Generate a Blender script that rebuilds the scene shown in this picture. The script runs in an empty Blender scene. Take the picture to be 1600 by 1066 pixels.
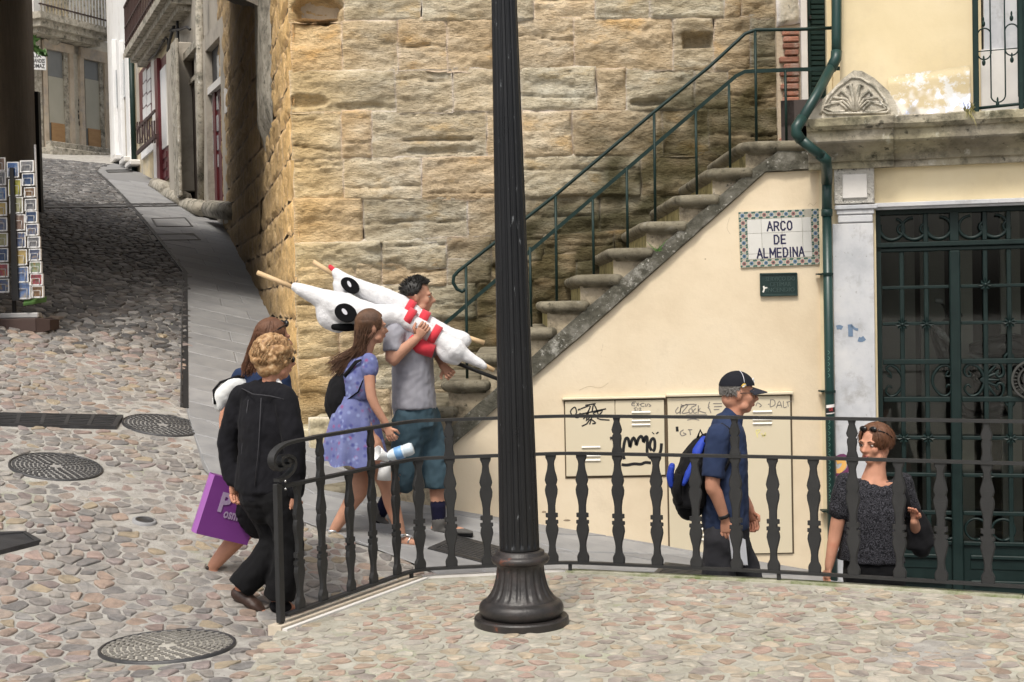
import bpy, bmesh, math, random
from mathutils import Vector, Matrix, noise
random.seed(7)
SC = bpy.context.scene
COL = SC.collection
PI = math.pi
def V(*a): return Vector(a)

# ------------------------------------------------------------ camera, world, sun, exposure
F = 2200.0; CAMZ = 1.7; ROLL = 0.0205
_p = math.atan(62.0 / F)
_fw = V(0, math.cos(_p), -math.sin(_p)); _up = V(0, math.sin(_p), math.cos(_p)); _rt = V(1, 0, 0)
C_R = _rt * math.cos(ROLL) - _up * math.sin(ROLL)
C_U = _up * math.cos(ROLL) + _rt * math.sin(ROLL)
cam = bpy.data.objects.new('camera', bpy.data.cameras.new('camera')); COL.objects.link(cam)
cam.matrix_world = Matrix(((C_R.x, C_U.x, -_fw.x, 0), (C_R.y, C_U.y, -_fw.y, 0), (C_R.z, C_U.z, -_fw.z, CAMZ), (0, 0, 0, 1)))
cam.data.sensor_width = 36; cam.data.lens = 36 * F / 1600
cam.data.clip_start = 0.1; cam.data.clip_end = 600
SC.camera = cam
CP = V(0, 0, CAMZ)

world = bpy.data.worlds.new('World'); SC.world = world; world.use_nodes = True
_n = world.node_tree.nodes; _l = world.node_tree.links
_bg = _n['Background']; _sky = _n.new('ShaderNodeTexSky'); _sky.sky_type = 'NISHITA'; _sky.sun_disc = False
SUN_EL, SUN_AZ = math.radians(58), math.radians(200)
_sky.sun_elevation = SUN_EL; _sky.sun_rotation = SUN_AZ
_sky.air_density = 1.0; _sky.dust_density = 6.0; _sky.ozone_density = 0.6
_hs = _n.new('ShaderNodeHueSaturation'); _hs.inputs['Saturation'].default_value = 0.35
_l.new(_sky.outputs[0], _hs.inputs['Color']); _l.new(_hs.outputs[0], _bg.inputs['Color'])
_bg.inputs['Strength'].default_value = 0.1
sun = bpy.data.objects.new('sun', bpy.data.lights.new('sun', 'SUN')); COL.objects.link(sun)
sun.data.energy = 1.5; sun.data.angle = math.radians(10); sun.data.color = (1.0, 0.93, 0.82)
_sd = V(math.sin(SUN_AZ) * math.cos(SUN_EL), math.cos(SUN_AZ) * math.cos(SUN_EL), math.sin(SUN_EL))
sun.rotation_euler = _sd.to_track_quat('Z', 'Y').to_euler()
SC.view_settings.view_transform = 'Standard'; SC.view_settings.look = 'None'
SC.view_settings.exposure = 0.66; SC.view_settings.gamma = 1.0; SC.view_settings.use_curve_mapping = False

# ------------------------------------------------------------ helpers
def ray(px, py): return (C_R * ((px - 800) / F) + C_U * ((533 - py) / F) + _fw)
def P(px, py, Y):                       # point of the place seen at that spot of the photograph, at depth Y
    d = ray(px, py); return CP + d * (Y / d.y)
def onplane(px, py, o, n):
    d = ray(px, py); return CP + d * ((o - CP).dot(n) / d.dot(n))
def proj(p):
    q = p - CP; w = q.dot(_fw)
    return 800 + F * q.dot(C_R) / w, 533 - F * q.dot(C_U) / w, w
def lerp(a, b, t): return a + (b - a) * t
def smooth(a, b, x):
    t = min(1, max(0, (x - a) / (b - a))); return t * t * (3 - 2 * t)
def nz(x, y=0, z=0): return noise.noise(V(x, y, z))

def cat(q, k=4):
    out = []
    for i in range(len(q) - 1):
        for t in range(k):
            f = t / k; p0 = q[max(i - 1, 0)]; p1 = q[i]; p2 = q[i + 1]; p3 = q[min(i + 2, len(q) - 1)]
            out.append(.5 * (2 * p1 + (p2 - p0) * f + (2 * p0 - 5 * p1 + 4 * p2 - p3) * f * f + (3 * p1 - p0 - 3 * p2 + p3) * f ** 3))
    return out + [q[-1]]
WM = {}
def tag(o, label=None, cat=None, group=None, kind=None):
    if label: o['label'] = label
    if cat: o['category'] = cat
    if group: o['group'] = group
    if kind: o['kind'] = kind
    return o
def thing(name, label, cat, loc=(0, 0, 0), rz=0.0, group=None, kind=None):
    o = bpy.data.objects.new(name, None); COL.objects.link(o)
    o.location = loc; o.rotation_euler = (0, 0, rz); o.empty_display_size = 0.1
    WM[o.name] = Matrix.Translation(Vector(loc)) @ Matrix.Rotation(rz, 4, 'Z')
    return tag(o, label, cat, group, kind)
def wm(o): return WM.get(o.name, Matrix.Identity(4)) if o else Matrix.Identity(4)

class MB:
    """collects faces, in place coordinates (after mx), and links them as ONE mesh object"""
    def __init__(s, mx=None): s.v = []; s.f = []; s.c = None; s.mx = mx or Matrix.Identity(4); s.sm = set()
    def add(s, vs, fs, smooth=False, col=None):
        b = len(s.v); s.v += [s.mx @ Vector(p) for p in vs]
        if smooth: s.sm.update(range(len(s.f), len(s.f) + len(fs)))
        s.f += [tuple(i + b for i in f) for f in fs]
        if col is not None or s.c is not None:
            if s.c is None: s.c = [(1, 1, 1, 1)] * b
            s.c += [tuple(col or (1, 1, 1)) + (1,)] * len(vs)
        return s
    def box(s, a, b, bev=0, col=None):
        x0, x1 = sorted((a[0], b[0])); y0, y1 = sorted((a[1], b[1])); z0, z1 = sorted((a[2], b[2]))
        bev = min(bev, (x1 - x0) * .45, (y1 - y0) * .45, (z1 - z0) * .45)
        if bev <= 0:
            return s.add([(x, y, z) for z in (z0, z1) for y in (y0, y1) for x in (x0, x1)],
                         [(0, 2, 3, 1), (4, 5, 7, 6), (0, 1, 5, 4), (2, 6, 7, 3), (0, 4, 6, 2), (1, 3, 7, 5)], col=col)
        vs = []; ix = {}
        def q(x, y, z):
            vs.append((x, y, z)); return len(vs) - 1
        X = (x0, x1); Y = (y0, y1); Z = (z0, z1); sg = (1, -1)
        for i in (0, 1):
            for j in (0, 1):
                for k in (0, 1):
                    ix[i, j, k, 0] = q(X[i], Y[j] + sg[j] * bev, Z[k] + sg[k] * bev)
                    ix[i, j, k, 1] = q(X[i] + sg[i] * bev, Y[j], Z[k] + sg[k] * bev)
                    ix[i, j, k, 2] = q(X[i] + sg[i] * bev, Y[j] + sg[j] * bev, Z[k])
        fs = []
        for i in (0, 1):
            f = [ix[i, 0, 0, 0], ix[i, 1, 0, 0], ix[i, 1, 1, 0], ix[i, 0, 1, 0]]; fs.append(f if i else f[::-1])
            f = [ix[0, i, 0, 1], ix[1, i, 0, 1], ix[1, i, 1, 1], ix[0, i, 1, 1]]; fs.append(f[::-1] if i else f)
            f = [ix[0, 0, i, 2], ix[1, 0, i, 2], ix[1, 1, i, 2], ix[0, 1, i, 2]]; fs.append(f if i else f[::-1])
        for i in (0, 1):
            for j in (0, 1):
                fs.append([ix[i, j, 0, 0], ix[i, j, 0, 1], ix[i, j, 1, 1], ix[i, j, 1, 0]])
                fs.append([ix[i, 0, j, 0], ix[i, 0, j, 2], ix[i, 1, j, 2], ix[i, 1, j, 0]])
                fs.append([ix[0, i, j, 1], ix[0, i, j, 2], ix[1, i, j, 2], ix[1, i, j, 1]])
                for k in (0, 1): fs.append([ix[i, j, k, 0], ix[i, j, k, 1], ix[i, j, k, 2]])
        return s.add(vs, fs, col=col)
    def tube(s, pts, r, n=10, caps=True, closed=False, flat=1.0, upv=None, smooth=True, col=None):
        """r: number or list of numbers / (ra, rb) pairs"""
        pts = [Vector(p) for p in pts]; m = len(pts)
        rr = r if isinstance(r, (list, tuple)) else [r] * m
        vs = []; prev = None
        for i, p in enumerate(pts):
            if closed: t = pts[(i + 1) % m] - pts[i - 1]
            else: t = pts[min(i + 1, m - 1)] - pts[max(i - 1, 0)]
            t = t.normalized() if t.length > 1e-9 else V(0, 0, 1)
            if prev is None:
                u = Vector(upv) if upv is not None else (V(0, 0, 1) if abs(t.z) < .9 else V(0, 1, 0))
            else: u = prev
            u = u - t * u.dot(t)
            if u.length < 1e-6: u = t.orthogonal()
            u.normalize(); w = t.cross(u); prev = u
            ra, rb = rr[i] if isinstance(rr[i], (list, tuple)) else (rr[i], rr[i] * flat)
            for k in range(n):
                a = 2 * PI * k / n; vs.append(p + u * (math.cos(a) * ra) + w * (math.sin(a) * rb))
        fs = []
        for i in range(m if closed else m - 1):
            j = (i + 1) % m
            for k in range(n):
                k2 = (k + 1) % n; fs.append((i * n + k, i * n + k2, j * n + k2, j * n + k))
        if caps and not closed:
            fs.append(tuple(range(n))[::-1]); fs.append(tuple(range((m - 1) * n, m * n)))
        return s.add(vs, fs, smooth=smooth, col=col)
    def bar(s, pts, w, h, upv=(0, 0, 1), col=None):      # rectangular section along a path: w sideways, h along upv
        pts = [Vector(p) for p in pts]; m = len(pts); vs = []
        for i, p in enumerate(pts):
            t = (pts[min(i + 1, m - 1)] - pts[max(i - 1, 0)]).normalized()
            u = Vector(upv); u = (u - t * u.dot(t)).normalized(); x = t.cross(u)
            vs += [p + x * w / 2 + u * h / 2, p - x * w / 2 + u * h / 2, p - x * w / 2 - u * h / 2, p + x * w / 2 - u * h / 2]
        fs = [(0, 1, 2, 3), tuple(4 * (m - 1) + k for k in (3, 2, 1, 0))]
        for i in range(m - 1):
            for k in range(4):
                k2 = (k + 1) % 4; fs.append((4 * i + k, 4 * (i + 1) + k, 4 * (i + 1) + k2, 4 * i + k2))
        return s.add(vs, fs, col=col)
    def lathe(s, prof, c=(0, 0, 0), n=32, flute=None, smooth=True, cap=True, col=None):
        vs = []
        for r, z in prof:
            for k in range(n):
                a = 2 * PI * k / n; q = r
                if flute: q = r * flute(a, z)
                vs.append((c[0] + q * math.cos(a), c[1] + q * math.sin(a), c[2] + z))
        fs = [(i * n + k, i * n + (k + 1) % n, (i + 1) * n + (k + 1) % n, (i + 1) * n + k) for i in range(len(prof) - 1) for k in range(n)]
        if cap: fs += [tuple(range(n))[::-1], tuple(range((len(prof) - 1) * n, len(prof) * n))]
        return s.add(vs, fs, smooth=smooth, col=col)
    def prism(s, poly, d, col=None):                      # polygon (3-D points) pushed along vector d
        d = Vector(d); n = len(poly); a = [Vector(p) for p in poly]
        nr = sum(((a[i] - a[0]).cross(a[(i + 1) % n] - a[0]) for i in range(n)), V(0, 0, 0))
        if nr.dot(d) > 0: a.reverse()
        fs = [tuple(range(n)), tuple(range(n, 2 * n))[::-1]] + [(i, i + n, (i + 1) % n + n, (i + 1) % n) for i in range(n)]
        return s.add(a + [p + d for p in a], fs, col=col)
    def ball(s, c, r, nu=14, nv=9, col=None, mx=None):
        rx, ry, rz = r if isinstance(r, (list, tuple)) else (r, r, r); vs = []
        for j in range(nv + 1):
            t = PI * j / nv
            for k in range(nu):
                a = 2 * PI * k / nu; q = V(rx * math.sin(t) * math.cos(a), ry * math.sin(t) * math.sin(a), -rz * math.cos(t))
                if mx: q = mx @ q
                vs.append(Vector(c) + q)
        fs = [(j * nu + k, j * nu + (k + 1) % nu, (j + 1) * nu + (k + 1) % nu, (j + 1) * nu + k) for j in range(nv) for k in range(nu)]
        return s.add(vs, fs, smooth=True, col=col)
    def grid(s, fn, nu, nv, smooth=True, colfn=None, closed_u=False):
        vs = [fn(i / nu, j / nv) for j in range(nv + 1) for i in range(nu + 1)]; w = nu + 1
        fs = [(j * w + i, j * w + i + 1, (j + 1) * w + i + 1, (j + 1) * w + i) for j in range(nv) for i in range(nu)]
        b = len(s.v); s.add(vs, fs, smooth=smooth)
        if colfn:
            if s.c is None: s.c = [(1, 1, 1, 1)] * b
            else: s.c = s.c[:b]
            s.c = s.c[:b] + [tuple(colfn(p)) + (1,) for p in s.v[b:]]
        return s
    def mesh(s, name, inv=None):
        me = bpy.data.meshes.new(name)
        vs = [inv @ p for p in s.v] if inv is not None else s.v
        me.from_pydata([tuple(p) for p in vs], [], s.f)
        if s.c is not None:
            s.c += [(1, 1, 1, 1)] * (len(s.v) - len(s.c))
            at = me.color_attributes.new('Col', 'FLOAT_COLOR', 'POINT')
            at.data.foreach_set('color', [x for c in s.c for x in c])
        if s.sm:
            me.polygons.foreach_set('use_smooth', [i in s.sm for i in range(len(s.f))])
        me.update(); return me
    def build(s, name, m, parent=None, kind=None, label=None, auto=None):
        if m and m.get('vcol') and s.c is None: s.c = [(1, 1, 1, 1)] * len(s.v)
        me = s.mesh(name, wm(parent).inverted() if parent else None)
        if m: me.materials.append(m)
        o = bpy.data.objects.new(name, me); COL.objects.link(o)
        if parent: o.parent = parent; WM[o.name] = wm(parent)
        if auto: me.set_sharp_from_angle(angle=math.radians(auto))
        return tag(o, label, None, None, kind)

def remesh(mbs, vox, it=6, fac=.5):
    """union of overlapping closed lumps as one continuous skin; returns an MB"""
    me = mbs.mesh('tmp'); o = bpy.data.objects.new('tmp', me); COL.objects.link(o)
    r = o.modifiers.new('r', 'REMESH'); r.mode = 'VOXEL'; r.voxel_size = vox
    if it:
        k = o.modifiers.new('s', 'SMOOTH'); k.iterations = it; k.factor = fac
    dg = bpy.context.evaluated_depsgraph_get(); ev = o.evaluated_get(dg); m2 = ev.to_mesh()
    out = MB(); out.v = [v.co.copy() for v in m2.vertices]; out.f = [tuple(p.vertices) for p in m2.polygons]; out.sm = set(range(len(out.f)))
    ev.to_mesh_clear(); bpy.data.objects.remove(o); bpy.data.meshes.remove(me)
    return out

def dup(o, parent=None, mx=None):
    c = o.copy(); COL.objects.link(c)
    if parent: c.parent = parent
    for ch in o.children: dup(ch, c)
    return c

# ------------------------------------------------------------ materials
def M(name, cols, scale=4.0, rough=.7, bump=.25, bscale=None, metal=0.0, vcol=False, rnd=0.0, stretch=(1, 1, 1), dirt=None,
      dscale=2.0, dlo=.5, dhi=.7, spec=.5, bdist=.01, vor=None, rvar=.1, detail=6, sheen=0, sss=0, marks=()):
    if len(cols) == 1: cols = [tuple(c * .94 for c in cols[0]), tuple(c * 1.06 for c in cols[0])]
    m = bpy.data.materials.new(name); m.use_nodes = True; nt = m.node_tree; N = nt.nodes; L = nt.links
    b = N['Principled BSDF']; tc = N.new('ShaderNodeTexCoord'); mp = N.new('ShaderNodeMapping'); mp.inputs['Scale'].default_value = stretch
    oi = N.new('ShaderNodeObjectInfo'); mu = N.new('ShaderNodeMath'); mu.operation = 'MULTIPLY'; mu.inputs[1].default_value = 17.0
    L.new(oi.outputs['Random'], mu.inputs[0]); L.new(tc.outputs['Object'], mp.inputs['Vector'])
    ad = N.new('ShaderNodeVectorMath'); ad.operation = 'ADD'; L.new(mp.outputs[0], ad.inputs[0]); L.new(mu.outputs[0], ad.inputs[1]); vec = ad.outputs[0]
    n1 = N.new('ShaderNodeTexNoise'); n1.inputs['Scale'].default_value = scale; n1.inputs['Detail'].default_value = detail; n1.inputs['Roughness'].default_value = .62
    L.new(vec, n1.inputs['Vector'])
    cr = N.new('ShaderNodeValToRGB'); el = cr.color_ramp.elements; k = len(cols)
    while len(el) < k: el.new(.5)
    for i, c in enumerate(cols):
        el[i].position = .5 if k == 1 else .3 + .4 * i / (k - 1); el[i].color = tuple(c) + (1,)
    L.new(n1.outputs['Fac'], cr.inputs['Fac']); out = cr.outputs['Color']
    def mix(a, bb, fac, typ='MIX'):
        x = N.new('ShaderNodeMix'); x.data_type = 'RGBA'; x.blend_type = typ
        for sk, val in ((x.inputs[0], fac), (x.inputs[6], a), (x.inputs[7], bb)):
            if hasattr(val, 'is_output'): L.new(val, sk)
            elif isinstance(val, (tuple, list)): sk.default_value = tuple(val) + (1,)
            else: sk.default_value = val
        return x.outputs[2]
    if rnd:
        mr = N.new('ShaderNodeMapRange'); mr.inputs[3].default_value = 1 - rnd; mr.inputs[4].default_value = 1 + rnd
        L.new(oi.outputs['Random'], mr.inputs[0]); vm = N.new('ShaderNodeVectorMath'); vm.operation = 'SCALE'
        L.new(out, vm.inputs[0]); L.new(mr.outputs[0], vm.inputs['Scale']); out = vm.outputs[0]
    if dirt:
        n2 = N.new('ShaderNodeTexNoise'); n2.inputs['Scale'].default_value = dscale; n2.inputs['Detail'].default_value = 8; n2.inputs['Roughness'].default_value = .7
        L.new(vec, n2.inputs['Vector']); mr = N.new('ShaderNodeMapRange'); mr.inputs[1].default_value = dlo; mr.inputs[2].default_value = dhi
        L.new(n2.outputs['Fac'], mr.inputs[0]); out = mix(out, dirt, mr.outputs[0])
    for (mc, ms, mlo, mhi, mst) in marks:                # small marks: colour, scale, threshold, stretch
        mp2 = N.new('ShaderNodeMapping'); mp2.inputs['Scale'].default_value = mst; L.new(vec, mp2.inputs['Vector'])
        n2 = N.new('ShaderNodeTexNoise'); n2.inputs['Scale'].default_value = ms; n2.inputs['Detail'].default_value = 5; n2.inputs['Roughness'].default_value = .6
        L.new(mp2.outputs[0], n2.inputs['Vector']); mr = N.new('ShaderNodeMapRange'); mr.inputs[1].default_value = mlo; mr.inputs[2].default_value = mhi; mr.inputs[4].default_value = .85
        L.new(n2.outputs['Fac'], mr.inputs[0]); out = mix(out, mc, mr.outputs[0])
    if vcol:
        m['vcol'] = 1; at = N.new('ShaderNodeAttribute'); at.attribute_name = 'Col'; out = mix(out, at.outputs['Color'], 1.0, 'MULTIPLY')
    L.new(out, b.inputs['Base Color'])
    b.inputs['Metallic'].default_value = metal; b.inputs['Specular IOR Level'].default_value = spec
    if sheen: b.inputs['Sheen Weight'].default_value = sheen
    if sss: b.inputs['Subsurface Weight'].default_value = sss; b.inputs['Subsurface Radius'].default_value = (.012, .005, .003)
    rr = N.new('ShaderNodeMapRange'); rr.inputs[3].default_value = max(0, rough - rvar); rr.inputs[4].default_value = min(1, rough + rvar)
    L.new(n1.outputs['Fac'], rr.inputs[0]); L.new(rr.outputs[0], b.inputs['Roughness'])
    if bump:
        n3 = N.new('ShaderNodeTexNoise'); n3.inputs['Scale'].default_value = bscale or scale * 6; n3.inputs['Detail'].default_value = 8; n3.inputs['Roughness'].default_value = .65
        L.new(vec, n3.inputs['Vector']); h = n3.outputs['Fac']
        if vor:
            vo = N.new('ShaderNodeTexVoronoi'); vo.inputs['Scale'].default_value = vor; L.new(vec, vo.inputs['Vector'])
            am = N.new('ShaderNodeMath'); am.operation = 'ADD'; L.new(h, am.inputs[0]); L.new(vo.outputs['Distance'], am.inputs[1]); h = am.outputs[0]
        bp = N.new('ShaderNodeBump'); bp.inputs['Strength'].default_value = bump; bp.inputs['Distance'].default_value = bdist
        L.new(h, bp.inputs['Height']); L.new(bp.outputs[0], b.inputs['Normal'])
    return m

MT = {}
MT['sandstone'] = M('sandstone', [(.40, .32, .205), (.54, .45, .315), (.63, .56, .43)], 3.2, .9, 1.0, 26, vcol=True, rnd=.08, stretch=(1, 1, 2.2), dirt=(.30, .22, .12), dscale=5, dlo=.56, dhi=.80, bdist=.03, spec=.15, marks=(((.58, .40, .19), 2.2, .57, .72, (1, 1, 1)), ((.27, .225, .165), 8, .60, .74, (1, 1, 3)), ((.19, .145, .09), 32, .58, .68, (1, 1, 2.2)), ((.11, .085, .055), 75, .62, .69, (1, 1, 1.5))))
MT['wall_mortar'] = M('wall_mortar', [(.42, .345, .25), (.50, .425, .33)], 9, .95, .7, 40, vcol=True, spec=.15, bdist=.015)
MT['rubble'] = M('rubble_stone', [(.30, .23, .14), (.46, .36, .22), (.56, .46, .31)], 3.0, .92, 1.0, 12, vcol=True, rnd=.1, dirt=(.14, .115, .09), dscale=3, dlo=.52, dhi=.72, bdist=.04, spec=.2)
MT['cream'] = M('cream_plaster', [(.66, .545, .385), (.74, .625, .455), (.78, .675, .51)], 1.3, .85, .5, 11, spec=.25, bdist=.008, dirt=(.58, .47, .33), dscale=2.6, dlo=.55, dhi=.88, marks=(((.50, .40, .28), 22, .70, .78, (1, 1, .35)), ((.42, .33, .22), 60, .76, .80, (1, 1, 1))))
MT['cream2'] = M('upper_plaster', [(.66, .55, .34), (.72, .61, .40), (.76, .66, .46)], 1.2, .85, .3, 12, spec=.25, bdist=.006, dirt=(.6, .5, .33), dscale=1.5, dlo=.55, dhi=.8)
MT['cream_metal'] = M('cream_metal', [(.66, .58, .42), (.70, .62, .46)], 2, .55, .06, 30, dirt=(.5, .42, .29), dscale=4, dlo=.6, dhi=.85, bdist=.004)
MT['weathered'] = M('weathered_stone', [(.22, .20, .165), (.38, .35, .29), (.52, .48, .41)], 5, .9, .7, 30, vcol=True, dirt=(.075, .075, .06), dscale=4.5, dlo=.50, dhi=.68, bdist=.015, spec=.2, marks=(((.06, .058, .05), 15, .60, .68, (1, 1, 1)), ((.60, .59, .56), 10, .62, .70, (1, 1, .7))))
MT['step'] = M('step_stone', [(.30, .275, .21), (.42, .39, .31), (.50, .47, .38)], 5, .88, .7, 34, vcol=True, dirt=(.085, .08, .06), dscale=6, dlo=.48, dhi=.70, marks=(((.52, .50, .44), 13, .60, .68, (1, 1, 1)), ((.07, .07, .055), 26, .62, .70, (1, 1, 1))), bdist=.012, spec=.2)
MT['moss_stone'] = M('mossy_stone', [(.045, .045, .035), (.10, .095, .075), (.22, .21, .18)], 7, .92, .9, 26, dirt=(.36, .35, .31), dscale=9, dlo=.58, dhi=.70, bdist=.02, spec=.2, marks=(((.42, .41, .37), 34, .62, .68, (1, 1, 1)),))
MT['marble'] = M('white_marble', [(.40, .415, .44), (.52, .53, .55), (.60, .60, .60)], 3.5, .65, .3, 20, dirt=(.30, .29, .28), dscale=4.5, dlo=.54, dhi=.74, bdist=.006, vcol=True, marks=(((.20, .19, .18), 40, .66, .74, (1, 1, .6)), ((.34, .34, .35), 14, .60, .75, (1, 1, .25))))
MT['green_iron'] = M('dark_green_iron', [(.005, .0135, .013), (.009, .022, .0205)], 8, .45, .12, 60, dirt=(.035, .05, .047), dscale=9, dlo=.62, dhi=.85, bdist=.004, spec=.3)
MT['green_rail'] = M('green_rail_paint', [(.006, .019, .017), (.011, .030, .026)], 8, .48, .1, 60, dirt=(.06, .075, .07), dscale=12, dlo=.62, dhi=.8, bdist=.003, spec=.25)
MT['green_pipe'] = M('green_pipe_paint', [(.005, .030, .026), (.008, .042, .036)], 5, .4, .05, 40, dirt=(.02, .035, .03), dscale=6, dlo=.55, dhi=.8)
MT['lamp'] = M('lamp_iron', [(.005, .0055, .007), (.009, .0095, .011)], 6, .30, .35, 60, dirt=(.16, .17, .18), dscale=30, dlo=.63, dhi=.70, bdist=.004, stretch=(1, 1, .35), spec=.45)
MT['lamp_base'] = M('lamp_base_iron', [(.014, .013, .013), (.026, .023, .022), (.040, .030, .028)], 9, .42, .5, 50, dirt=(.22, .065, .030), dscale=9, dlo=.62, dhi=.72, bdist=.006)
MT['iron'] = M('painted_iron', [(.013, .0135, .014), (.022, .0225, .023)], 10, .6, .45, 90, dirt=(.11, .11, .11), dscale=60, dlo=.70, dhi=.78, bdist=.004)
MT['mortar'] = M('street_mortar', [(.23, .215, .195), (.345, .33, .305), (.43, .415, .385)], 7, .92, .8, 60, spec=.2, bdist=.012, dirt=(.28, .30, .20), dscale=2.4, dlo=.56, dhi=.72, marks=(((.13, .12, .105), 40, .62, .70, (1, 1, 1)),))
MT['mortar2'] = M('platform_mortar', [(.26, .245, .20), (.37, .355, .30), (.45, .435, .38)], 7, .92, .8, 60, spec=.2, bdist=.012, dirt=(.31, .345, .20), dscale=2.4, dlo=.56, dhi=.74, marks=(((.15, .14, .11), 40, .62, .70, (1, 1, 1)),))
MT['cobble'] = M('cobble_stone', [(.72, .73, .74), (1, 1, 1), (1.25, 1.2, 1.14)], 14, .55, .8, 60, vcol=True, bdist=.010, rvar=.2, spec=.45, dirt=(.36, .345, .31), dscale=6, dlo=.56, dhi=.80)
MT['slab'] = M('paving_slab', [(.20, .203, .21), (.245, .247, .252), (.28, .28, .28)], 5, .62, .25, 60, rnd=.12, bdist=.005, dirt=(.15, .155, .16), dscale=7, dlo=.6, dhi=.8, rvar=.15)
MT['pave_base'] = M('pavement_base', [(.185, .185, .188), (.225, .225, .227)], 8, .8, .3, 70, bdist=.004)
MT['asph_joint'] = M('joint_dark', [(.03, .03, .032)], 8, .9, .2)
MT['kerb'] = M('kerb_stone', [(.50, .43, .33), (.60, .53, .43)], 6, .8, .4, 40, dirt=(.40, .33, .24), dscale=5, dlo=.55, dhi=.75, bdist=.006)
MT['white_stone'] = M('white_stone', [(.62, .60, .57), (.70, .68, .65)], 6, .8, .3, 40, bdist=.005)
MT['cast'] = M('cast_iron_cover', [(.045, .045, .047), (.085, .085, .088)], 12, .45, .4, 80, metal=.5, bdist=.004)
MT['black'] = M('black_paint', [(.010, .010, .011), (.016, .016, .017)], 8, .5, .1)
# ------------------------------------------------------------ ground
def plane_z(X, Y):
    X = min(4.2, max(X, -6.5 - max(0, Y - 15) * .5)); Yc = min(Y, 70)
    cx = lerp(.19, .105, smooth(16, 45, Yc))
    return .58 - cx * (X + 3.2) + .144 * (Yc - 10)
def H(X, Y):
    p = plane_z(X, Y); w = max(1 - smooth(7.2, 7.7, Y), 1 - smooth(-1.9, -1.2, X))
    f = -.005; k = .1; d = max(k - abs(p - f), 0) / k
    return lerp(p, max(p, f) + d * d * k / 4, w)
def gp(px, py, fn=None):
    d = ray(px, py); fn = fn or H; Y0 = 3.0; prev = None
    Y = Y0
    while Y < 90:
        q = CP + d * (Y / d.y); e = q.z - fn(q.x, q.y)
        if e < 0:
            lo, hi = Y - .1, Y
            for _ in range(25):
                m = (lo + hi) / 2; q = CP + d * (m / d.y)
                if q.z - fn(q.x, q.y) < 0: hi = m
                else: lo = m
            return q
        Y += .1
    return CP + d * (90 / d.y)
def pz(px, py, z):
    d = ray(px, py); return CP + d * ((z - CAMZ) / d.z)
def inpoly(x, y, poly):
    r = False; j = len(poly) - 1
    for i in range(len(poly)):
        xi, yi = poly[i][0], poly[i][1]; xj, yj = poly[j][0], poly[j][1]
        if (yi > y) != (yj > y) and x < (xj - xi) * (y - yi) / (yj - yi) + xi: r = not r
        j = i
    return r
def gmat(X, Y, rz=0, fn=None, dz=0):
    fn = fn or H; e = .05
    n = V(-(fn(X + e, Y) - fn(X - e, Y)) / (2 * e), -(fn(X, Y + e) - fn(X, Y - e)) / (2 * e), 1).normalized()
    x = V(math.cos(rz), math.sin(rz), 0); x = (x - n * x.dot(n)).normalized(); y = n.cross(x)
    return Matrix(((x.x, y.x, n.x, X), (x.y, y.y, n.y, Y), (x.z, y.z, n.z, fn(X, Y) + dz), (0, 0, 0, 1)))

# street sheet
def lines(a, b, n): return [a + (b - a) * i / n for i in range(n + 1)]
XS = [-90, -60, -40, -30, -24, -20, -17, -14.5, -12.5] + lines(-11, -6.2, 16) + lines(-6, 4.4, 90) + [5, 6, 8, 12, 20, 35, 60, 90]
YS = [-80, -50, -30, -18, -10, -5, -1, 2, 4] + lines(5, 14, 80) + lines(14.3, 30, 45) + lines(31, 50, 24) + [55, 60, 66, 72, 80, 100, 140]
mb = MB(); nx = len(XS)
mb.add([(x, y, H(x, y) + .012 * nz(x * 1.3, y * 1.3)) for y in YS for x in XS],
       [(j * nx + i, j * nx + i + 1, (j + 1) * nx + i + 1, (j + 1) * nx + i) for j in range(len(YS) - 1) for i in range(nx - 1)], smooth=True)
street = mb.build('street', MT['mortar'], kind='structure')

# raised platform in the foreground
EDGE = [pz(440, 976, 0), pz(643, 903, 0), pz(890, 891, 0), pz(1240, 908, 0), pz(1600, 931, 0)]
e_end = EDGE[-1] + (EDGE[-1] - EDGE[-2]).normalized() * 1.6
PLAT = [tuple(p.xy) for p in EDGE] + [tuple(e_end.xy), (e_end.x, 2.0), (-1.25, 2.0)]
mb = MB(); mb.prism([(x, y, 0) for x, y in PLAT], (0, 0, -1.6))
platform = mb.build('platform', MT['mortar2'], kind='structure')
def onplat(x, y): return inpoly(x, y, PLAT)
def HT(x, y): return .0 if onplat(x, y) else H(x, y)
# kerb on the left of the platform
kerb = bpy.data.objects.new('kerb', None); COL.objects.link(kerb); tag(kerb, kind='structure')
def strip(a, b, off, w, h, name, m):
    a = Vector(a); b = Vector(b); t = (b - a).normalized(); s = V(t.y, -t.x, 0); mb = MB()
    A = a + s * off; B = b + s * off
    mb.prism([A + V(0, 0, -.2), B + V(0, 0, -.2), B + V(0, 0, h), A + V(0, 0, h)], s * w); mb.build(name, m, kerb)
k0, k1, k2 = EDGE[0], EDGE[1], EDGE[2]
t01 = (k1 - k0).normalized(); kst = k0 - t01 * .12
for i in range(2):
    A = kst + (k1 - kst) * (i / 2); B = kst + (k1 - kst) * ((i + 1) / 2) - t01 * .006
    strip(A, B, .0, .085, .022, 'kerb_stone', MT['kerb'])
strip(kst, k1, .092, .03, .012, 'kerb_band', MT['white_stone'])
strip(k1 + V(.01, 0, 0), k2 - V(.02, 0, 0), .0, .05, .014, 'kerb_stone', MT['white_stone'])
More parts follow.
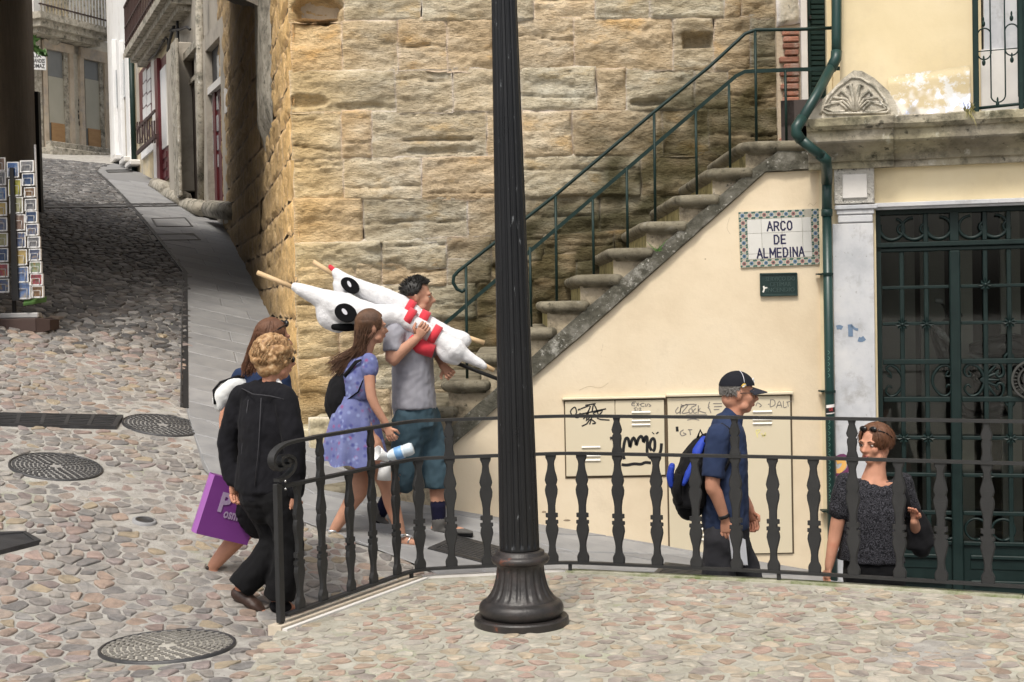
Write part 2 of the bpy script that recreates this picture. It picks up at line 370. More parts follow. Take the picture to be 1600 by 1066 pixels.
# low mossy coping along the right edge
MT['moss_edge'] = M('mossy_edge', [(.30, .29, .21), (.40, .39, .30), (.50, .48, .40)], 9, .92, .7, 40, dirt=(.16, .19, .08), dscale=5, dlo=.45, dhi=.62)
for a, b in ((EDGE[2], EDGE[3]), (EDGE[3], EDGE[4]), (EDGE[4], e_end)):
    strip(a, b - (b - a).normalized() * .004, .0, .09, .012, 'kerb_stone', MT['moss_edge'])

# smooth pavement beside the cobbles
PL = [gp(158, 262), gp(150, 268), gp(290, 428), gp(290, 640), gp(318, 735), gp(345, 765), gp(400, 792), gp(477, 819), gp(562, 853), gp(609, 867), gp(656, 887)]
PV = [tuple(p.xy) for p in PL] + [(.1, 8.5), (2.0, 8.2), (4.6, 7.0), (4.6, 11.2), (2.3, 10.9), (-.4, 10.9), (-1.4, 12.4)] + \
     [tuple(gp(x, y).xy) for x, y in ((432, 482), (352, 350), (280, 300), (222, 265), (195, 250))]
from mathutils.geometry import delaunay_2d_cdt
def sheet(poly, dz, name, m, step=.3, kind='structure', parent=None, fn=None):
    fn = fn or H; n = len(poly); pts = []; ed = []
    for i in range(n):
        a = Vector(poly[i]); b = Vector(poly[(i + 1) % n]); k = max(1, int((b - a).length / step))
        for q in range(k): pts.append(a + (b - a) * q / k)
    nb = len(pts); ed = [(i, (i + 1) % nb) for i in range(nb)]
    x0 = min(p[0] for p in poly); x1 = max(p[0] for p in poly); y0 = min(p[1] for p in poly); y1 = max(p[1] for p in poly)
    y = y0
    while y < y1:
        x = x0
        while x < x1:
            if inpoly(x, y, poly): pts.append(V(x, y).to_2d() if False else Vector((x, y)))
            x += step
        y += step
    r = delaunay_2d_cdt([Vector((p[0], p[1])) for p in pts], ed, [], 1, 1e-4)
    mb = MB(); fs = []
    for f in r[2]:
        a, b, c = [r[0][i] for i in f[:3]]
        fs.append(tuple(f) if (b - a).cross(c - a) > 0 else tuple(f)[::-1])
    mb.add([(p.x, p.y, fn(p.x, p.y) + dz) for p in r[0]], fs, smooth=True)
    return mb.build(name, m, parent, kind=kind)
pavement = sheet(PV, .012, 'pavement', MT['pave_base'])
# slabs of the pavement
def slab(c, du, dv, hu, hv, h=.006):
    cs = [(c[0] + du[0] * a * hu + dv[0] * b * hv, c[1] + du[1] * a * hu + dv[1] * b * hv) for a, b in ((-1, -1), (1, -1), (1, 1), (-1, 1))]
    if not all(inpoly(x, y, PV) for x, y in cs): return False
    if any(onplat(x, y) for x, y in cs): return False
    mb = MB(); b = .008
    ci = [(c[0] + du[0] * a * (hu - b) + dv[0] * d * (hv - b), c[1] + du[1] * a * (hu - b) + dv[1] * d * (hv - b)) for a, d in ((-1, -1), (1, -1), (1, 1), (-1, 1))]
    vs = [(x, y, H(x, y) + .0125) for x, y in cs] + [(x, y, H(x, y) + .012 + h) for x, y in ci]
    mb.add(vs, [(4, 5, 6, 7)] + [(i, (i + 1) % 4, (i + 1) % 4 + 4, i + 4) for i in range(4)])
    mb.build('paving_slab', MT['slab'], pavement); return True
ang = math.radians(24); du = (math.cos(ang), math.sin(ang)); dv = (-du[1], du[0])
def row_span(o, d, lo, hi, st=.02):
    """stretches of the line o + t d inside the pavement"""
    out = []; t = lo; cur = None
    while t <= hi:
        x, y = o[0] + d[0] * t, o[1] + d[1] * t; ok = inpoly(x, y, PV) and not onplat(x, y)
        if ok and cur is None: cur = t
        if not ok and cur is not None:
            if t - cur > .08: out.append((cur, t - st))
            cur = None
        t += st
    if cur is not None: out.append((cur, hi))
    return out
def slab_quad(cs, h):
    cx = sum(c[0] for c in cs) / 4; cy = sum(c[1] for c in cs) / 4; mb = MB(); b = .007
    ci = []
    for x, y in cs:
        L = math.hypot(x - cx, y - cy); ci.append((x + (cx - x) * b * 1.4 / L, y + (cy - y) * b * 1.4 / L))
    vs = [(x, y, H(x, y) + .0125) for x, y in cs] + [(x, y, H(x, y) + .012 + h) for x, y in ci]
    mb.add(vs, [(4, 5, 6, 7)] + [(i, (i + 1) % 4, (i + 1) % 4 + 4, i + 4) for i in range(4)]); mb.build('paving_slab', MT['slab'], pavement)
def rows(o0, du, dv, j0, j1, wv, wu, cond):
    for j in range(j0, j1):
        v0 = j * wv + .004; v1 = (j + 1) * wv - .004
        A = (o0[0] + dv[0] * v0, o0[1] + dv[1] * v0); B = (o0[0] + dv[0] * v1, o0[1] + dv[1] * v1)
        sa = row_span(A, du, -16, 12); sb = row_span(B, du, -16, 12)
        for (a0, a1) in sa:
            m = [s for s in sb if s[0] < a1 and s[1] > a0]
            if not m: continue
            b0, b1 = m[0]; n = max(1, round((a1 - a0) / wu)); cut = [0] + [(k + (.25 if j % 2 else -.25)) / n for k in range(1, n)] + [1]
            for k in range(n):
                f0, f1 = cut[k], cut[k + 1]; e = .004
                cs = [(A[0] + du[0] * (lerp(a0, a1, f0) + e), A[1] + du[1] * (lerp(a0, a1, f0) + e)), (A[0] + du[0] * (lerp(a0, a1, f1) - e), A[1] + du[1] * (lerp(a0, a1, f1) - e)),
                      (B[0] + du[0] * (lerp(b0, b1, f1) - e), B[1] + du[1] * (lerp(b0, b1, f1) - e)), (B[0] + du[0] * (lerp(b0, b1, f0) + e), B[1] + du[1] * (lerp(b0, b1, f0) + e))]
                c = (sum(q[0] for q in cs) / 4, sum(q[1] for q in cs) / 4)
                if cond(*c) and vis(c[0], c[1], H(*c), 120): slab_quad(cs, .004 + .004 * random.random())
def vis(x, y, z, m=40):
    u, v, w = proj(V(x, y, z)); return w > 0 and -m < u < 1600 + m and -m < v < 1066 + m
cut_ = lambda x, y: (x + .25) * .445 + (11.3 - y)      # > 0: lower pavement
rows((0, 9.8), du, dv, -14, 14, .36, .56, lambda x, y: cut_(x, y) > 0)
rows((0, 9.8), (.97, -.24), (.24, .97), -4, 60, .46, .75, lambda x, y: cut_(x, y) <= .0 and y < 33)

# manhole covers, drains, plates
HOLES = []      # (kind, data) kept free of cobbles
def manhole(px, py, w_px, label, rz=0, rows=6, dz=.016, m=None):
    c = gp(px, py); r = w_px / F * c.y / 2; g = gmat(c.x, c.y, rz, HT, dz - .008)
    t = thing('manhole_cover', label, 'manhole cover', (c.x, c.y, HT(c.x, c.y)), 0, 'manhole covers in the street')
    mb = MB(g); mb.lathe([(r, -.04), (r, .004), (r * .985, .008), (r * .955, .008), (r * .95, .001)], n=48, cap=False); mb.build('frame_ring', MT['cast'], t)
    mb = MB(g); mb.lathe([(.001, 0), (r * .95, 0), (r * .95, -.03)], n=48, cap=False); mb.build('plate', MT['cast_plate'], t)
    mb = MB(g); rg = random.Random(int(px)); k = rows
    for j in range(k):
        q = r * (.9 - j * .82 / k); n = max(5, int(2 * PI * q / (r * .15))); h = r * .82 / k * .30
        for i in range(n):
            a = 2 * PI * (i + .5 * (j % 2)) / n; d = PI * q / n * .52; L = MB(g @ Matrix.Rotation(a, 4, 'Z'))
            L.box((q - h, -d, .0005), (q + h, d, .008)); mb.v += L.v; b = len(mb.v) - len(L.v); mb.f += [tuple(x + b for x in f) for f in L.f]
    mb.build('relief', m or MT['cast_relief'], t)
    mb = MB(g); mb.box((-r * .12, r * .93, -.01), (r * .12, r * 1.06, .006)); mb.build('hinge', MT['cast'], t)
    HOLES.append(('c', c.x, c.y, r * 1.04)); return t
MT['cast_plate'] = M('cast_plate_dirt', [(.22, .215, .205), (.30, .29, .275)], 14, .8, .3, 80)
MT['cast_relief'] = M('cast_relief', [(.085, .085, .09), (.14, .14, .14)], 14, .4, .3, 80, metal=.4)
MT['dust_relief'] = M('dusty_relief', [(.16, .15, .135), (.24, .23, .21)], 14, .6, .3, 80)
MT['dust_plate'] = M('dusty_plate', [(.34, .32, .28), (.44, .42, .37)], 14, .9, .3, 80)
manhole(88, 731, 143, 'dark round cast manhole cover lying below the long drain grate', rows=9)
manhole(254, 666, 124, 'grey round manhole cover at the end of the drain grate beside the pavement', rows=8)
_p = MT['cast_plate']; MT['cast_plate'] = MT['dust_plate']
manhole(262, 1012, 212, 'round manhole cover full of pale grit near the end of the kerb', rows=9, m=MT['dust_relief'])
MT['cast_plate'] = _p
def rectplate(pts, label, name, cat, bars=0, m=None, group=None, base=None, cross=0):
    """pts: four corners in the photograph, near left, near right, far right, far left"""
    q = [gp(*p) for p in pts]; c = sum(q, V(0, 0, 0)) / 4; fn = HT
    t = thing(name, label, cat, (c.x, c.y, fn(c.x, c.y)), 0, group)
    def at(u, v, dz):
        p = q[0].lerp(q[1], u).lerp(q[3].lerp(q[2], u), v); return V(p.x, p.y, fn(p.x, p.y) + dz)
    mb = MB(); mb.grid(lambda u, v: at(u, v, .017), 4, 4, smooth=False); mb.build('plate', base or MT['joint'] if bars else (m or MT['cast']), t)
    fr = MB(); wv = .04 / max(.05, (q[0] - q[3]).length); wu = .04 / max(.05, (q[1] - q[0]).length)
    for a, b, cc, d in ((0, 1, 0, wv), (0, 1, 1 - wv, 1), (0, wu, wv, 1 - wv), (1 - wu, 1, wv, 1 - wv)):
        bt = [at(x, y, -.02) for x, y in ((a, cc), (b, cc), (b, d), (a, d))]; fr.prism(bt, (0, 0, .046))
    fr.build('frame', MT['cast'], t)
    if bars:
        L = (q[1] - q[0]).length; bw = .45 / bars
        for i in range(bars):
            v = (i + .5) / bars; mb = MB()
            for s in range(max(1, cross)):
                a, b = wu + (1 - 2 * wu) * s / max(1, cross), wu + (1 - 2 * wu) * (s + 1) / max(1, cross)
                k = .012
                mb.prism([at(a + k, v - bw / 2, .012), at(b - k, v - bw / 2, .012), at(b - k, v + bw / 2, .012), at(a + k, v + bw / 2, .012)], (0, 0, .014))
            mb.build('grate_bar', MT['cast'], t)
        for s in range(1, max(1, cross)):
            a = wu + (1 - 2 * wu) * s / cross; mb = MB(); k = .012
            mb.prism([at(a - k, wv, .012), at(a + k, wv, .012), at(a + k, 1 - wv, .012), at(a - k, 1 - wv, .012)], (0, 0, .016)); mb.build('cross_bar', MT['cast'], t)
    HOLES.append(('p', [tuple(p.xy) for p in q])); return t
MT['joint'] = MT['asph_joint']
rectplate([(-60, 665), (182, 671), (193, 653), (-60, 648)], 'long slotted iron drain grate crossing the cobbles', 'drain_grate', 'drain', 7, cross=6)
rectplate([(-20, 872), (64, 850), (40, 836), (-20, 838)], 'dark rectangular cover plate at the left edge of the cobbles', 'cover_plate', 'cover plate', m=MT['cast'])
rectplate([(238, 378), (314, 377), (304, 367), (232, 368)], 'dark square inspection cover in the alley pavement', 'inspection_cover', 'cover plate')
rectplate([(244, 356), (302, 356), (290, 342), (236, 343)], 'pale slab cover in the alley pavement above the dark one', 'inspection_cover', 'cover plate', m=MT['slab'])
rectplate([(168, 271), (208, 270), (202, 266), (165, 267)], 'small dark cover at the foot of the thin drainpipe far up the alley', 'inspection_cover', 'cover plate')
rectplate([(668, 862), (790, 893), (806, 866), (714, 842)], 'slotted iron grate in the pavement beside the lamp post', 'drain_grate', 'drain', 12, cross=1)
rectplate([(1015, 906), (1105, 910), (1122, 893), (1040, 884)], 'slotted iron grate in the pavement below the cream hatch', 'drain_grate', 'drain', 10, cross=1)
rectplate([(62, 327), (284, 324), (276, 319), (60, 322)], 'narrow channel drain crossing the alley', 'channel_drain', 'drain', 2, cross=10, base=MT['slab'])
c = gp(226, 816); g = gmat(c.x, c.y, 0, HT, .014)
t = thing('water_valve_cap', 'small oval water valve cap set in the cobbles', 'valve cap', tuple(c)); 
MB(g).lathe([(.06, -.03), (.06, .004), (.05, .006), (.048, .0), (.001, .004)], n=24, cap=False).build('cap', MT['cast'], t)
MB(g).lathe([(.078, -.03), (.078, .002), (.06, .003)], n=24, cap=False).build('collar', MT['slab'], t); HOLES.append(('c', c.x, c.y, .12))
# slot drain between cobbles and pavement
sd = thing('slot_drain', 'thin black slot drain bending along the pavement edge', 'drain', tuple(PL[2]))
def rail_on(a, b, w, dz, h, n):
    mb = MB(); pts = [a.lerp(b, i / n) for i in range(n + 1)]
    pts = [V(p.x, p.y, H(p.x, p.y) + dz) for p in pts]; return mb.bar(pts, w, h)
for a, b, n in ((PL[3], PL[2], 14), (PL[2], PL[1], 30)):
    rail_on(a, b, .05, .012, .02, n).build('slot', MT['black'], sd)
    sdv = V(.04, 0, 0)
    rail_on(a - sdv, b - sdv, .012, .02, .03, n).build('edge_strip', MT['cast'], sd)

# cobbles
PAL = [(.27, .25, .23), (.225, .21, .20), (.30, .25, .215), (.32, .245, .20), (.33, .275, .20), (.255, .215, .205), (.335, .31, .28), (.30, .23, .205), (.20, .19, .185), (.28, .26, .24), (.25, .24, .23), (.29, .275, .255), (.26, .24, .225)]
PAL2 = [(.40, .335, .25), (.42, .395, .335), (.38, .29, .23), (.36, .33, .28), (.44, .38, .30), (.33, .29, .26), (.44, .405, .345), (.38, .28, .235), (.42, .40, .345), (.38, .35, .31)]
PAL_SHADE = [(.095, .095, .098), (.13, .127, .124), (.08, .08, .083), (.16, .153, .147), (.115, .105, .10), (.24, .235, .23)]  # darker set for the alley, shade under the arch put into the colour
rc = random.Random(11)
def cobble_cells(x0, x1, y0, y1, sx, sy, keep):
    nxx = int((x1 - x0) / sx) + 1; nyy = int((y1 - y0) / sy) + 1; S = {}
    for j in range(-2, nyy + 2):
        for i in range(-2, nxx + 2):
            S[i, j] = (x0 + (i + .5 * (j % 2) + rc.uniform(-.45, .45)) * sx, y0 + (j + rc.uniform(-.45, .45)) * sy)
    for j in range(nyy):
        for i in range(nxx):
            x, y = S[i, j]
            if not keep(x, y): continue
            poly = [(x - sx * 1.1, y - sy * 1.1), (x + sx * 1.1, y - sy * 1.1), (x + sx * 1.1, y + sy * 1.1), (x - sx * 1.1, y + sy * 1.1)]
            for dj in (-2, -1, 0, 1, 2):
                for di in (-2, -1, 0, 1, 2):
                    if not (di or dj): continue
                    q = S.get((i + di, j + dj))
                    if not q: continue
                    mx, my = (x + q[0]) / 2, (y + q[1]) / 2; nx_, ny_ = q[0] - x, q[1] - y; out = []
                    L = len(poly)
                    for k in range(L):
                        a = poly[k]; b = poly[(k + 1) % L]
                        da = (a[0] - mx) * nx_ + (a[1] - my) * ny_; db = (b[0] - mx) * nx_ + (b[1] - my) * ny_
                        if da <= 0: out.append(a)
                        if (da < 0) != (db < 0):
                            tt = da / (da - db); out.append((a[0] + (b[0] - a[0]) * tt, a[1] + (b[1] - a[1]) * tt))
                    poly = out
                    if len(poly) < 3: break
            if len(poly) >= 3: yield x, y, poly
def cobble_mesh(mb, x, y, poly, fn, col, gap, hh):
    cx = sum(p[0] for p in poly) / len(poly); cy = sum(p[1] for p in poly) / len(poly)
    out = []
    for k in range(len(poly)):                       # cut the corners
        a = poly[k]; b = poly[(k + 1) % len(poly)]
        for t in (.2, .8):
            qx, qy = a[0] + (b[0] - a[0]) * t, a[1] + (b[1] - a[1]) * t
            out.append((qx + .010 * nz(qx * 30, qy * 30, 3), qy + .010 * nz(qx * 30, qy * 30, 7)))
    rm = sum(math.hypot(p[0] - cx, p[1] - cy) for p in out) / len(out); f = max(.4, 1 - gap / rm); n = len(out)
    vs = []; tx, ty = rc.uniform(-.07, .07), rc.uniform(-.07, .07)
    for sc, dz in ((f, -.02), (f * .97, hh * .55), (f * .80, hh)):
        for p in out:
            X = cx + (p[0] - cx) * sc; Y = cy + (p[1] - cy) * sc
            vs.append((X, Y, fn(X, Y) + dz + (X - cx) * tx + (Y - cy) * ty + (.004 * nz(X * 40, Y * 40, 9) if dz > 0 else 0)))
    vs.append((cx, cy, fn(cx, cy) + hh * 1.04))
    fs = [(r * n + k, r * n + (k + 1) % n, (r + 1) * n + (k + 1) % n, (r + 1) * n + k) for r in (0, 1) for k in range(n)]
    fs += [(2 * n + k, 2 * n + (k + 1) % n, 3 * n) for k in range(n)]
    b0 = len(mb.v); mb.add(vs, fs, smooth=False, col=col)
    mb.c[b0:] = [tuple(c * (1 + .22 * nz(p[0] * 26, p[1] * 26, 4) - (.12 if q < 2 * n else 0)) for c in col) + (1,) for q, p in enumerate(vs)]
def blocked(x, y, m=.03):
    for h in HOLES:
        if h[0] == 'c':
            if math.hypot(x - h[1], y - h[2]) < h[3] + m: return True
        elif any(inpoly(x + a, y + b, h[1]) for a, b in ((0, 0), (m, 0), (-m, 0), (0, m), (0, -m))): return True
    return False
LAMP = pz(815, 974, 0); LAMP = V(LAMP.x, LAMP.y, 0)
def near_edge(x, y, d):
    p = V(x, y, 0)
    for a, b in zip(EDGE[:-1], EDGE[1:]):
        ab = b - a; t = max(-.1, min(1, (p - a).dot(ab) / ab.length_squared)); w = .11
        if (p - a - ab * t).length < d + w: return True
    return False
cand = []
def keep_plat(x, y): return onplat(x, y) and not near_edge(x, y, .03) and math.hypot(x - LAMP.x, y - LAMP.y) > .27 and vis(x, y, 0) and not blocked(x, y)
def keep_st(x, y):
    if onplat(x, y) or inpoly(x, y, PV) or (-1.35 < x < 4 and near_edge(x, y, -.02)): return False
    z = H(x, y)
    return vis(x, y, z) and not blocked(x, y) and x > -3.6 - .36 * (y - 9) - (3 if y > 24 else 1.4)
for x, y, poly in cobble_cells(-2.6, 3.6, 5.4, 9.0, .092, .108, keep_plat):
    cand.append((y, x, poly, 1))
for x, y, poly in cobble_cells(-6.2, 1.0, 5.4, 13.5, .10, .125, keep_st): cand.append((y, x, poly, 0))
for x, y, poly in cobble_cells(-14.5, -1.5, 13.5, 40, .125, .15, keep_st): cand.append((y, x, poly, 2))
cand.sort(key=lambda c: c[0])
field = {0: MB(), 1: MB()}
for k, (y, x, poly, knd) in enumerate(cand):
    r = rc.random()
    if rc.random() < (.05 if knd == 1 else .03 if knd == 0 else 0): continue
    if knd == 1: col = rc.choice(PAL2); gap = .007 + .014 * r * r; hh = .002 + .006 * r
    elif knd == 0: col = rc.choice(PAL); gap = .006 + .012 * r * r; hh = .003 + .011 * r
    else: col = rc.choice(PAL_SHADE if y > 15 or r < (y - 13) / 3 else PAL); gap = .008 + .006 * r; hh = .014 + .014 * r
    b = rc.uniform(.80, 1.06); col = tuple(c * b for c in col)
    fn = (lambda X, Y: 0.0) if knd == 1 else H
    if k < 300:
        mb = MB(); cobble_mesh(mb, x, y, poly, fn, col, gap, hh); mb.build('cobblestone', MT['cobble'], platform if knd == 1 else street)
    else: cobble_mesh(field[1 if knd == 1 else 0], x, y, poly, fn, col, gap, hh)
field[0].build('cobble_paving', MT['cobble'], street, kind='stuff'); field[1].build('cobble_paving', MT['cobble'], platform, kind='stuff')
print('cobbles', len(cand))
# ------------------------------------------------------------ facade frames
class PF:
    """upright plane: o on it, du to the right along it; local x along, local y into the wall, z up"""
    def __init__(s, o, du):
        s.o = V(o[0], o[1], 0); s.du = V(du[0], du[1], 0).normalized(); s.n = V(s.du.y, -s.du.x, 0)
        i = -s.n
        s.mx = Matrix(((s.du.x, i.x, 0, s.o.x), (s.du.y, i.y, 0, s.o.y), (0, 0, 1, 0), (0, 0, 0, 1)))
    def uv(s, px, py, d=0):
        q = onplane(px, py, s.o - s.n * d, s.n); return (q - s.o).dot(s.du), q.z
    def u(s, px, py=500, d=0): return s.uv(px, py, d)[0]
    def z(s, px, py, d=0): return s.uv(px, py, d)[1]
    def w(s, u, d, z): return s.mx @ V(u, d, z)
    def rect(s, x0, y0, x1, y1, d=0):
        xm, ym = (x0 + x1) / 2, (y0 + y1) / 2
        return s.u(x0, ym, d), s.u(x1, ym, d), s.z(xm, y1, d), s.z(xm, y0, d)
    def box(s, mb, x0, y0, x1, y1, d0, d1, bev=0, col=None):
        a, b, c, e = s.rect(x0, y0, x1, y1, d0); mb.mx = s.mx; return mb.box((a, d0, c), (b, d1, e), bev, col)
    def poly(s, mb, pts, d0, d1, col=None):
        mb.mx = s.mx; q = [s.uv(x, y, d0) for x, y in pts]
        return mb.prism([(u, d0, z) for u, z in q], (0, d1 - d0, 0), col)

# ------------------------------------------------------------ stone tower
YT = 12.2
cx0 = P(464, 340, YT).x
side = [V(cx0, YT, 0), V(P(414, 420, 17.8).x, 17.8, 0), V(P(344, 250, 26.0).x, 26.0, 0)]
tower = thing('stone_tower', 'old yellow sandstone tower of big rough blocks above the stairs', 'tower', (cx0, YT, 0))
def zst(x): return 1.695 + .77 * (x - .267)
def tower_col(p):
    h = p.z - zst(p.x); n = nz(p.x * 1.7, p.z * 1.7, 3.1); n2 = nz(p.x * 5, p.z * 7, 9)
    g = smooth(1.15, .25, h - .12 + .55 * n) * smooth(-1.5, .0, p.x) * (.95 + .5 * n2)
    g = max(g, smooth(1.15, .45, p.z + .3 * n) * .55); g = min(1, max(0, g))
    y = smooth(-1.05, -1.85, p.x + .15 * n)  # warm tint near the corner, yellow reflected light put into the colour
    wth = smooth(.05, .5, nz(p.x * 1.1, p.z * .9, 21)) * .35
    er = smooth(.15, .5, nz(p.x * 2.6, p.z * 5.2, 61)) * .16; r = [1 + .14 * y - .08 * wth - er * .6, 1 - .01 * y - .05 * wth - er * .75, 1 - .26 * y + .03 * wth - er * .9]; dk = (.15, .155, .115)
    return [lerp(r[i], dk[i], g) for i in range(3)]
def rough_stone(o, du, n, quad, seed, proud, res=.024, amp=.022, pits=(), col=None, wob=.012, edge=.026):
    """quad: (s0, s1) x (bottom z at s0, s1) (top z at s0, s1), local to o/du"""
    (s0, s1), (b0, b1), (t0, t1) = quad; o = Vector(o); du = Vector(du); n = Vector(n)
    hgt = (t0 + t1 - b0 - b1) / 2; nu = max(4, int((s1 - s0) / res)); nv = max(4, int(hgt / res)); mb = MB()
    rr = random.Random(seed); tilt = rr.uniform(-.015, .015); cr = rr.uniform(.15, .85); crk = rr.random() < .5
    ks = []
    def fn(u, v):
        s = lerp(s0, s1, u); z = lerp(lerp(b0, b1, u), lerp(t0, t1, u), v)
        e = min((s - s0), (s1 - s), (v * hgt), ((1 - v) * hgt)); k = smooth(0, max(.008, edge * (1 + .7 * nz(s * 5, z * 5, seed))), e)
        q = V(s * 2.3, z * 5.5, seed * 3.7)
        d = proud + tilt * (v - .5) * 2
        d += amp * (noise.fractal(q * 1.1, .9, 2.1, 4) * .9)
        d += amp * .55 * (abs(nz(s * 3.1, z * 13, seed * 1.3)) - .25)
        d += .011 * nz(s * 17, z * 24, seed) + .009 * (abs(nz(s * 9, z * 19, seed * 2.1)) - .2) + .006 * nz(s * 38, z * 44, seed)
        if crk:
            cz = cr + .10 * nz(s * 3, seed) + .03 * nz(s * 11, seed); d -= .03 * math.exp(-((v - cz) * hgt / .012) ** 2) - .012 * smooth(cz - .12, cz, v) * (v < cz)
        for (ps, pzz, rs, rz, dep) in pits:
            t = max(abs(s - ps) / rs, abs(z - pzz) / rz) if dep > .1 and rz < .07 else math.hypot((s - ps) / rs, (z - pzz) / rz) + .35 * nz(s * 7, z * 7, 3) + .15 * nz(s * 17, z * 17, 5); d -= dep * smooth(1.12, .8, t)
        gw = o + du * s
        d += amp * 1.2 * nz((gw.x + gw.y) * .9, z * 2.4, 31) + amp * .8 * (abs(nz((gw.x + gw.y) * 1.9, z * 7, 33)) - .2)
        jd = lerp(.004, -.017, smooth(-.35, .30, nz((gw.x + gw.y) * 1.3, z * 1.5, 50)))
        d = lerp(jd, d, k); ks.append(k)
        ws = wob * nz(z * 6, seed * 1.1, 5) * (1 - k); wz = wob * nz(s * 6, seed * .7, 8) * (1 - k)
        return o + du * (s + ws) + V(0, 0, z + wz) + n * d
    mb.grid(fn, nu, nv, colfn=col)
    if col: mb.c = [tuple(lerp(a * b, a, smooth(.05, .75, k)) for a, b in zip(c[:3], (1.16, 1.2, 1.42))) + (1,) for c, k in zip(mb.c, ks)]
    return mb
def px2(px, py): q = P(px, py, YT); return q.x, q.z
ROWS = [((-112, -116), (-44, -48), [452, 600, 760, 900, 1050, 1216]),
        ((-38, -42), (30, 26), [462, 536, 657, 800, 833, 928, 1014, 1131, 1157, 1216]),
        ((37, 29), (111, 104), [463, 533, 621, 698, 771, 896, 1051, 1115, 1172, 1216]),
        ((114, 107), (172, 168), [464, 617, 707, 812, 932, 978, 1085, 1137, 1216]),
        ((179, 173), (245, 238), [465, 533, 580, 760, 816, 894, 1023, 1035, 1107, 1216]),
        ((251, 242), (310, 302), [466, 536, 658, 787, 1001, 1092, 1216]),
        ((314, 306), (383, 350), [468, 567, 730, 818, 937, 1080, 1216]),
        ((386, 354), (430, 384), [470, 596, 698, 768, 850, 960, 1216]),
        ((420, 387), (456, 415), [470, 555, 596, 698, 768, 900, 1216]),
        ((459, 418), (505, 470), [472, 540, 640, 745, 830, 960, 1216]),
        ((509, 474), (560, 530), [473, 530, 600, 700, 800, 900]),
        ((563, 534), (612, 590), [473, 520, 575, 660, 760, 900]),
        ((615, 593), (672, 655), [474, 540, 610, 700, 800])]
PITS = [(px2(1090, 63), .125, .06, .13), (px2(497, 16), .2, .13, .17), (px2(478, 158), .22, .055, .05), (px2(560, 166), .2, .03, .03), (px2(1012, 160), .16, .035, .07), (px2(690, 218), .33, .02, .05), (px2(690, 236), .3, .03, .03)]
rs = random.Random(5); sid = 0
for ri, ((tl, tr), (bl, br), xs) in enumerate(ROWS):
    for a, b in zip(xs[:-1], xs[1:]):
        g = -.3
        f0, f1 = (a - 470) / 746, (b - 470) / 746; m = (a + b) / 2
        s0 = P(a + g, lerp(tl, tr, f0), YT).x; s1 = P(b - g, lerp(tl, tr, f1), YT).x
        if a < 480: s0 = cx0 - .03 + rs.uniform(-.012, .012)
        j = rs.uniform(-2, 2); t0 = P(a, lerp(tl, tr, f0) + j, YT).z; t1 = P(b, lerp(tl, tr, f1) + j, YT).z
        b0 = P(a, lerp(bl, br, f0) + j, YT).z; b1 = P(b, lerp(bl, br, f1) + j, YT).z
        t0 += .030; t1 += .030; b0 -= .026; b1 -= .026
        if (s1 - s0) < .05: continue
        pits = [(q[0][0], q[0][1], q[1], q[2], q[3]) for q in PITS if s0 - .1 < q[0][0] < s1 + .1 and b0 - .1 < q[0][1] < t0 + .1]
        tint = rs.uniform(.90, 1.10); wrm = rs.uniform(-.07, .07)
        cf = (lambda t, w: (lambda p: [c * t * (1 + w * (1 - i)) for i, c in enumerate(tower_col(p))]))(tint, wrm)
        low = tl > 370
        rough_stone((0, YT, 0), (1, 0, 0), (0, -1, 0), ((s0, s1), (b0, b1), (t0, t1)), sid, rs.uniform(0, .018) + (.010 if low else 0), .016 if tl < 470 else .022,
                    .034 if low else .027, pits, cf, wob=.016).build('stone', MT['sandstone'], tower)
        sid += 1
XR = P(1251, 100, YT).x
core = MB(); foot = -1.5
core.prism([V(cx0 + .03, YT + .17, foot), V(side[1].x + .06, 17.8, foot), V(side[2].x + .06, 26.0, foot), V(2.0, 26, foot), V(XR, YT + .17, foot)], (0, 0, 10.0))
core.build('mortar_core', MT['wall_mortar'], tower)
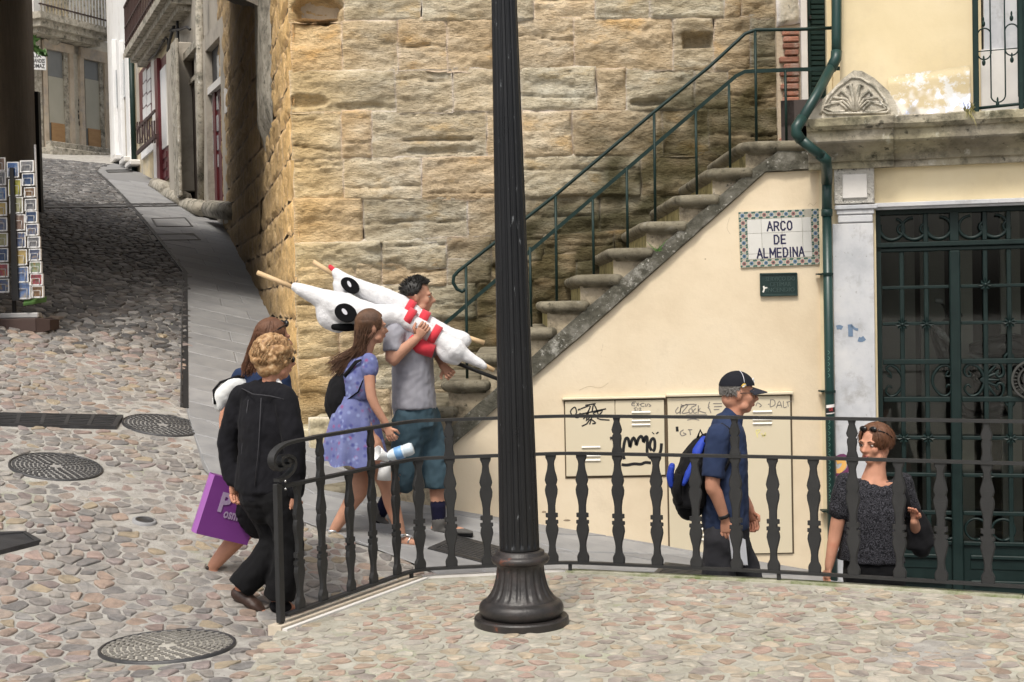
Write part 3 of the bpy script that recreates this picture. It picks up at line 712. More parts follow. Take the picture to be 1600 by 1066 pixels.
# alley face: rubble blocks, the nearest as stones of their own
def side_at(s):
    L0 = (side[1] - side[0]).length
    return (side[0].lerp(side[1], s / L0)) if s < L0 else side[1] + (side[2] - side[1]).normalized() * (s - L0)
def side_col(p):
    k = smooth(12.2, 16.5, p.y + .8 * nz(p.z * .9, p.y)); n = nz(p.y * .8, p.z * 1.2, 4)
    a = (1.8, 1.52, 1.08); b = (1.05, .95, .80)  # corner glow put into the colour: bright gold near, duller further in
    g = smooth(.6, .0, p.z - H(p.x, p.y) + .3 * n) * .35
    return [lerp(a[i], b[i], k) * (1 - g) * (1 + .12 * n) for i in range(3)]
fieldm = MB(); s = 0; L0 = (side[1] - side[0]).length
zrow = []
z = -.3
while z < 8.6:
    h = rs.uniform(.28, .46); zrow.append((z, z + h)); z += h
for (za, zb) in zrow:
    s = 0.0
    while s < 13.6:
        w = rs.uniform(.22, .62) * (1 if s < 6 else 1.5)
        if L0 - s > .05 and s + w > L0: w = L0 - s if L0 - s > .15 else w
        d0 = side[0] if s < L0 - .01 else side[1]; d1 = side[1] if s < L0 - .01 else side[2]
        du_ = (d1 - d0).normalized(); n_ = V(-du_.y, du_.x, 0); so = 0 if s < L0 - .01 else L0
        q = side_at(s)
        if H(q.x, q.y) - .5 < zb:
            wa = rs.uniform(-.03, .03)
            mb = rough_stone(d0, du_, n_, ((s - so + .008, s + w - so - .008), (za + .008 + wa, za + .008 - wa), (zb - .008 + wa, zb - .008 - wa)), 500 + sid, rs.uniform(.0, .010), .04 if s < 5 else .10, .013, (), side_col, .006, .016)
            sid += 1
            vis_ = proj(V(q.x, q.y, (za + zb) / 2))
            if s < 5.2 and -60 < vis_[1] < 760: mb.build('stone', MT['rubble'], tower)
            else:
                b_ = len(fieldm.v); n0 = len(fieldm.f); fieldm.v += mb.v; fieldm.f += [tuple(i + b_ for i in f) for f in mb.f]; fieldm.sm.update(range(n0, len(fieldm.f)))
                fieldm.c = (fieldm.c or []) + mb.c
        s += w
fieldm.build('rubble_masonry', MT['rubble'], tower, kind='stuff')
# grey render patch low on the alley face
mb = MB(); o_, d_ = side[0], (side[1] - side[0]).normalized(); n_ = V(-d_.y, d_.x, 0)
def patch(u, v):
    s_ = 3.1 + 2.3 * u; z_ = 3.6 + 2.2 * v; e = min(u, 1 - u, v, 1 - v)
    return o_ + d_ * (s_ + .2 * nz(z_ * 2, 3)) + V(0, 0, z_ + .2 * nz(s_ * 2, 7)) + n_ * (.085 * smooth(0, .15, e) + .012 * nz(s_ * 4, z_ * 4))
mb.grid(patch, 14, 18); mb.build('render_patch', MT['weathered'], tower)
# the arch over the alley and the house on its far side
jl = V(-7.84, 23.5, 0); jd = (side[2] - side[1]).normalized(); j0 = jl - jd * 10.2; j1 = jl
MT['dark_stone'] = M('shaded_stone', [(.13, .11, .09), (.20, .175, .145)], 3, .9, .8, 12, bdist=.03)
gate = thing('gate_house', 'dark masonry gate house beside the alley left of the tower', 'building', (j0.x, j0.y, 0))
mb = MB(); mb.prism([V(j0.x, j0.y, -1), V(j1.x, j1.y, -1), V(j1.x - 14, j1.y, -1), V(j0.x - 14, j0.y, -1)], (0, 0, 8.8)); mb.build('wall', MT['dark_stone'], gate)
mb = MB()
A0, A1 = j0 + jd * 2.6, j1 + jd * .0
def side_x(y):
    return lerp(side[0].x, side[1].x, (y - YT) / (17.8 - YT)) if y < 17.8 else lerp(side[1].x, side[2].x, (y - 17.8) / 8.2)
NV = 10
def vault(u, v):
    y = lerp(A0.y, 21.8, v); xl = j0.x + jd.x / jd.y * (y - j0.y) - .2; xr = side_x(y) + .25; x = lerp(xl, xr, u)
    zc = 1.78 + .228 * y; return V(x, y, zc - .55 * max(0, (abs(u - .5) * 2)) ** 2.4 * (1 if u > .5 else .25))
mb.grid(vault, 12, NV); mb.grid(lambda u, v: vault(u, v) + V(0, 0, 2.6 - .12 * (vault(u, v).y - 12)), 12, NV)
mb.grid(lambda u, v: vault(u, 0) + V(0, 0, v * (2.6 - .12 * (vault(u, 0).y - 12))), 12, 1); mb.grid(lambda u, v: vault(u, 1) + V(0, 0, v * (2.6 - .12 * (vault(u, 1).y - 12))), 12, 1)
mb.build('vault', MT['dark_stone'], gate)
post = MB(); q = gp(61, 333); post.box((q.x - .06, q.y - .06, q.z - .2), (q.x + .06, q.y + .06, q.z + 2.0)); post.build('door_post', MT['black'], gate)

# ------------------------------------------------------------ staircase
YW = 10.5
stairs = thing('staircase', 'worn stone outdoor staircase with rounded treads rising beside the tower', 'staircase', (0, YW, 0))
WALL = PF((0, YW), (1, 0))
mb = MB(); WALL.poly(mb, [(706, 697), (917, 519), (1196, 270), (1312, 264), (1318, 1010), (690, 900), (690, 711)], .0, .14); mb.build('plaster_wall', MT['cream'], stairs)
sg = MB(); SF = PF((0, YW - .035), (1, 0))
def band(u, v):
    low = [(672, 727), (917, 516), (1196, 268), (1256, 264), (1300, 263)]; up = [(672, 698), (905, 492), (1168, 270), (1216, 236), (1300, 226)]
    t = u * 4; i = min(3, int(t)); f = t - i
    a = (lerp(low[i][0], low[i + 1][0], f), lerp(low[i][1], low[i + 1][1], f)); b = (lerp(up[i][0], up[i + 1][0], f), lerp(up[i][1], up[i + 1][1], f))
    k = (lerp(a[0], b[0], v), lerp(a[1], b[1], v)); uu, zz = SF.uv(*k)
    return SF.w(uu, -.012 * nz(uu * 7, zz * 7) - .008 * nz(uu * 22, zz * 22), zz + (.008 * nz(uu * 9, v) if v in (0, 1) else 0))
sg.grid(band, 80, 7)
sg.grid(lambda u, v: band(u, 0) + V(0, .06 * v, 0), 80, 1); sg.grid(lambda u, v: band(u, 1) + V(0, .06 * v, 0), 80, 1)
sg.build('stringer', MT['moss_stone'], stairs)
def rise(i): return 1.695 + .1925 * (i - 1)
def nose(i): return .267 + .25 * (i - 1)
def outline(x, y0, y1, o, wid, ch=.055):
    L = x - o; Fr = y0 - o
    return [(L, y1), (L, Fr + ch + .05), (L + ch * .5, Fr + ch * .35), (L + ch + .05, Fr), (x + wid, Fr), (x + wid + o * .9, Fr + .03 + o), (x + wid + o * .9, y1)]
for i in range(-6, 8):
    x, zt = nose(i), rise(i); land = i == 7; wid = .30 if not land else .62
    yb = 12.17; tint = rs.uniform(.85, 1.1)
    r = MB(); yf = YW + .002 + .0015 * (i + 6); H_ = zt - .09 - rise(i - 1) + .24 + (1.2 if i < 0 else 0)
    xe = x + wid + .12
    r.add([(x, yf, zt - .085 - H_), (x, yf, zt - .085), (x, yb, zt - .085 - H_), (x, yb, zt - .085)], [(0, 1, 3, 2)], col=(1.05 * tint, .98 * tint, .60 * tint))
    r.add([(x, yf, zt - .085 - H_), (xe, yf, zt - .085 - H_), (xe, yf, zt - .085), (x, yf, zt - .085)], [(0, 1, 2, 3)], col=(.92 * tint, .84 * tint, .76 * tint))
    r.add([(x, yf, zt - .085), (xe, yf, zt - .085), (xe, yb, zt - .085), (x, yb, zt - .085), (xe, yf, zt - .085 - H_), (xe, yb, zt - .085 - H_)], [(0, 1, 2, 3), (1, 4, 5, 2)], col=(.8, .8, .8))
    st = r.build('step', MT['step'], stairs)
    t = MB(); prof = [(-.098, .004), (-.084, .012), (-.080, .03), (-.066, .048), (-.045, .058), (-.022, .055), (-.006, .040), (0, .018)]
    vs = []; cols = []; no = 7
    for dz, o in prof:
        for (a, b) in outline(x, YW, yb, o, wid - .02): vs.append((a, b + 0, zt + dz + .004 * nz(a * 9, b * 9, dz * 40)))
    fs = [(k * no + j, k * no + (j + 1) % no, (k + 1) * no + (j + 1) % no, (k + 1) * no + j) for k in range(len(prof) - 1) for j in range(no)]
    fs.append(tuple((len(prof) - 1) * no + j for j in range(no)))
    t.add(vs, fs, smooth=True, col=(.50 * tint, .48 * tint, .44 * tint)); t.build('tread', MT['step'], st, auto=50)
mb = MB(); mb.box((nose(7) + .3, YW + .01, rise(7) - .3), (2.45, 12.15, rise(7) - .012)); mb.build('landing', MT['step'], stairs)
mb = MB(); mb.tube([(nose(7) + .45, YW - .012, rise(7) - .045), (2.40, YW - .012, rise(7) - .045)], .045, 10, flat=1); mb.build('landing_edge', MT['step'], stairs)
fill = MB()
fill.prism([(nose(-6) + .2, 10.62, -.5), (2.3, 10.62, -.5), (2.3, 10.62, 2.5), (nose(7) + .2, 10.62, 2.5), (nose(-6) + .2, 10.62, .12)], (0, 1.5, 0)); fill.build('stair_fill', MT['step'], stairs)
for k, (pa, pb, yt, yy) in enumerate(((482, 534, 652, 11.55), (455, 492, 668, 11.75))):      # rough stone blocks at the stair foot
    a_, b_ = P(pa, 680, yy).x, P(pb, 680, yy).x; tz = P(pa, yt, yy).z; mb = MB()
    mb2 = rough_stone((0, yy, 0), (1, 0, 0), (0, -1, 0), ((a_, b_), (.2, .2), (tz, tz - .01)), 900 + k, .0, .02, .02, (), lambda p: (1.15, 1.08, .92), .02)
    mb.box((a_ + .02, yy + .01, .1), (b_ - .02, yy + .5, tz - .012), .02); b0 = len(mb2.v); n0 = len(mb2.f); mb2.v += mb.v; mb2.f += [tuple(i + b0 for i in f) for f in mb.f]; mb2.c += [(1.1, 1.05, .9, 1)] * len(mb.v)
    mb2.build('foot_stone', MT['step'], stairs)

# stair railing
YR = 10.75
srail = thing('stair_railing', 'slim dark green iron railing climbing the stone stairs', 'railing', tuple(P(728, 590, YR)))
def RP(x, y): return P(x, y, YR)
mb = MB(); pts = [(727, 452), (722, 456), (714, 452), (708, 442), (709, 432), (716, 424), (730, 413), (868, 305), (1022, 175), (1110, 103), (1164, 53), (1180, 47), (1250, 46), (1318, 43)]
mb.tube([RP(*p) for p in pts], .0135, 8); mb.build('handrail', MT['green_rail'], srail)
mb = MB(); mb.bar([RP(*p) for p in ((640, 556), (690, 510), (1150, 119), (1164, 112), (1240, 109), (1319, 107))], .017, .028); mb.build('lower_rail', MT['green_rail'], srail)
for x, yt, yb in ((728, 416, 596), (868, 306, 472), (1022, 176, 350), (1180, 48, 223)):
    mb = MB(); mb.tube([RP(x - (yb - yt) * 0.01 * 0, yt), RP(x + 2, yb)], .011, 8); mb.build('long_post', MT['green_rail'], srail)
for x, yt, yb in ((828, 386, 515), (926, 312, 434), (979, 262, 393), (1087, 174, 306), (1139, 132, 266), (1227, 110, 222)):
    mb = MB(); mb.tube([RP(x, yt), RP(x + 2, yb)], .0105, 8); mb.build('short_post', MT['green_rail'], srail)
for y in (44, 108):
    mb = MB(); q = RP(1319, y); mb.box((q.x - .012, q.y - .02, q.z - .035), (q.x + .012, q.y + .02, q.z + .035), .003); mb.build('wall_plate', MT['green_rail'], srail)
mb = MB()
for k in range(9):
    a = k * .7; q = V(*WALL.w(*[WALL.uv(1027, 394)[0], -.03, WALL.uv(1027, 394)[1]])); 
    L = .05 + .03 * (k % 3); d = V(math.cos(a) * .8, -.35, .35 + .5 * abs(math.sin(a * 2)))
    for s_ in range(5):
        b = q + d * L * (s_ / 5); w = V(-d.z, 0, d.x).normalized() * .012 * (1 - s_ / 6)
        mb.add([b - w, b + d * L * .12 - w * .3, b + w, b + d * L * .25], [(0, 1, 2, 3)])
MT['leaf'] = M('leaf', [(.05, .13, .03), (.09, .19, .04)], 8, .6, 0, rnd=.2)
fern = mb.build('fern', MT['leaf']); tag(fern, 'small bright green fern sprouting beside a stone stair tread', 'plant')
# ------------------------------------------------------------ cream house on the right
o_ = P(1290, 600, 10.47); HA = math.radians(-15)
FAC = PF((o_.x, o_.y), (math.cos(HA), math.sin(HA)))
house = thing('townhouse', 'cream plastered house with stone cornice, white pilaster and green iron door', 'building', (o_.x, o_.y, -.7))
DL = FAC.u(1372, 600); DR = DL + 2.16; ZL = FAC.z(1480, 322); ZG = -1.0     # door opening
def hb(name, m, x0, y0, x1, y1, d0, d1, bev=0, parent=house, label=None, col=None):
    mb = MB(); FAC.box(mb, x0, y0, x1, y1, d0, d1, bev, col); return mb.build(name, m, parent, label=label)
zc = FAC.z(1400, 186); u0 = FAC.u(1312, 90)
mb = MB(FAC.mx)
mb.box((-.03, 0, ZG), (DL - .002, .32, ZL)); mb.box((DR + .002, 0, ZG), (DR + 1.3, .32, ZL)); mb.box((-.03, 0, ZL + .002), (DR + 1.3, .32, zc - .05))
mb.build('wall', MT['cream2'], house)
mb = MB(FAC.mx); uw = FAC.u(1534, 90)
mb.box((u0, .02, zc - .05), (uw, .34, 7.5)); mb.box((uw + 1.1, .02, zc - .05), (DR + 1.3, .34, 7.5)); mb.box((uw, .02, zc + 2.3), (uw + 1.1, .34, 7.5))
mb.box((u0, .34, zc - .05), (u0 + .3, 2.4, 7.5)); mb.build('upper_wall', MT['cream2'], house)
# cornice: profile along the front, with a break under the pediment
def czs(*ys): return [FAC.z(1400, y) for y in ys]
z0, z1, z2, z3, z4, z5, z6, z7 = czs(262, 252, 246, 226, 223, 207, 200, 187)
PRF = [(0, z0), (-.045, z0), (-.05, z1), (-.075, z1 + .004), (-.085, z2), (-.10, z2 + .02), (-.15, (z2 + z3) / 2 + .01), (-.225, z3), (-.235, z4), (-.235, z5), (-.26, z5 + .006), (-.285, z6), (-.29, z7 - .01), (-.27, z7), (0, z7 + .02)]
def cornice(ua, ub, dd, name, seg=24):
    mb = MB(FAC.mx); n = len(PRF)
    vs = []; cols = []
    for k in range(seg + 1):
        u = lerp(ua, ub, k / seg)
        for d, z in PRF: vs.append((u, d - (dd if d < 0 else 0) + .006 * nz(u * 6, z * 9) * (d < 0), z + .004 * nz(u * 5, d * 20)))
    fs = [(k * n + j, (k + 1) * n + j, (k + 1) * n + j + 1, k * n + j + 1) for k in range(seg) for j in range(n - 1)] + [tuple(range(n)), tuple(seg * n + j for j in range(n))[::-1]]
    mb.add(vs, fs)
    mb.c = []
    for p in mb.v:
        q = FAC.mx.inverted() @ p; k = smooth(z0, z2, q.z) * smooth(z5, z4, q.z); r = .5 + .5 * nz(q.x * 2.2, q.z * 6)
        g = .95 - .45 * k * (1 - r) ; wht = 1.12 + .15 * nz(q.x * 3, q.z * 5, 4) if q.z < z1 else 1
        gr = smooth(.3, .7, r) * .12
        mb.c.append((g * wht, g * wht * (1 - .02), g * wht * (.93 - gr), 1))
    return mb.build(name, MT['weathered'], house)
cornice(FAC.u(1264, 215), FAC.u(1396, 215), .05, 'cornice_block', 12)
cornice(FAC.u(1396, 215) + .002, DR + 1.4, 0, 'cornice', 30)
# pediment stone with a carved palmette
mb = MB(FAC.mx); pd = -.27
pp = [(1262, 190), (1264, 181), (1278, 163), (1300, 140), (1318, 122), (1334, 110), (1347, 111), (1366, 122), (1388, 142), (1402, 164), (1409, 178), (1408, 186)]
q = [FAC.uv(x, y, pd) for x, y in pp]
mb.prism([(u, pd, z) for u, z in q], (0, .24, 0), col=(1.25, 1.24, 1.22)); ped = mb.build('pediment', MT['weathered'], house)
mb = MB(FAC.mx)
def carve(pts, r=.012, dz=0, cl=False): mb.tube([V(FAC.uv(x, y, pd)[0], pd - .004, FAC.uv(x, y, pd)[1]) for x, y in pts], r, 6, col=(1.5, 1.5, 1.5), closed=cl)
carve([(1284, 172), (1292, 155), (1310, 136), (1330, 122), (1344, 122), (1366, 135), (1382, 154), (1390, 172), (1384, 176), (1292, 178)], .010, cl=True)
for sx in (-1, 1):
    for k in range(4):
        bx = 1336; ex = 1336 + sx * (8 + k * 14); ey = 126 + k * 10 + (k > 2) * 4
        carve([(bx + sx * 2, 174), (bx + sx * (4 + k * 5), 158 - 3 * (3 - k)), (ex, ey + 6), (ex + sx * 4, ey + 10 + k * 3)], .013 - .001 * k)
    carve([(bx + sx * 12, 172), (bx + sx * 24, 160), (bx + sx * 40, 160), (bx + sx * 48, 170), (bx + sx * 34, 175), (bx + sx * 16, 174)], .010)
mb.build('palmette', MT['weathered'], ped)
# flaking wall foot above the cornice
MT['peel'] = M('flaking_whitewash', [(.60, .50, .32), (.64, .55, .37)], 3, .9, .4, 30, dirt=(.72, .72, .72), dscale=9, dlo=.50, dhi=.56, bdist=.008, vcol=True)
mb = MB(FAC.mx); ua, ub = FAC.u(1388, 150), FAC.u(1516, 150); za, zb = FAC.z(1450, 188), FAC.z(1450, 116)
def pl(u, v):
    z = lerp(za, zb + .05 * u, v); x = lerp(ua, ub, u); return V(x, .016 - .022 * smooth(1, .8, v) - .02 * (1 - v) + .006 * nz(x * 9, z * 9), z)
def plc(p):
    q = FAC.mx.inverted() @ p; h = (q.z - za) / (zb - za); x = (q.x - ua) / (ub - ua)
    n = nz(q.x * 11, q.z * 9, 2) * .6 + nz(q.x * 26, q.z * 22, 5) * .5
    b = smooth(-.1, .3, n + .55 - h * 1.15); d = smooth(.0, .35, nz(q.x * 7, q.z * 5, 9) + .25 - abs(x - .28) * 1.6 - h * .5)
    c = [lerp(a, w, b) for a, w in zip((.92, .92, .9), (1.2, 1.35, 1.9))]
    return [lerp(a, e, d * .75) for a, e in zip(c, (.42, .46, .6))]
mb.grid(pl, 60, 32, colfn=plc); mb.build('flaking_plinth', MT['peel'], house)
# pilaster
hb('pilaster_shaft', MT['marble'], 1305, 349, 1369, 1010, -.075, .0, .004)
hb('capital', MT['marble'], 1304, 320, 1371, 327, -.10, .0, .006); hb('capital', MT['marble'], 1307, 327, 1366, 335, -.085, .0, .006); hb('capital', MT['marble'], 1309, 335.5, 1364, 348, -.08, .0, .008)
MT['pitted'] = M('pitted_stone', [(.48, .46, .42), (.60, .58, .53)], 6, .9, 1.0, 40, dirt=(.10, .10, .09), dscale=22, dlo=.56, dhi=.62, bdist=.03)
hb('pilaster_block', MT['pitted'], 1303, 262, 1366, 318.5, -.075, .0, .006)
pb = hb('block_panel', MT['white_stone'], 1316, 272, 1355, 310, -.09, -.07, .006)
hb('lintel_strip', MT['marble'], 1366, 311, 1720, 318, -.035, .0, .004); hb('lintel_soffit', MT['marble'], 1368, 318.3, 1720, 322, -.012, .04, .002)
mb = MB(FAC.mx); mb.box((DR + .02, -.075, ZG), (DR + .32, 0, ZL + .1)); mb.build('pilaster_shaft', MT['marble'], house)
# graffiti dabs on the pilaster
MT['blue_ink'] = M('blue_spray', [(.10, .16, .25), (.16, .23, .33)], 9, .6, 0)
MT['purple_ink'] = M('purple_spray', [(.14, .03, .10)], 9, .6, 0); MT['orange_ink'] = M('orange_spray', [(.75, .42, .12)], 9, .6, 0)
def stroke(mb, pf, pts, w, d, k=3):
    """flat painted ribbon on plane pf at depth d; points in the photograph, width in metres"""
    mb.mx = pf.mx; q = []
    for i in range(len(pts) - 1):
        for t in range(k):
            f = t / k; p0 = pts[max(i - 1, 0)]; p1 = pts[i]; p2 = pts[i + 1]; p3 = pts[min(i + 2, len(pts) - 1)]
            q.append(tuple(.5 * (2 * p1[c] + (p2[c] - p0[c]) * f + (2 * p0[c] - 5 * p1[c] + 4 * p2[c] - p3[c]) * f * f + (3 * p1[c] - p0[c] - 3 * p2[c] + p3[c]) * f ** 3) for c in (0, 1)))
    q.append(pts[-1]); q = [V(*pf.uv(x, y, d), 0) for x, y in q]; vs = []
    for i, p in enumerate(q):
        t = (q[min(i + 1, len(q) - 1)] - q[max(i - 1, 0)]); t = t.normalized() if t.length > 1e-6 else V(1, 0, 0)
        n = V(-t.y, t.x, 0) * w / 2
        vs += [(p.x + n.x, d, p.y + n.y), (p.x - n.x, d, p.y - n.y)]
    mb.add(vs, [(2 * i, 2 * i + 1, 2 * i + 3, 2 * i + 2) for i in range(len(q) - 1)])
g = MB(); stroke(g, FAC, [(1307, 512), (1312, 511), (1316, 513)], .03, -.077); stroke(g, FAC, [(1328, 507), (1329, 516), (1329, 526)], .034, -.077)
stroke(g, FAC, [(1330, 509), (1336, 514), (1341, 515)], .018, -.077); stroke(g, FAC, [(1341, 530), (1346, 531), (1351, 528)], .035, -.077)
g.build('graffiti', MT['blue_ink'], house)
g = MB(); stroke(g, FAC, [(1306, 716), (1318, 712), (1327, 722), (1324, 735), (1313, 742), (1306, 741)], .028, -.077); g.build('graffiti', MT['purple_ink'], house)
g = MB(); stroke(g, FAC, [(1307, 722), (1316, 720), (1319, 727), (1313, 735), (1307, 736)], .035, -.0775); g.build('graffiti', MT['orange_ink'], house)
# iron door
IR = MT['green_iron']; DD = .10       # ironwork stands this deep in the opening
door = MB(); FAC.box(door, 1372, 326, 1380, 1000, DD - .03, DD + .05); door = door.build('iron_door', IR, house)
def db(name, x0, y0, x1, y1, d0=DD - .02, d1=DD + .02, bev=.004): return hb(name, IR, x0, y0, x1, y1, d0, d1, bev, door)
ur = DR; XRT = 1598
def mir(x): return 2 * XRT - x
def du_box(name, u0_, u1_, z0_, z1_, d0, d1, bev=.004, m=None, mbx=None):
    mb = MB(FAC.mx); mb.box((u0_, d0, z0_), (u1_, d1, z1_), bev); return mb.build(name, m or IR, door)
UC = (DL + DR) / 2
def UU(x): return FAC.u(x, 600, DD)
def ZZ(y, x=1480): return FAC.z(x, y, DD)
def both(name, x0, x1, y0, y1, d0=DD - .02, d1=DD + .02, bev=.004):
    a, b = UU(x0), UU(x1)
    du_box(name, a, b, ZZ(y1), ZZ(y0), d0, d1, bev); du_box(name, 2 * UC - b, 2 * UC - a, ZZ(y1), ZZ(y0), d0, d1, bev)
both('mullion', 1485, 1502, 392, 1000, DD - .05, DD + .04, .008); both('stile', 1486.5, 1500.5, 330, 377, DD - .02, DD + .03)
du_box('transom', DL, DR, ZZ(385), ZZ(377), DD - .05, DD + .04, .006); du_box('transom', DL, DR, ZZ(392), ZZ(385.4), DD - .03, DD + .03, .006); du_box('top_rail', DL, DR, ZZ(333), ZL, DD - .02, DD + .04)
du_box('stile', DR - .04, DR, -1, ZZ(326), DD - .03, DD + .05)
for x in (1411, 1449): both('vertical_bar', x - 3.6, x + 3.6, 392, 848)
for x in (1541, 1578): both('vertical_bar', x - 3.6, x + 3.6, 392, 848)
for y, h in ((448, 2.6), (505, 2.6), (565, 4), (624, 4), (684, 2.8), (742, 2.8), (801, 3), (848, 3)):
    a, b = DL + .035, DR - .035; s_ = [a, UU(1485), UU(1502), 2 * UC - UU(1502), 2 * UC - UU(1485), b]
    for i in (0, 2, 4): du_box('cross_bar', s_[i] + .002, s_[i + 1] - .002, ZZ(y + h), ZZ(y - h), DD - .024, DD + .018, .004)
for x in (1449, 1541, 1578): both('fanlight_bar', x - 3.6, x + 3.6, 333, 377)
a, b = DL + .035, DR - .035; s_ = [a, UU(1485), UU(1502), 2 * UC - UU(1502), 2 * UC - UU(1485), b]
for i in (0, 2, 4):
    du_box('kick_panel', s_[i] + .002, s_[i + 1] - .002, -1.0, ZZ(851), DD - .005, DD + .02, .004)
    for (ya, yb) in ((866, 872), (905, 911)): du_box('kick_moulding', s_[i] + .05, s_[i + 1] - .05, ZZ(yb), ZZ(ya), DD - .03, DD - .004, .006)
    du_box('kick_moulding', s_[i] + .05, s_[i + 1] - .05, ZZ(888), ZZ(872.4), DD - .012, DD - .004, .004)
def scroll(cx, cy, r, a0, turns, flip=1, ra=.010, rend=.22, n=26, side=1, mbx=None, name='scroll'):
    """spiral in the ironwork plane, centre in the photograph, r in px; side -1 mirrors it to the other half of the door"""
    mb = MB(FAC.mx); k = .0046; c = V(UU(cx), 0, ZZ(cy, 1480)); pts = []
    for i in range(n + 1):
        t = i / n; a = a0 + flip * turns * 2 * PI * t; q = r * k * lerp(1, rend, t)
        x = c.x + q * math.cos(a)
        pts.append(V(x if side > 0 else 2 * UC - x, DD - .005, c.z + q * math.sin(a)))
    mb.tube(pts, [(.014, 1.25 * ra * lerp(1, .6, i / n)) for i in range(n + 1)], 6, upv=(0, 1, 0)); return mb.build(name, IR, door)
def path(pts, r=.010, name='scroll', tip=.5):
    for sgn in (1, -1):
        mb = MB(FAC.mx); q = []
        for x, y in pts: u = UU(x); q.append(V(u if sgn > 0 else 2 * UC - u, DD - .005, ZZ(y)))
        out = []
        for i in range(len(q) - 1):
            for t in range(4):
                f = t / 4; p0 = q[max(i - 1, 0)]; p1 = q[i]; p2 = q[i + 1]; p3 = q[min(i + 2, len(q) - 1)]
                out.append(.5 * (2 * p1 + (p2 - p0) * f + (2 * p0 - 5 * p1 + 4 * p2 - p3) * f * f + (3 * p1 - p0 - 3 * p2 + p3) * f ** 3))
        out.append(q[-1]); m = len(out)
        mb.tube(out, [(.014, 1.3 * r * lerp(1, tip, abs(2 * i / (m - 1) - 1))) for i in range(m)], 6, upv=(0, 1, 0)); mb.build(name, IR, door)
path([(1386, 594 - 8), (1393, 590), (1391, 582), (1385, 576), (1392, 570), (1403, 577), (1410, 590), (1410, 602), (1402, 615), (1391, 619), (1384, 612), (1388, 603), (1394, 606)])
path([(1482, 580), (1478, 587), (1484, 588), (1487, 580), (1480, 571), (1468, 574), (1458, 588), (1458, 602), (1468, 616), (1480, 618), (1487, 608), (1482, 601), (1478, 606)])
path([(1513, 580), (1517, 587), (1510, 588), (1507, 578), (1515, 570), (1528, 574), (1537, 588), (1537, 602), (1528, 616), (1515, 618), (1507, 608), (1512, 601), (1517, 606)])
for k, (ex, ey) in enumerate(((1557, 571), (1561, 583), (1562, 594), (1560, 604), (1556, 620))):
    path([(1531, 594), (1540, 594 + (ey - 594) * .25), (1550, 594 + (ey - 594) * .7), (ex, ey)], .011, 'palmette_leaf', .35)
path([(1556, 565), (1566, 573), (1568, 585), (1561, 590), (1556, 584), (1561, 579)], .010); path([(1556, 624), (1566, 617), (1568, 604), (1562, 599), (1556, 605), (1561, 610)], .010)
path([(1567, 566), (1577, 569), (1583, 560), (1577, 553), (1570, 559), (1574, 564)], .011); path([(1567, 623), (1577, 620), (1584, 628), (1578, 635), (1571, 630), (1575, 625)], .011)
# medallion with a monogram
mc = V(UC, DD - .03, ZZ(594)); MR = 32 * .0046
def ringm(r0, r1, d0, name, m=IR, p=None):
    mb = MB(FAC.mx @ Matrix.Translation(mc) @ Matrix.Rotation(PI / 2, 4, 'X')); mb.lathe([(r0, d0), (r0, d0 + .018), (r1, d0 + .018), (r1, d0)], n=40, cap=False, smooth=False); return mb.build(name, m, p or door)
MT['med'] = M('worn_iron', [(.035, .035, .032), (.055, .055, .05)], 9, .5, .2, 60)
ringm(MR * .9, MR, 0, 'medallion_rim', MT['med']); ringm(MR * .62, MR * .70, .0, 'medallion_ring', MT['med'])
mb = MB(FAC.mx @ Matrix.Translation(mc) @ Matrix.Rotation(PI / 2, 4, 'X'))
for i in range(28):
    a = 2 * PI * i / 28; mb.tube([(MR * .72 * math.cos(a), MR * .72 * math.sin(a), .008), (MR * .88 * math.cos(a), MR * .88 * math.sin(a), .008)], .0045, 5)
mb.build('medallion_beads', MT['med'], door)
mb = MB(FAC.mx @ Matrix.Translation(mc) @ Matrix.Rotation(PI / 2, 4, 'X')); r_ = MR * .6
for pts in ([(-.7, -.5), (-.45, .1), (0, .8), (.45, .1), (.7, -.5)], [(-.4, -.1), (0, -.25), (.4, -.1)], [(.35, .7), (-.1, .85), (-.6, .45), (-.75, -.1), (-.4, -.7), (.2, -.8), (.7, -.35)], [(-.2, .6), (.1, -.8)]):
    mb.tube([(x * r_, y * r_, .01) for x, y in pts], .007, 6)
mb.build('monogram', MT['med'], door)
# rosettes
def rosette(x, y):
    for sgn in (1, -1):
        mb = MB(FAC.mx); c = V(UU(x) if sgn > 0 else 2 * UC - UU(x), DD - .03, ZZ(y)); mb.ball(c, .014, 8, 5)
        for k in range(8):
            a = PI / 4 * k; d = V(math.cos(a), 0, math.sin(a)); t = V(-d.z, 0, d.x); L = .048 if k % 2 else .056
            mb.add([c, c + d * L * .55 + t * .012 + V(0, -.008, 0), c + d * L + V(0, .004, 0), c + d * L * .55 - t * .012 + V(0, -.008, 0), c + d * L * .5 + V(0, .012, 0)], [(0, 1, 2, 3), (1, 4, 2), (2, 4, 3)])
        mb.build('rosette', IR, door)
for x, y in ((1541, 446), (1411, 506), (1449, 506), (1578, 505), (1411, 684), (1449, 684), (1578, 684), (1541, 742)): rosette(x, y)
# top and bottom scrollwork rows
for cx, a0, fl in ((1398, PI * .9, 1), (1430, 0, -1), (1471, PI, 1), (1519, 0, -1), (1558, PI, 1)):
    for sd_ in (1, -1): scroll(cx, 354, 21, a0, .75, fl, .014, .75, side=sd_)
for cx in (1413, 1449, 1541, 1578):
    for sd_ in (1, -1): scroll(cx, 358, 10, PI * .5, .8, 1, .010, .2, n=14, side=sd_, name='leaf_curl')
for cx in (1398, 1478, 1523, 1565):
    for sd_ in (1, -1): scroll(cx, 826, 17, -PI / 2, 1.0, 1, .011, 1.0, side=sd_, name='ring')
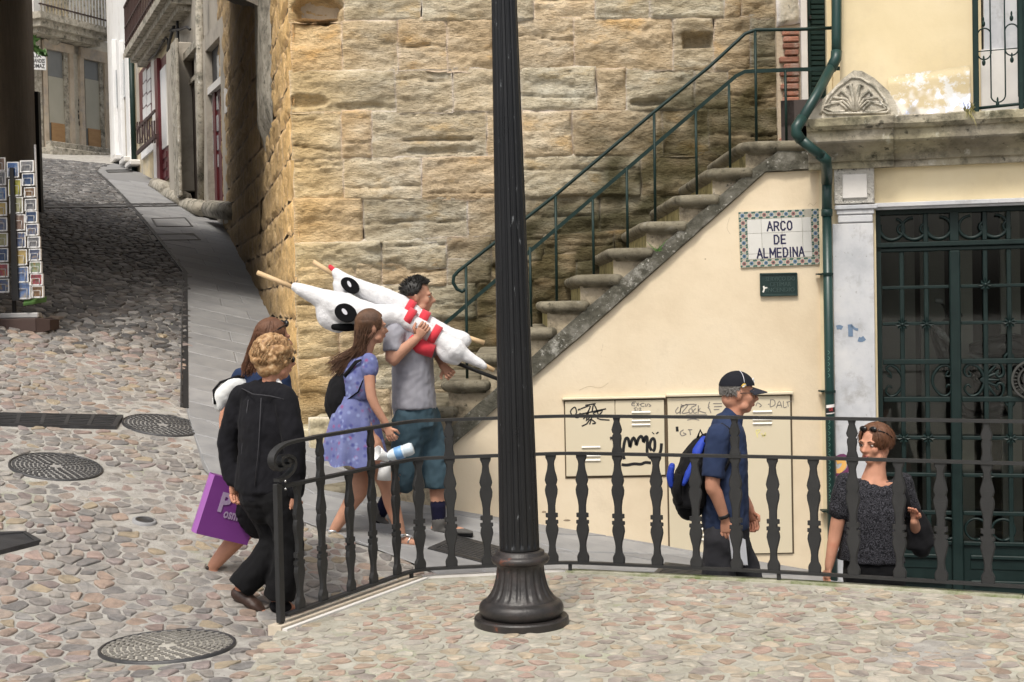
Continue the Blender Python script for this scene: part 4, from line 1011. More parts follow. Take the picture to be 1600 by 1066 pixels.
# glass and the hall behind the door
MT['glass'] = bpy.data.materials.new('door_glass'); MT['glass'].use_nodes = True
nt = MT['glass'].node_tree; N_ = nt.nodes; N_.remove(N_['Principled BSDF']); tr_ = N_.new('ShaderNodeBsdfTransparent'); tr_.inputs[0].default_value = (.80, .82, .80, 1)
gl_ = N_.new('ShaderNodeBsdfGlossy'); gl_.inputs['Roughness'].default_value = .03; mx_ = N_.new('ShaderNodeMixShader'); fr_ = N_.new('ShaderNodeFresnel'); fr_.inputs[0].default_value = 1.5
nt.links.new(fr_.outputs[0], mx_.inputs[0]); nt.links.new(tr_.outputs[0], mx_.inputs[1]); nt.links.new(gl_.outputs[0], mx_.inputs[2]); nt.links.new(mx_.outputs[0], N_['Material Output'].inputs[0])
mb = MB(FAC.mx); mb.box((DL, DD + .06, ZZ(850)), (DR, DD + .066, ZL)); mb.build('pane', MT['glass'], door)
MT['hall'] = M('hall_wall', [(.17, .165, .155), (.23, .22, .205)], 2, .8, .1); MT['hall_dark'] = M('hall_dark', [(.04, .03, .027), (.06, .045, .04)], 3, .7, .1); MT['reflection_pale'] = M('reflection_pale', [(.36, .35, .32), (.42, .41, .38)], 3, .6, .1)
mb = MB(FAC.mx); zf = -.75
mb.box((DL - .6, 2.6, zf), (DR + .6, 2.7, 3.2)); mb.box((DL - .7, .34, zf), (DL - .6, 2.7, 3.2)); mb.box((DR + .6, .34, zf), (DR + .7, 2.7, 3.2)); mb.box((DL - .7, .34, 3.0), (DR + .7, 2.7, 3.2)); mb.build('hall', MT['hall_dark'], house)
mb = MB(FAC.mx); mb.box((DL - .7, .2, zf - .1), (DR + .7, 2.7, zf)); mb.build('hall_floor', MT['hall'], house)
for a, b, dd, m in ((0.0, .28, .6, 'hall'), (.32, .5, .62, 'hall'), (.62, .72, .9, 'reflection_pale'), (.95, 1.1, 1.2, 'reflection_pale'), (1.2, 1.42, 1.2, 'hall'), (1.5, 1.9, 1.9, 'hall')):
    mb = MB(FAC.mx); mb.box((DL + a, dd, zf), (DL + b, dd + .12, 2.9)); mb.build('reflection_panel', MT[m], house)  # uprights added in the hall to stand in for reflections in the glass
# upper window with iron guard
hb('window_jamb', MT['marble'], 1536, -300, 1589, 174, -.03, .18, .004); hb('window_jamb', MT['white_stone'], 1533, 76, 1592, 174.5, -.045, .1, .004)
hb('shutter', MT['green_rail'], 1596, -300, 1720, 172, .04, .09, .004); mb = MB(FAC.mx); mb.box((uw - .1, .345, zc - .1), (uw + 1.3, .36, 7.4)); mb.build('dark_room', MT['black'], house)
ZW = lambda y, x=1560: FAC.z(x, y, -.26)
def UW(x): return FAC.u(x, 90, -.26)
grd = MB(FAC.mx); grd.box((UW(1520), -.285, ZW(176)), (UW(1529), -.24, ZW(-200)), .005); grd = grd.build('window_guard', MT['green_rail'], house)
def gt(pts, r, name, closed=False): mb = MB(FAC.mx); mb.tube([V(UW(x), -.262, ZW(y)) for x, y in pts], r, 6, closed=closed); return mb.build(name, MT['green_rail'], grd)
gt([(1522, 168), (1600, 164), (1680, 161)], .011, 'guard_rail')
mb = MB(FAC.mx); mb.box((UW(1591), -.285, ZW(176)), (UW(1598), -.24, ZW(-200)), .004); mb.build('guard_post', MT['green_rail'], grd)
def oval(cx, y0, y1, w):
    r = w; pts = []
    for i in range(20):
        a = 2 * PI * i / 20; pts.append((cx + r * math.cos(a), (y0 + r if math.sin(a) > 0 else y1 - r) - r * math.sin(a)))
    gt(pts, .0055, 'oval', True)
oval(1538, 43, 92, 10.5); oval(1581, 39, 88, 10.5); oval(1559, -90, 160, 11.5); oval(1602, -90, 160, 11.5)
gt([(1520, 79), (1600, 77)], .004, 'wire')
for x, y in ((1537, 36), (1537, 97), (1581, 30), (1581, 95), (1558, 163)):
    mb = MB(FAC.mx); mb.ball((UW(x), -.262, ZW(y)), (.013, .013, .022), 8, 6); mb.ball((UW(x), -.262, ZW(y - 7)), (.007, .007, .02), 8, 6); mb.build('finial', MT['green_rail'], grd)
# door of the landing, bricks, render
LD = PF((0, 12.13), (1, 0))
land = thing('landing_door', 'dark green shuttered door with white jamb at the top of the stairs', 'door', tuple(LD.w(LD.u(1275, 150), 0, rise(7))))
def lb(name, m, x0, y0, x1, y1, d0, d1, bev=.004, parent=land): mb = MB(); LD.box(mb, x0, y0, x1, y1, d0, d1, bev); return mb.build(name, m, parent)
lb('jamb', MT['white_stone'], 1251, -250, 1261, 224, -.03, .1); lb('jamb', MT['cream2'], 1291, -250, 1299, 224, -.03, .1); lb('jamb', MT['cream2'], 1299.3, -250, 1330, 224, -.02, .1)
lb('door_panel', MT['green_rail'], 1261.5, -250, 1290.5, 224, .03, .07)
for k in range(40): 
    y = 222 - k * 8.0
    if y > -60: lb('louvre', MT['green_rail'], 1267, y - 6, 1288, y, .012, .029, .003)
lb('door_stile', MT['green_rail'], 1261.8, -250, 1266, 224, .0, .03); lb('latch', MT['black'], 1264, 24, 1268, 30, -.02, .0)
bw = thing('brick_patch', 'narrow strip of weathered red bricks beside the landing door', 'brickwork', tuple(LD.w(LD.u(1236, 150), 0, LD.z(1236, 170))))
mb = MB(); LD.box(mb, 1213, -120, 1251, 224, .02, .1); mb.build('mortar', MT['wall_mortar'], bw)
MT['brick'] = M('brick', [(.20, .10, .075), (.30, .135, .09), (.27, .17, .14)], 7, .9, .7, 40, rnd=.35, dirt=(.36, .30, .26), dscale=6, dlo=.52, dhi=.72, bdist=.012)
y = 46; k = 0
while y < 218:
    h = 8.2 + rs.uniform(-.8, .8); off = rs.uniform(-3, 3); x0 = 1221 + off + (k % 2) * 4
    mb = MB(); LD.box(mb, x0, y, 1249.5 + rs.uniform(-2, .5), y + h, -.012 - rs.uniform(0, .02), .03, .008); mb.build('brick', MT['brick'], bw); y += h + 2.2; k += 1
mb = rough_stone((0, 12.13, 0), (1, 0, 0), (0, -1, 0), ((LD.u(1213, 0), LD.u(1250, 0)), (LD.z(1213, 42), LD.z(1250, 36)), (LD.z(1213, -100), LD.z(1250, -100))), 777, .03, .03, .012, (), lambda p: (1.4, 1.4, 1.4)); mb.build('render_patch', MT['weathered'], bw)
# drainpipe
PY = 10.36
dp = thing('drainpipe', 'dark green drainpipe bending round the cornice down the cream wall', 'pipe', tuple(P(1300, 930, PY)))
def pp_(pts, name, r, m=MT['green_pipe'], Y=PY):
    mb = MB(); mb.tube([P(q_[0], q_[1], q_[2] if len(q_) > 2 else Y) for q_ in pts], r, 14); return mb.build(name, m, dp)
R_ = .036
pp_([(1308, -200), (1307, 60), (1307, 83)], 'pipe_length', R_); pp_([(1307, 80, PY), (1306, 92, PY - .01), (1298, 108, PY - .04)], 'elbow', R_ + .004)
pp_([(1300, 103, PY - .03), (1276, 148, PY - .18), (1251, 190, PY - .32)], 'pipe_length', R_); pp_([(1254, 184, PY - .31), (1244, 200, PY - .33), (1244, 208, PY - .33), (1252, 220, PY - .33)], 'elbow', R_ + .004)
pp_([(1250, 217, PY - .33), (1268, 232, PY - .32), (1284, 244, PY - .30)], 'pipe_length', R_); pp_([(1280, 241, PY - .30), (1290, 250, PY - .28), (1292, 268, PY - .12), (1292, 285, PY)], 'elbow', R_ + .004)
pp_([(1292, 280), (1292, 338)], 'pipe_length', R_); pp_([(1292, 327), (1292, 338)], 'collar', R_ + .005); pp_([(1292, 338), (1296, 600), (1303, 980)], 'pipe_length', R_ - .002)
for x, y in ((1293, 428), (1297, 612), (1300, 800)):
    mb = MB(); q = P(x, y, PY); mb.lathe([(R_ + .006, -.008), (R_ + .006, .008)], tuple(q), 16, cap=False); mb.box((q.x - .062, q.y + .03, q.z - .006), (q.x + .062, q.y + .12, q.z + .006)); mb.build('bracket', MT['green_rail'], dp)
MT['sticker'] = M('sticker_white', [(.75, .72, .70)], 5, .5, 0); MT['red'] = M('red_print', [(.55, .05, .05)], 5, .5, 0)
mb = MB(); q = P(1296.5, 639, PY); n = 10
def stk(u, v, r=R_ + .0015): a = -PI / 2 + (u - .5) * 1.9; return V(q.x + r * math.cos(a), q.y + r * math.sin(a), q.z + (v - .5) * .068 + .008 * (u - .5))
mb.grid(stk, 10, 2); sk = mb.build('sticker', MT['sticker'], dp)
mb = MB(); mb.grid(lambda u, v: stk(u, .12 + .55 * v, R_ + .0025), 10, 1); mb.build('sticker_band', MT['black'], sk)
def ptext(body, m, name, parent, size, mxw, width=None, ext=.002, bold=0):
    """lettering as a mesh; mxw places it, letters centred on the origin in its xz plane"""
    cu = bpy.data.curves.new('t', 'FONT'); cu.body = body; cu.size = size; cu.align_x = 'CENTER'; cu.align_y = 'CENTER'; cu.extrude = ext; cu.offset = bold; cu.resolution_u = 2
    o = bpy.data.objects.new('t', cu); COL.objects.link(o); dg = bpy.context.evaluated_depsgraph_get(); ev = o.evaluated_get(dg); me = ev.to_mesh()
    vs = [v.co.copy() for v in me.vertices]; fs = [tuple(p.vertices) for p in me.polygons]; ev.to_mesh_clear(); bpy.data.objects.remove(o); bpy.data.curves.remove(cu)
    x0, x1 = min(v.x for v in vs), max(v.x for v in vs); k = width / (x1 - x0) if width else 1; xm = (x0 + x1) / 2
    mb = MB(mxw); mb.add([V((v.x - xm) * k, -v.z, v.y) for v in vs], fs); return mb.build(name, m, parent)
q2 = V(q.x, q.y - R_ - .004, q.z - .002); ptext('OR', MT['red'], 'sticker_letters', sk, .04, Matrix.Translation(q2), .03, .0005)
# faint pen scrawl down the pipe
MT['pale_ink'] = M('pale_green_ink', [(.10, .22, .17)], 5, .6, 0); PP = PF((0, PY - R_ - .0015), (1, 0)); g = MB()
for y in range(548, 800, 9):
    if not 590 < y < 650: stroke(g, PP, [(1294 + y * .008 - 5, y), (1296 + y * .008 - 4, y + 3), (1293 + y * .008 - 4, y + 6)], .004, 0, 2)
g.build('scrawl', MT['pale_ink'], dp)
# dry weed on the cornice
mb = MB(FAC.mx); rw = random.Random(3)
for k in range(46):
    b = V(FAC.u(1512, 175) + rw.uniform(-.03, .03), -.27 + rw.uniform(-.02, .03), zc - .01); d = V(rw.uniform(-.5, .5), rw.uniform(-.9, -.1), rw.uniform(-1.1, .9)) * rw.uniform(.05, .12); w = V(.003, 0, .001)
    m_ = b + d * .5 + V(0, 0, .02); mb.add([b - w, b + w, m_ + w, m_ - w, b + d], [(0, 1, 2, 3), (3, 2, 4)])
MT['straw'] = M('dry_straw', [(.30, .24, .10), (.22, .22, .08)], 5, .8, 0)
tag(mb.build('dry_weed', MT['straw']), 'tuft of dry yellow weed hanging from the stone cornice', 'plant')

# scooter parked in the hall behind the glass
SD = .62
def SU(x): return FAC.u(x, 540, SD)
def SZ(y): return FAC.z(1520, y, SD)
sco = thing('motor_scooter', 'black and silver motor scooter parked in the hall behind the iron door', 'scooter', tuple(FAC.w(SU(1530), SD, zf)))
MT['sc_black'] = M('scooter_black', [(.010, .010, .011), (.016, .016, .017)], 6, .2, 0); MT['sc_silver'] = M('scooter_silver', [(.40, .41, .43), (.5, .51, .52)], 6, .25, 0, metal=.3); MT['rubber'] = M('rubber', [(.012, .012, .012)], 8, .8, .1)
def sp(pts, rad, name, m, par=sco, n=12, d=0):
    mb = MB(FAC.mx); limb_ = cat([V(SU(x), SD + d + dy, SZ(y)) for x, y, dy in pts], 4); k = 4; rr = []
    for i in range(len(pts) - 1): rr += [tuple(lerp(a, b, t / k) for a, b in zip(rad[i], rad[i + 1])) for t in range(k)]
    rr.append(rad[-1]); mb.tube(limb_, rr, n, upv=(0, 1, 0)); return mb.build(name, MT[m], par)
sp([(1456, 506, 0), (1466, 530, 0), (1478, 556, 0), (1486, 590, 0)], [(.05, .02), (.12, .05), (.16, .07), (.14, .05)], 'front_fairing', 'sc_black')
sp([(1460, 508, -.06), (1472, 522, -.10), (1484, 534, -.10)], [(.02, .012), (.05, .03), (.02, .01)], 'fairing_stripe', 'sc_silver')
sp([(1486, 600, 0), (1500, 640, 0), (1530, 650, 0), (1570, 640, 0)], [(.10, .05), (.13, .04), (.14, .04), (.12, .05)], 'floor_board', 'sc_black')
sp([(1515, 548, 0), (1545, 545, 0), (1585, 542, 0), (1625, 550, 0)], [(.08, .05), (.13, .09), (.15, .10), (.10, .06)], 'seat', 'sc_black')
sp([(1512, 552, -.1), (1535, 562, -.13), (1560, 572, -.12)], [(.02, .008), (.03, .02), (.01, .01)], 'side_panel', 'sc_silver')
sp([(1520, 570, 0), (1560, 590, 0), (1620, 590, 0)], [(.10, .09), (.14, .11), (.10, .08)], 'rear_body', 'sc_black')
for s_ in (-1, 1):
    sp([(1470, 508, 0), (1478, 498, s_ * .16), (1486, 496, s_ * .30)], [(.014, .014)] * 3, 'handlebar', 'sc_black'); sp([(1480, 500, s_ * .2), (1474, 478, s_ * .24), (1466, 470, s_ * .26)], [(.008, .008)] * 3, 'mirror_stalk', 'sc_black')
    sp([(1460, 468, s_ * .27), (1472, 470, s_ * .27)], [(.05, .02), (.04, .02)], 'mirror', 'sc_silver')
sp([(1478, 500, -.3), (1500, 490, -.32)], [(.018, .018)] * 2, 'grip', 'rubber')
for x in (1475, 1610):
    mb = MB(FAC.mx @ Matrix.Translation((SU(x), SD, zf + .23)) @ Matrix.Rotation(PI / 2, 4, 'X')); mb.lathe([(.12, -.05), (.20, -.06), (.23, -.03), (.23, .03), (.20, .06), (.12, .05)], n=24); w_ = mb.build('wheel', MT['rubber'], sco)
# ------------------------------------------------------------ houses up the alley
A_, B_ = gp(345, 350), gp(204, 262); YHF = PF((A_.x, A_.y), (A_.x - B_.x, A_.y - B_.y))     # du points right = toward us
MT['ochre'] = M('ochre_plaster', [(.50, .40, .24), (.60, .50, .32), (.66, .57, .40)], 1.2, .9, .4, 10, dirt=(.36, .34, .30), dscale=.9, dlo=.48, dhi=.66, bdist=.01)
MT['grey_plaster'] = M('grey_plaster', [(.34, .31, .26), (.44, .40, .34)], 1.4, .9, .4, 10, dirt=(.22, .20, .17), dscale=1.5, dlo=.5, dhi=.7, bdist=.01)
MT['dark_red'] = M('dark_red_paint', [(.075, .008, .012), (.11, .014, .018)], 6, .45, .05)
MT['dark_wood'] = M('dark_wood', [(.022, .015, .012), (.04, .028, .022)], 6, .6, .2)
MT['white_wash'] = M('whitewash', [(.72, .72, .72), (.80, .80, .79)], 2, .85, .2, 12, dirt=(.6, .58, .54), dscale=1.5, dlo=.55, dhi=.75)
MT['white_paint'] = M('white_paint', [(.70, .71, .71), (.76, .76, .76)], 3, .5, .05); MT['pane'] = M('window_pane', [(.30, .33, .35), (.42, .44, .45)], 2, .12, 0)
yh = thing('alley_house', 'narrow ochre house with dark red doors on the right of the alley', 'building', tuple(A_))
def yb(name, m, x0, y0, x1, y1, d0, d1, bev=0, parent=yh, pf=None):
    mb = MB(); (pf or YHF).box(mb, x0, y0, x1, y1, d0, d1, bev); return mb.build(name, m, parent)
u1 = YHF.u(204, 170); u0 = YHF.u(351, 200) + .6; zt = 13.0; zb = 2.0
um = YHF.u(277, 170)
mb = MB(YHF.mx); mb.box((u1, 0, zb), (um, 6, zt)); mb.build('wall', MT['ochre'], yh)
mb = MB(YHF.mx); mb.box((um + .003, 0, zb), (u0, 6, zt)); mb.build('wall', MT['grey_plaster'], yh)
# arched red door nearest the tower
yb('door_surround', MT['grey_plaster'], 316, 60, 323, 340, -.16, 0); yb('door_surround', MT['grey_plaster'], 346.5, 45, 353, 350, -.16, 0); yb('door_surround', MT['grey_plaster'], 318, 40, 350, 66, -.15, 0)
rd = yb('red_door', MT['dark_red'], 323.3, 140, 346, 338, -.04, 0)
yb('transom', MT['white_stone'], 323.3, 128, 346, 139.5, -.13, 0, parent=rd)
yb('fanlight', MT['black'], 323.3, 66, 346, 127.5, -.03, 0, parent=rd); yb('fanlight_pane', MT['pane'], 339, 85, 344.5, 124, -.045, -.031, parent=rd)
for y0, y1 in ((150, 172), (180, 205), (212, 235), (242, 262), (275, 300), (308, 330)):
    yb('door_pane', MT['pane'], 331, y0, 333.5, y1, -.055, -.041, parent=rd); yb('door_pane', MT['pane'], 338, y0, 340.5, y1, -.055, -.041, parent=rd)
yb('door_rail', MT['dark_red'], 334, 141, 337.5, 336, -.075, -.041, parent=rd)
mb = MB(); mb.mx = YHF.mx; a, b = YHF.uv(312, 340, -.4), YHF.uv(351, 348, -.4); mb.tube([(a[0], -.22, YHF.z(318, 338)), (b[0], -.22, YHF.z(347, 345))], .16, 8); mb.build('door_step', MT['weathered'], yh)
yb('meter_box', MT['white_stone'], 341 + 9, 136, 357, 176, -.22, -.161)
# dark door
yb('door_surround', MT['weathered'], 277, 84, 285.5, 320, -.18, 0); yb('door_surround', MT['weathered'], 306, 70, 311.5, 320, -.12, 0); yb('door_surround', MT['weathered'], 278, 74, 311, 86, -.20, 0)
dd = yb('dark_door', MT['dark_wood'], 285.7, 88, 306, 318, -.03, 0); yb('door_rail', MT['weathered'], 292, 122, 306, 129, -.09, -.031, parent=dd)
for x in (290, 296, 302): yb('door_board', MT['dark_wood'], x, 132, x + 4, 314, -.05, -.031, parent=dd)
mb = MB(YHF.mx); mb.tube([(YHF.u(283, 322, -.25), -.25, YHF.z(288, 318, -.25)), (YHF.u(315, 324, -.25), -.25, YHF.z(312, 327, -.25))], .16, 8); mb.build('door_step', MT['weathered'], yh)
# buttress strip and red door with white glass
yb('pilaster', MT['grey_plaster'], 262, 70, 276.5, 305, -.35, 0, .02); yb('pilaster', MT['weathered'], 269, 60, 277, 310, -.42, -.352, .02)
rw_ = yb('glazed_door', MT['dark_red'], 243, 92, 262, 286, -.05, 0); yb('door_pane', MT['white_paint'], 251, 104, 260, 232, -.075, -.051, parent=rw_)
yb('door_frame', MT['dark_red'], 243, 90, 247.5, 287, -.14, -.051, parent=rw_)
for y in (240, 256, 270): yb('door_panel', MT['dark_red'], 250, y, 260, y + 9, -.07, -.051, parent=rw_)
for x0, x1, y0, y1 in ((243, 263, 286, 293), (258, 288, 300, 308)):
    mb = MB(YHF.mx); mb.tube([(YHF.u(x0, y0, -.28), -.28, YHF.z(x0, y0, -.28) - .05), (YHF.u(x1, y1, -.28), -.28, YHF.z(x1, y1, -.28) - .05)], .17, 8); mb.build('door_step', MT['weathered'], yh)
yb('stone_frame', MT['white_stone'], 238, 82, 242.6, 288, -.07, 0)
# window
wn = yb('window', MT['dark_red'], 217.5, 101, 240 - 3.5, 190, -.06, 0)
for i in range(2):
    for j in range(4): yb('pane', MT['white_paint'], 223 + i * 6.4, 110 + j * 19.5 - i * 2.5, 228.4 + i * 6.4, 127 + j * 19.5 - i * 2.5, -.085, -.061, parent=wn)
yb('stone_frame', MT['grey_plaster'], 213, 92, 217.2, 225, -.05, 0); yb('sill_panel', MT['white_wash'], 220, 226, 241, 241, -.06, 0)
MT['iron_red'] = M('rusty_iron', [(.03, .014, .013), (.05, .022, .02)], 9, .6, .1)
bal = yb('balconet_frame', MT['iron_red'], 212, 186, 241, 190, -.36, -.32)
yb('balconet_frame', MT['iron_red'], 212, 223, 242, 229, -.36, -.30, parent=bal)
for k in range(8):
    x = 213 + k * 3.85; yb('balconet_bar', MT['iron_red'], x, 190.5 - k * .3, x + 1.3, 224, -.355, -.33, parent=bal)
for k in range(4):
    x = 214.5 + k * 7.2; mb = MB(YHF.mx); mb.tube([(YHF.u(x, 200, -.345), -.345, YHF.z(x, 196, -.345)), (YHF.u(x + 5.5, 215, -.345), -.345, YHF.z(x + 5, 219, -.345))], .02, 5); mb.build('balconet_brace', MT['iron_red'], bal)
# upper balcony
bz = YHF.z(225, 40, -.55); ua, ub = YHF.u(193, 50, -.55), YHF.u(257, 10, -.55)
mb = MB(YHF.mx); mb.box((ua, -.55, bz - .02), (ub, 0, bz + .16)); mb.box((ua + .12, -.42, bz - .16), (ub - .1, 0, bz - .022)); mb.box((ua + .2, -.26, bz - .28), (ub - .2, 0, bz - .162)); bl = mb.build('balcony', MT['weathered'], yh)
n = 26
for k in range(n):
    u = lerp(ua + .05, ub - .05, k / (n - 1)); mb = MB(YHF.mx); mb.box((u - .02, -.53, bz + .163), (u + .02, -.50, bz + 1.2)); mb.build('railing_bar', MT['iron_red'], bl)
mb = MB(YHF.mx); mb.box((ua, -.54, bz + 1.2), (ub, -.49, bz + 1.25)); mb.box((ua, -.535, bz + .3), (ub, -.495, bz + .34)); mb.box((ua, -.535, bz + .7), (ub, -.495, bz + .74)); mb.build('railing_rail', MT['iron_red'], bl)
# pipes and cables
mb = MB(YHF.mx); mb.tube([(YHF.u(205, 90, -.09), -.09, YHF.z(205, 70, -.09)), (YHF.u(210, 262, -.09), -.09, YHF.z(214, 268, -.09))], .07, 10); mb.build('drainpipe', MT['green_rail'], yh)
mb = MB(YHF.mx); mb.tube([(YHF.u(313.5, 100, -.2), -.2, YHF.z(313, -30, -.2)), (YHF.u(313.5, 150, -.2), -.2, YHF.z(314, 200, -.2)), (YHF.u(313.5, 300, -.2), -.2, YHF.z(315, 335, -.2))], .075, 10); mb.build('drainpipe', MT['weathered'], yh)
def cable(pts, r=.025):
    mb = MB(YHF.mx); mb.tube([(YHF.u(x, y, -.12), -.12, YHF.z(x, y, -.12)) for x, y in pts], r, 6); mb.build('cable', MT['black'], yh)
cable([(199, 82), (216, 75), (236, 60), (250, 48)], .02); cable([(228, 97), (244, 84), (252, 70), (258, 58), (262, 62), (262, 70)]); cable([(250, 40), (252, 60), (256, 64), (260, 36), (258, 34)], .035)
cable([(266, 48), (282, 46), (292, 42), (297, 46)], .03); cable([(270, 0), (272, 40), (266, 60), (262, 80)], .035); cable([(276, 0), (278, 60), (280, 78)], .03)
# white house
C_ = gp(171, 245); WHF = PF((B_.x, B_.y), (B_.x - C_.x, B_.y - C_.y))
wh = thing('white_house', 'bright whitewashed house beyond the ochre one up the alley', 'building', tuple(B_))
ul = WHF.u(170, 150); mb = MB(WHF.mx); mb.box((ul, 0, 4), (-.01, 5, 15)); mb.build('wall', MT['white_wash'], wh)
for x0, x1, y0, y1 in ((173, 177, 60, 246), (184, 188, 62, 250), (196, 201, 60, 256)): yb('pilaster', MT['white_wash'], x0, y0, x1, y1, -.14, 0, .02, wh, WHF)
for x0, x1, y0, y1 in ((178, 183, 100, 247), (189.5, 195, 84, 252)):
    d_ = yb('door', MT['grey_plaster'], x0, y0, x1, y1, -.03, 0, 0, wh, WHF); yb('door_glass', MT['pane'], x0 + 1.2, y0 + 10, x1 - 1, y0 + 70, -.05, -.031, 0, d_, WHF)
yb('green_base', MT['green_rail'], 178, 230, 181, 246, -.06, -.031, 0, wh, WHF)
for x0, x1, y in ((172, 180, 249), (186, 194, 252), (195, 203, 257)): yb('door_step', MT['white_stone'], x0, y - 5, x1, y + 4, -.3, 0, .03, wh, WHF)
# house closing the alley
E0 = V(-14.0, 43.5, 0); EBF = PF((E0.x, E0.y), (.41, .91))
MT['tilewall'] = M('patterned_tile_wall', [(.40, .37, .30), (.52, .49, .42)], 14, .7, .3, 20, dirt=(.33, .31, .26), dscale=1.2, dlo=.55, dhi=.7, vor=9)
MT['warm_stone'] = M('warm_stone', [(.38, .31, .23), (.48, .40, .31), (.54, .47, .38)], 2.2, .85, .3, 20, dirt=(.28, .27, .27), dscale=1.6, dlo=.52, dhi=.7)
MT['shop_glass'] = M('shop_glass', [(.16, .165, .16), (.21, .215, .21)], 1.2, .25, 0); MT['paper'] = M('papered_glass', [(.36, .345, .28), (.42, .40, .33)], 1.4, .5, 0)
MT['orange_wood'] = M('orange_wood', [(.30, .17, .07), (.40, .24, .11)], 3, .6, .2, stretch=(1, 1, 4))
eb = thing('end_house', 'beige tiled house with two papered shop doors closing the alley', 'building', tuple(E0))
def ebx(name, m, x0, y0, x1, y1, d0, d1, bev=0, parent=eb, lab=None): return tag(yb(name, m, x0, y0, x1, y1, d0, d1, bev, parent, EBF), lab)
ea, ez = EBF.u(36, 150), EBF.u(182, 150)
mb = MB(EBF.mx); mb.box((ea, .25, 4), (ez, 8, 18)); mb.build('wall', MT['warm_stone'], eb)
for x0, x1, y0, y1 in ((66, 76, 46, 72), (116, 129, 58, 240), (66, 170, 48, 84)): ebx('tile_panel', MT['tilewall'], x0, y0, x1, y1, .2, .25)
ebx('quoin', MT['weathered'], 44, 60, 66, 240, .12, .25); ebx('door_surround', MT['warm_stone'], 69, 64, 75.5, 236, .1, .25); ebx('door_surround', MT['warm_stone'], 110.5, 78, 116.5, 238, .1, .25)
ebx('lintel', MT['warm_stone'], 69, 66, 116, 80, .08, .2); ebx('lintel', MT['warm_stone'], 127, 78, 170, 95, .08, .2)
ebx('door_surround', MT['warm_stone'], 127, 88, 133, 240, .1, .25); ebx('door_surround', MT['warm_stone'], 165.5, 96, 172, 246, .1, .25)
for xa, xb, ya, ys, yo, ye in ((76, 101, 80, 121, 193, 228), (133.5, 157, 94, 125, 202, 235)):
    s_ = ebx('shop_door', MT['shop_glass'], xa, ya, xb, ye, .22, .249); ebx('paper_sheet', MT['paper'], xa + .5, ys, xb - 1, yo, .205, .218, 0, s_); ebx('wood_panel', MT['orange_wood'], xa + 5, yo, xb + 2, ye - 2, .19, .204, 0, s_)
    ebx('jamb', MT['weathered'], xb + .3, ya, xb + 9, ye + 2, .16, .249)
MT['sooty'] = MT['black']
def g_eb(pts_list, parent):
    g = MB()
    for p in pts_list: stroke(g, EBF, p, .05, .185, 2)
    g.build('graffiti', MT['black'], parent)
g_eb([[(123, 156), (126, 154), (127, 158), (124, 160), (123, 156)], [(123, 162), (127, 161), (125, 167), (123, 163)], [(122, 173), (123, 176)], [(123, 179), (123, 186)], [(124, 190), (127, 191), (126, 196), (124, 195), (124, 190)]], eb)
for y0, y1, x0, x1, dd_ in ((224, 229, 80, 178, -.1), (230, 240, 82, 181, -.5)):
    mb = MB(EBF.mx); z1_ = EBF.z(130, (y0 + y1) / 2, dd_); mb.box((EBF.u(x0, 235, dd_), dd_, 5), (EBF.u(x1, 240, dd_), .25, z1_), .02); mb.build('door_step', MT['weathered'], eb)
bzz = EBF.z(110, 52, -.6); ua, ub = EBF.u(58, 30, -.6), EBF.u(171, 60, -.6)
mb = MB(EBF.mx); mb.box((ua, -.75, bzz + .22), (ub, .25, bzz + .42)); mb.box((ua + .1, -.6, bzz + .02), (ub - .1, .25, bzz + .218)); mb.box((ua + .25, -.4, bzz - .14), (ub - .2, .25, bzz + .018)); bq = mb.build('balcony', MT['weathered'], eb)
for k in range(22):
    u = lerp(ua + .08, ub - .08, k / 21); mb = MB(EBF.mx); mb.box((u - .022, -.72, bzz + .423), (u + .022, -.68, bzz + 1.7)); mb.build('railing_bar', MT['weathered'], bq)
mb = MB(EBF.mx); mb.box((ua, -.73, bzz + .62), (ub, -.67, bzz + .66)); mb.box((ua, -.73, bzz + 1.55), (ub, -.67, bzz + 1.6)); mb.build('railing_rail', MT['iron_red'], bq)
ebx('shutter', MT['ochre'], 72, -60, 105, 46, .18, .249); ebx('shutter', MT['white_wash'], 106, -60, 172, 60, .18, .249); ebx('shutter', MT['white_wash'], 52, -60, 71, 40, .18, .249)
mb = MB(EBF.mx); mb.ball((EBF.u(87, 58, .0), .1, EBF.z(87, 58)), (.35, .12, .25), 10, 6); mb.build('stone_boss', MT['weathered'], eb)
# street name board
sg_ = thing('street_name_board', 'small white street name board on the corner of the end house', 'sign', tuple(EBF.w(EBF.u(55, 96), .1, EBF.z(55, 96))))
SGF = PF((EBF.w(EBF.u(55, 96), 0, 0).x, EBF.w(EBF.u(55, 96), 0, 0).y), (.9, .43))
mb = MB(SGF.mx); zc_ = EBF.z(55, 96); mb.box((-.30, -.12, zc_ - .27), (.30, -.06, zc_ + .27), .01); mb.build('board', MT['white_paint'], sg_)
for k, tx in enumerate(('RUA', 'FERNANDES', 'THOMAZ')): ptext(tx, MT['black'], 'lettering', sg_, .17, SGF.mx @ Matrix.Translation((0, -.125, zc_ + .15 - .155 * k)), None if k == 0 else .52, .002, .004)
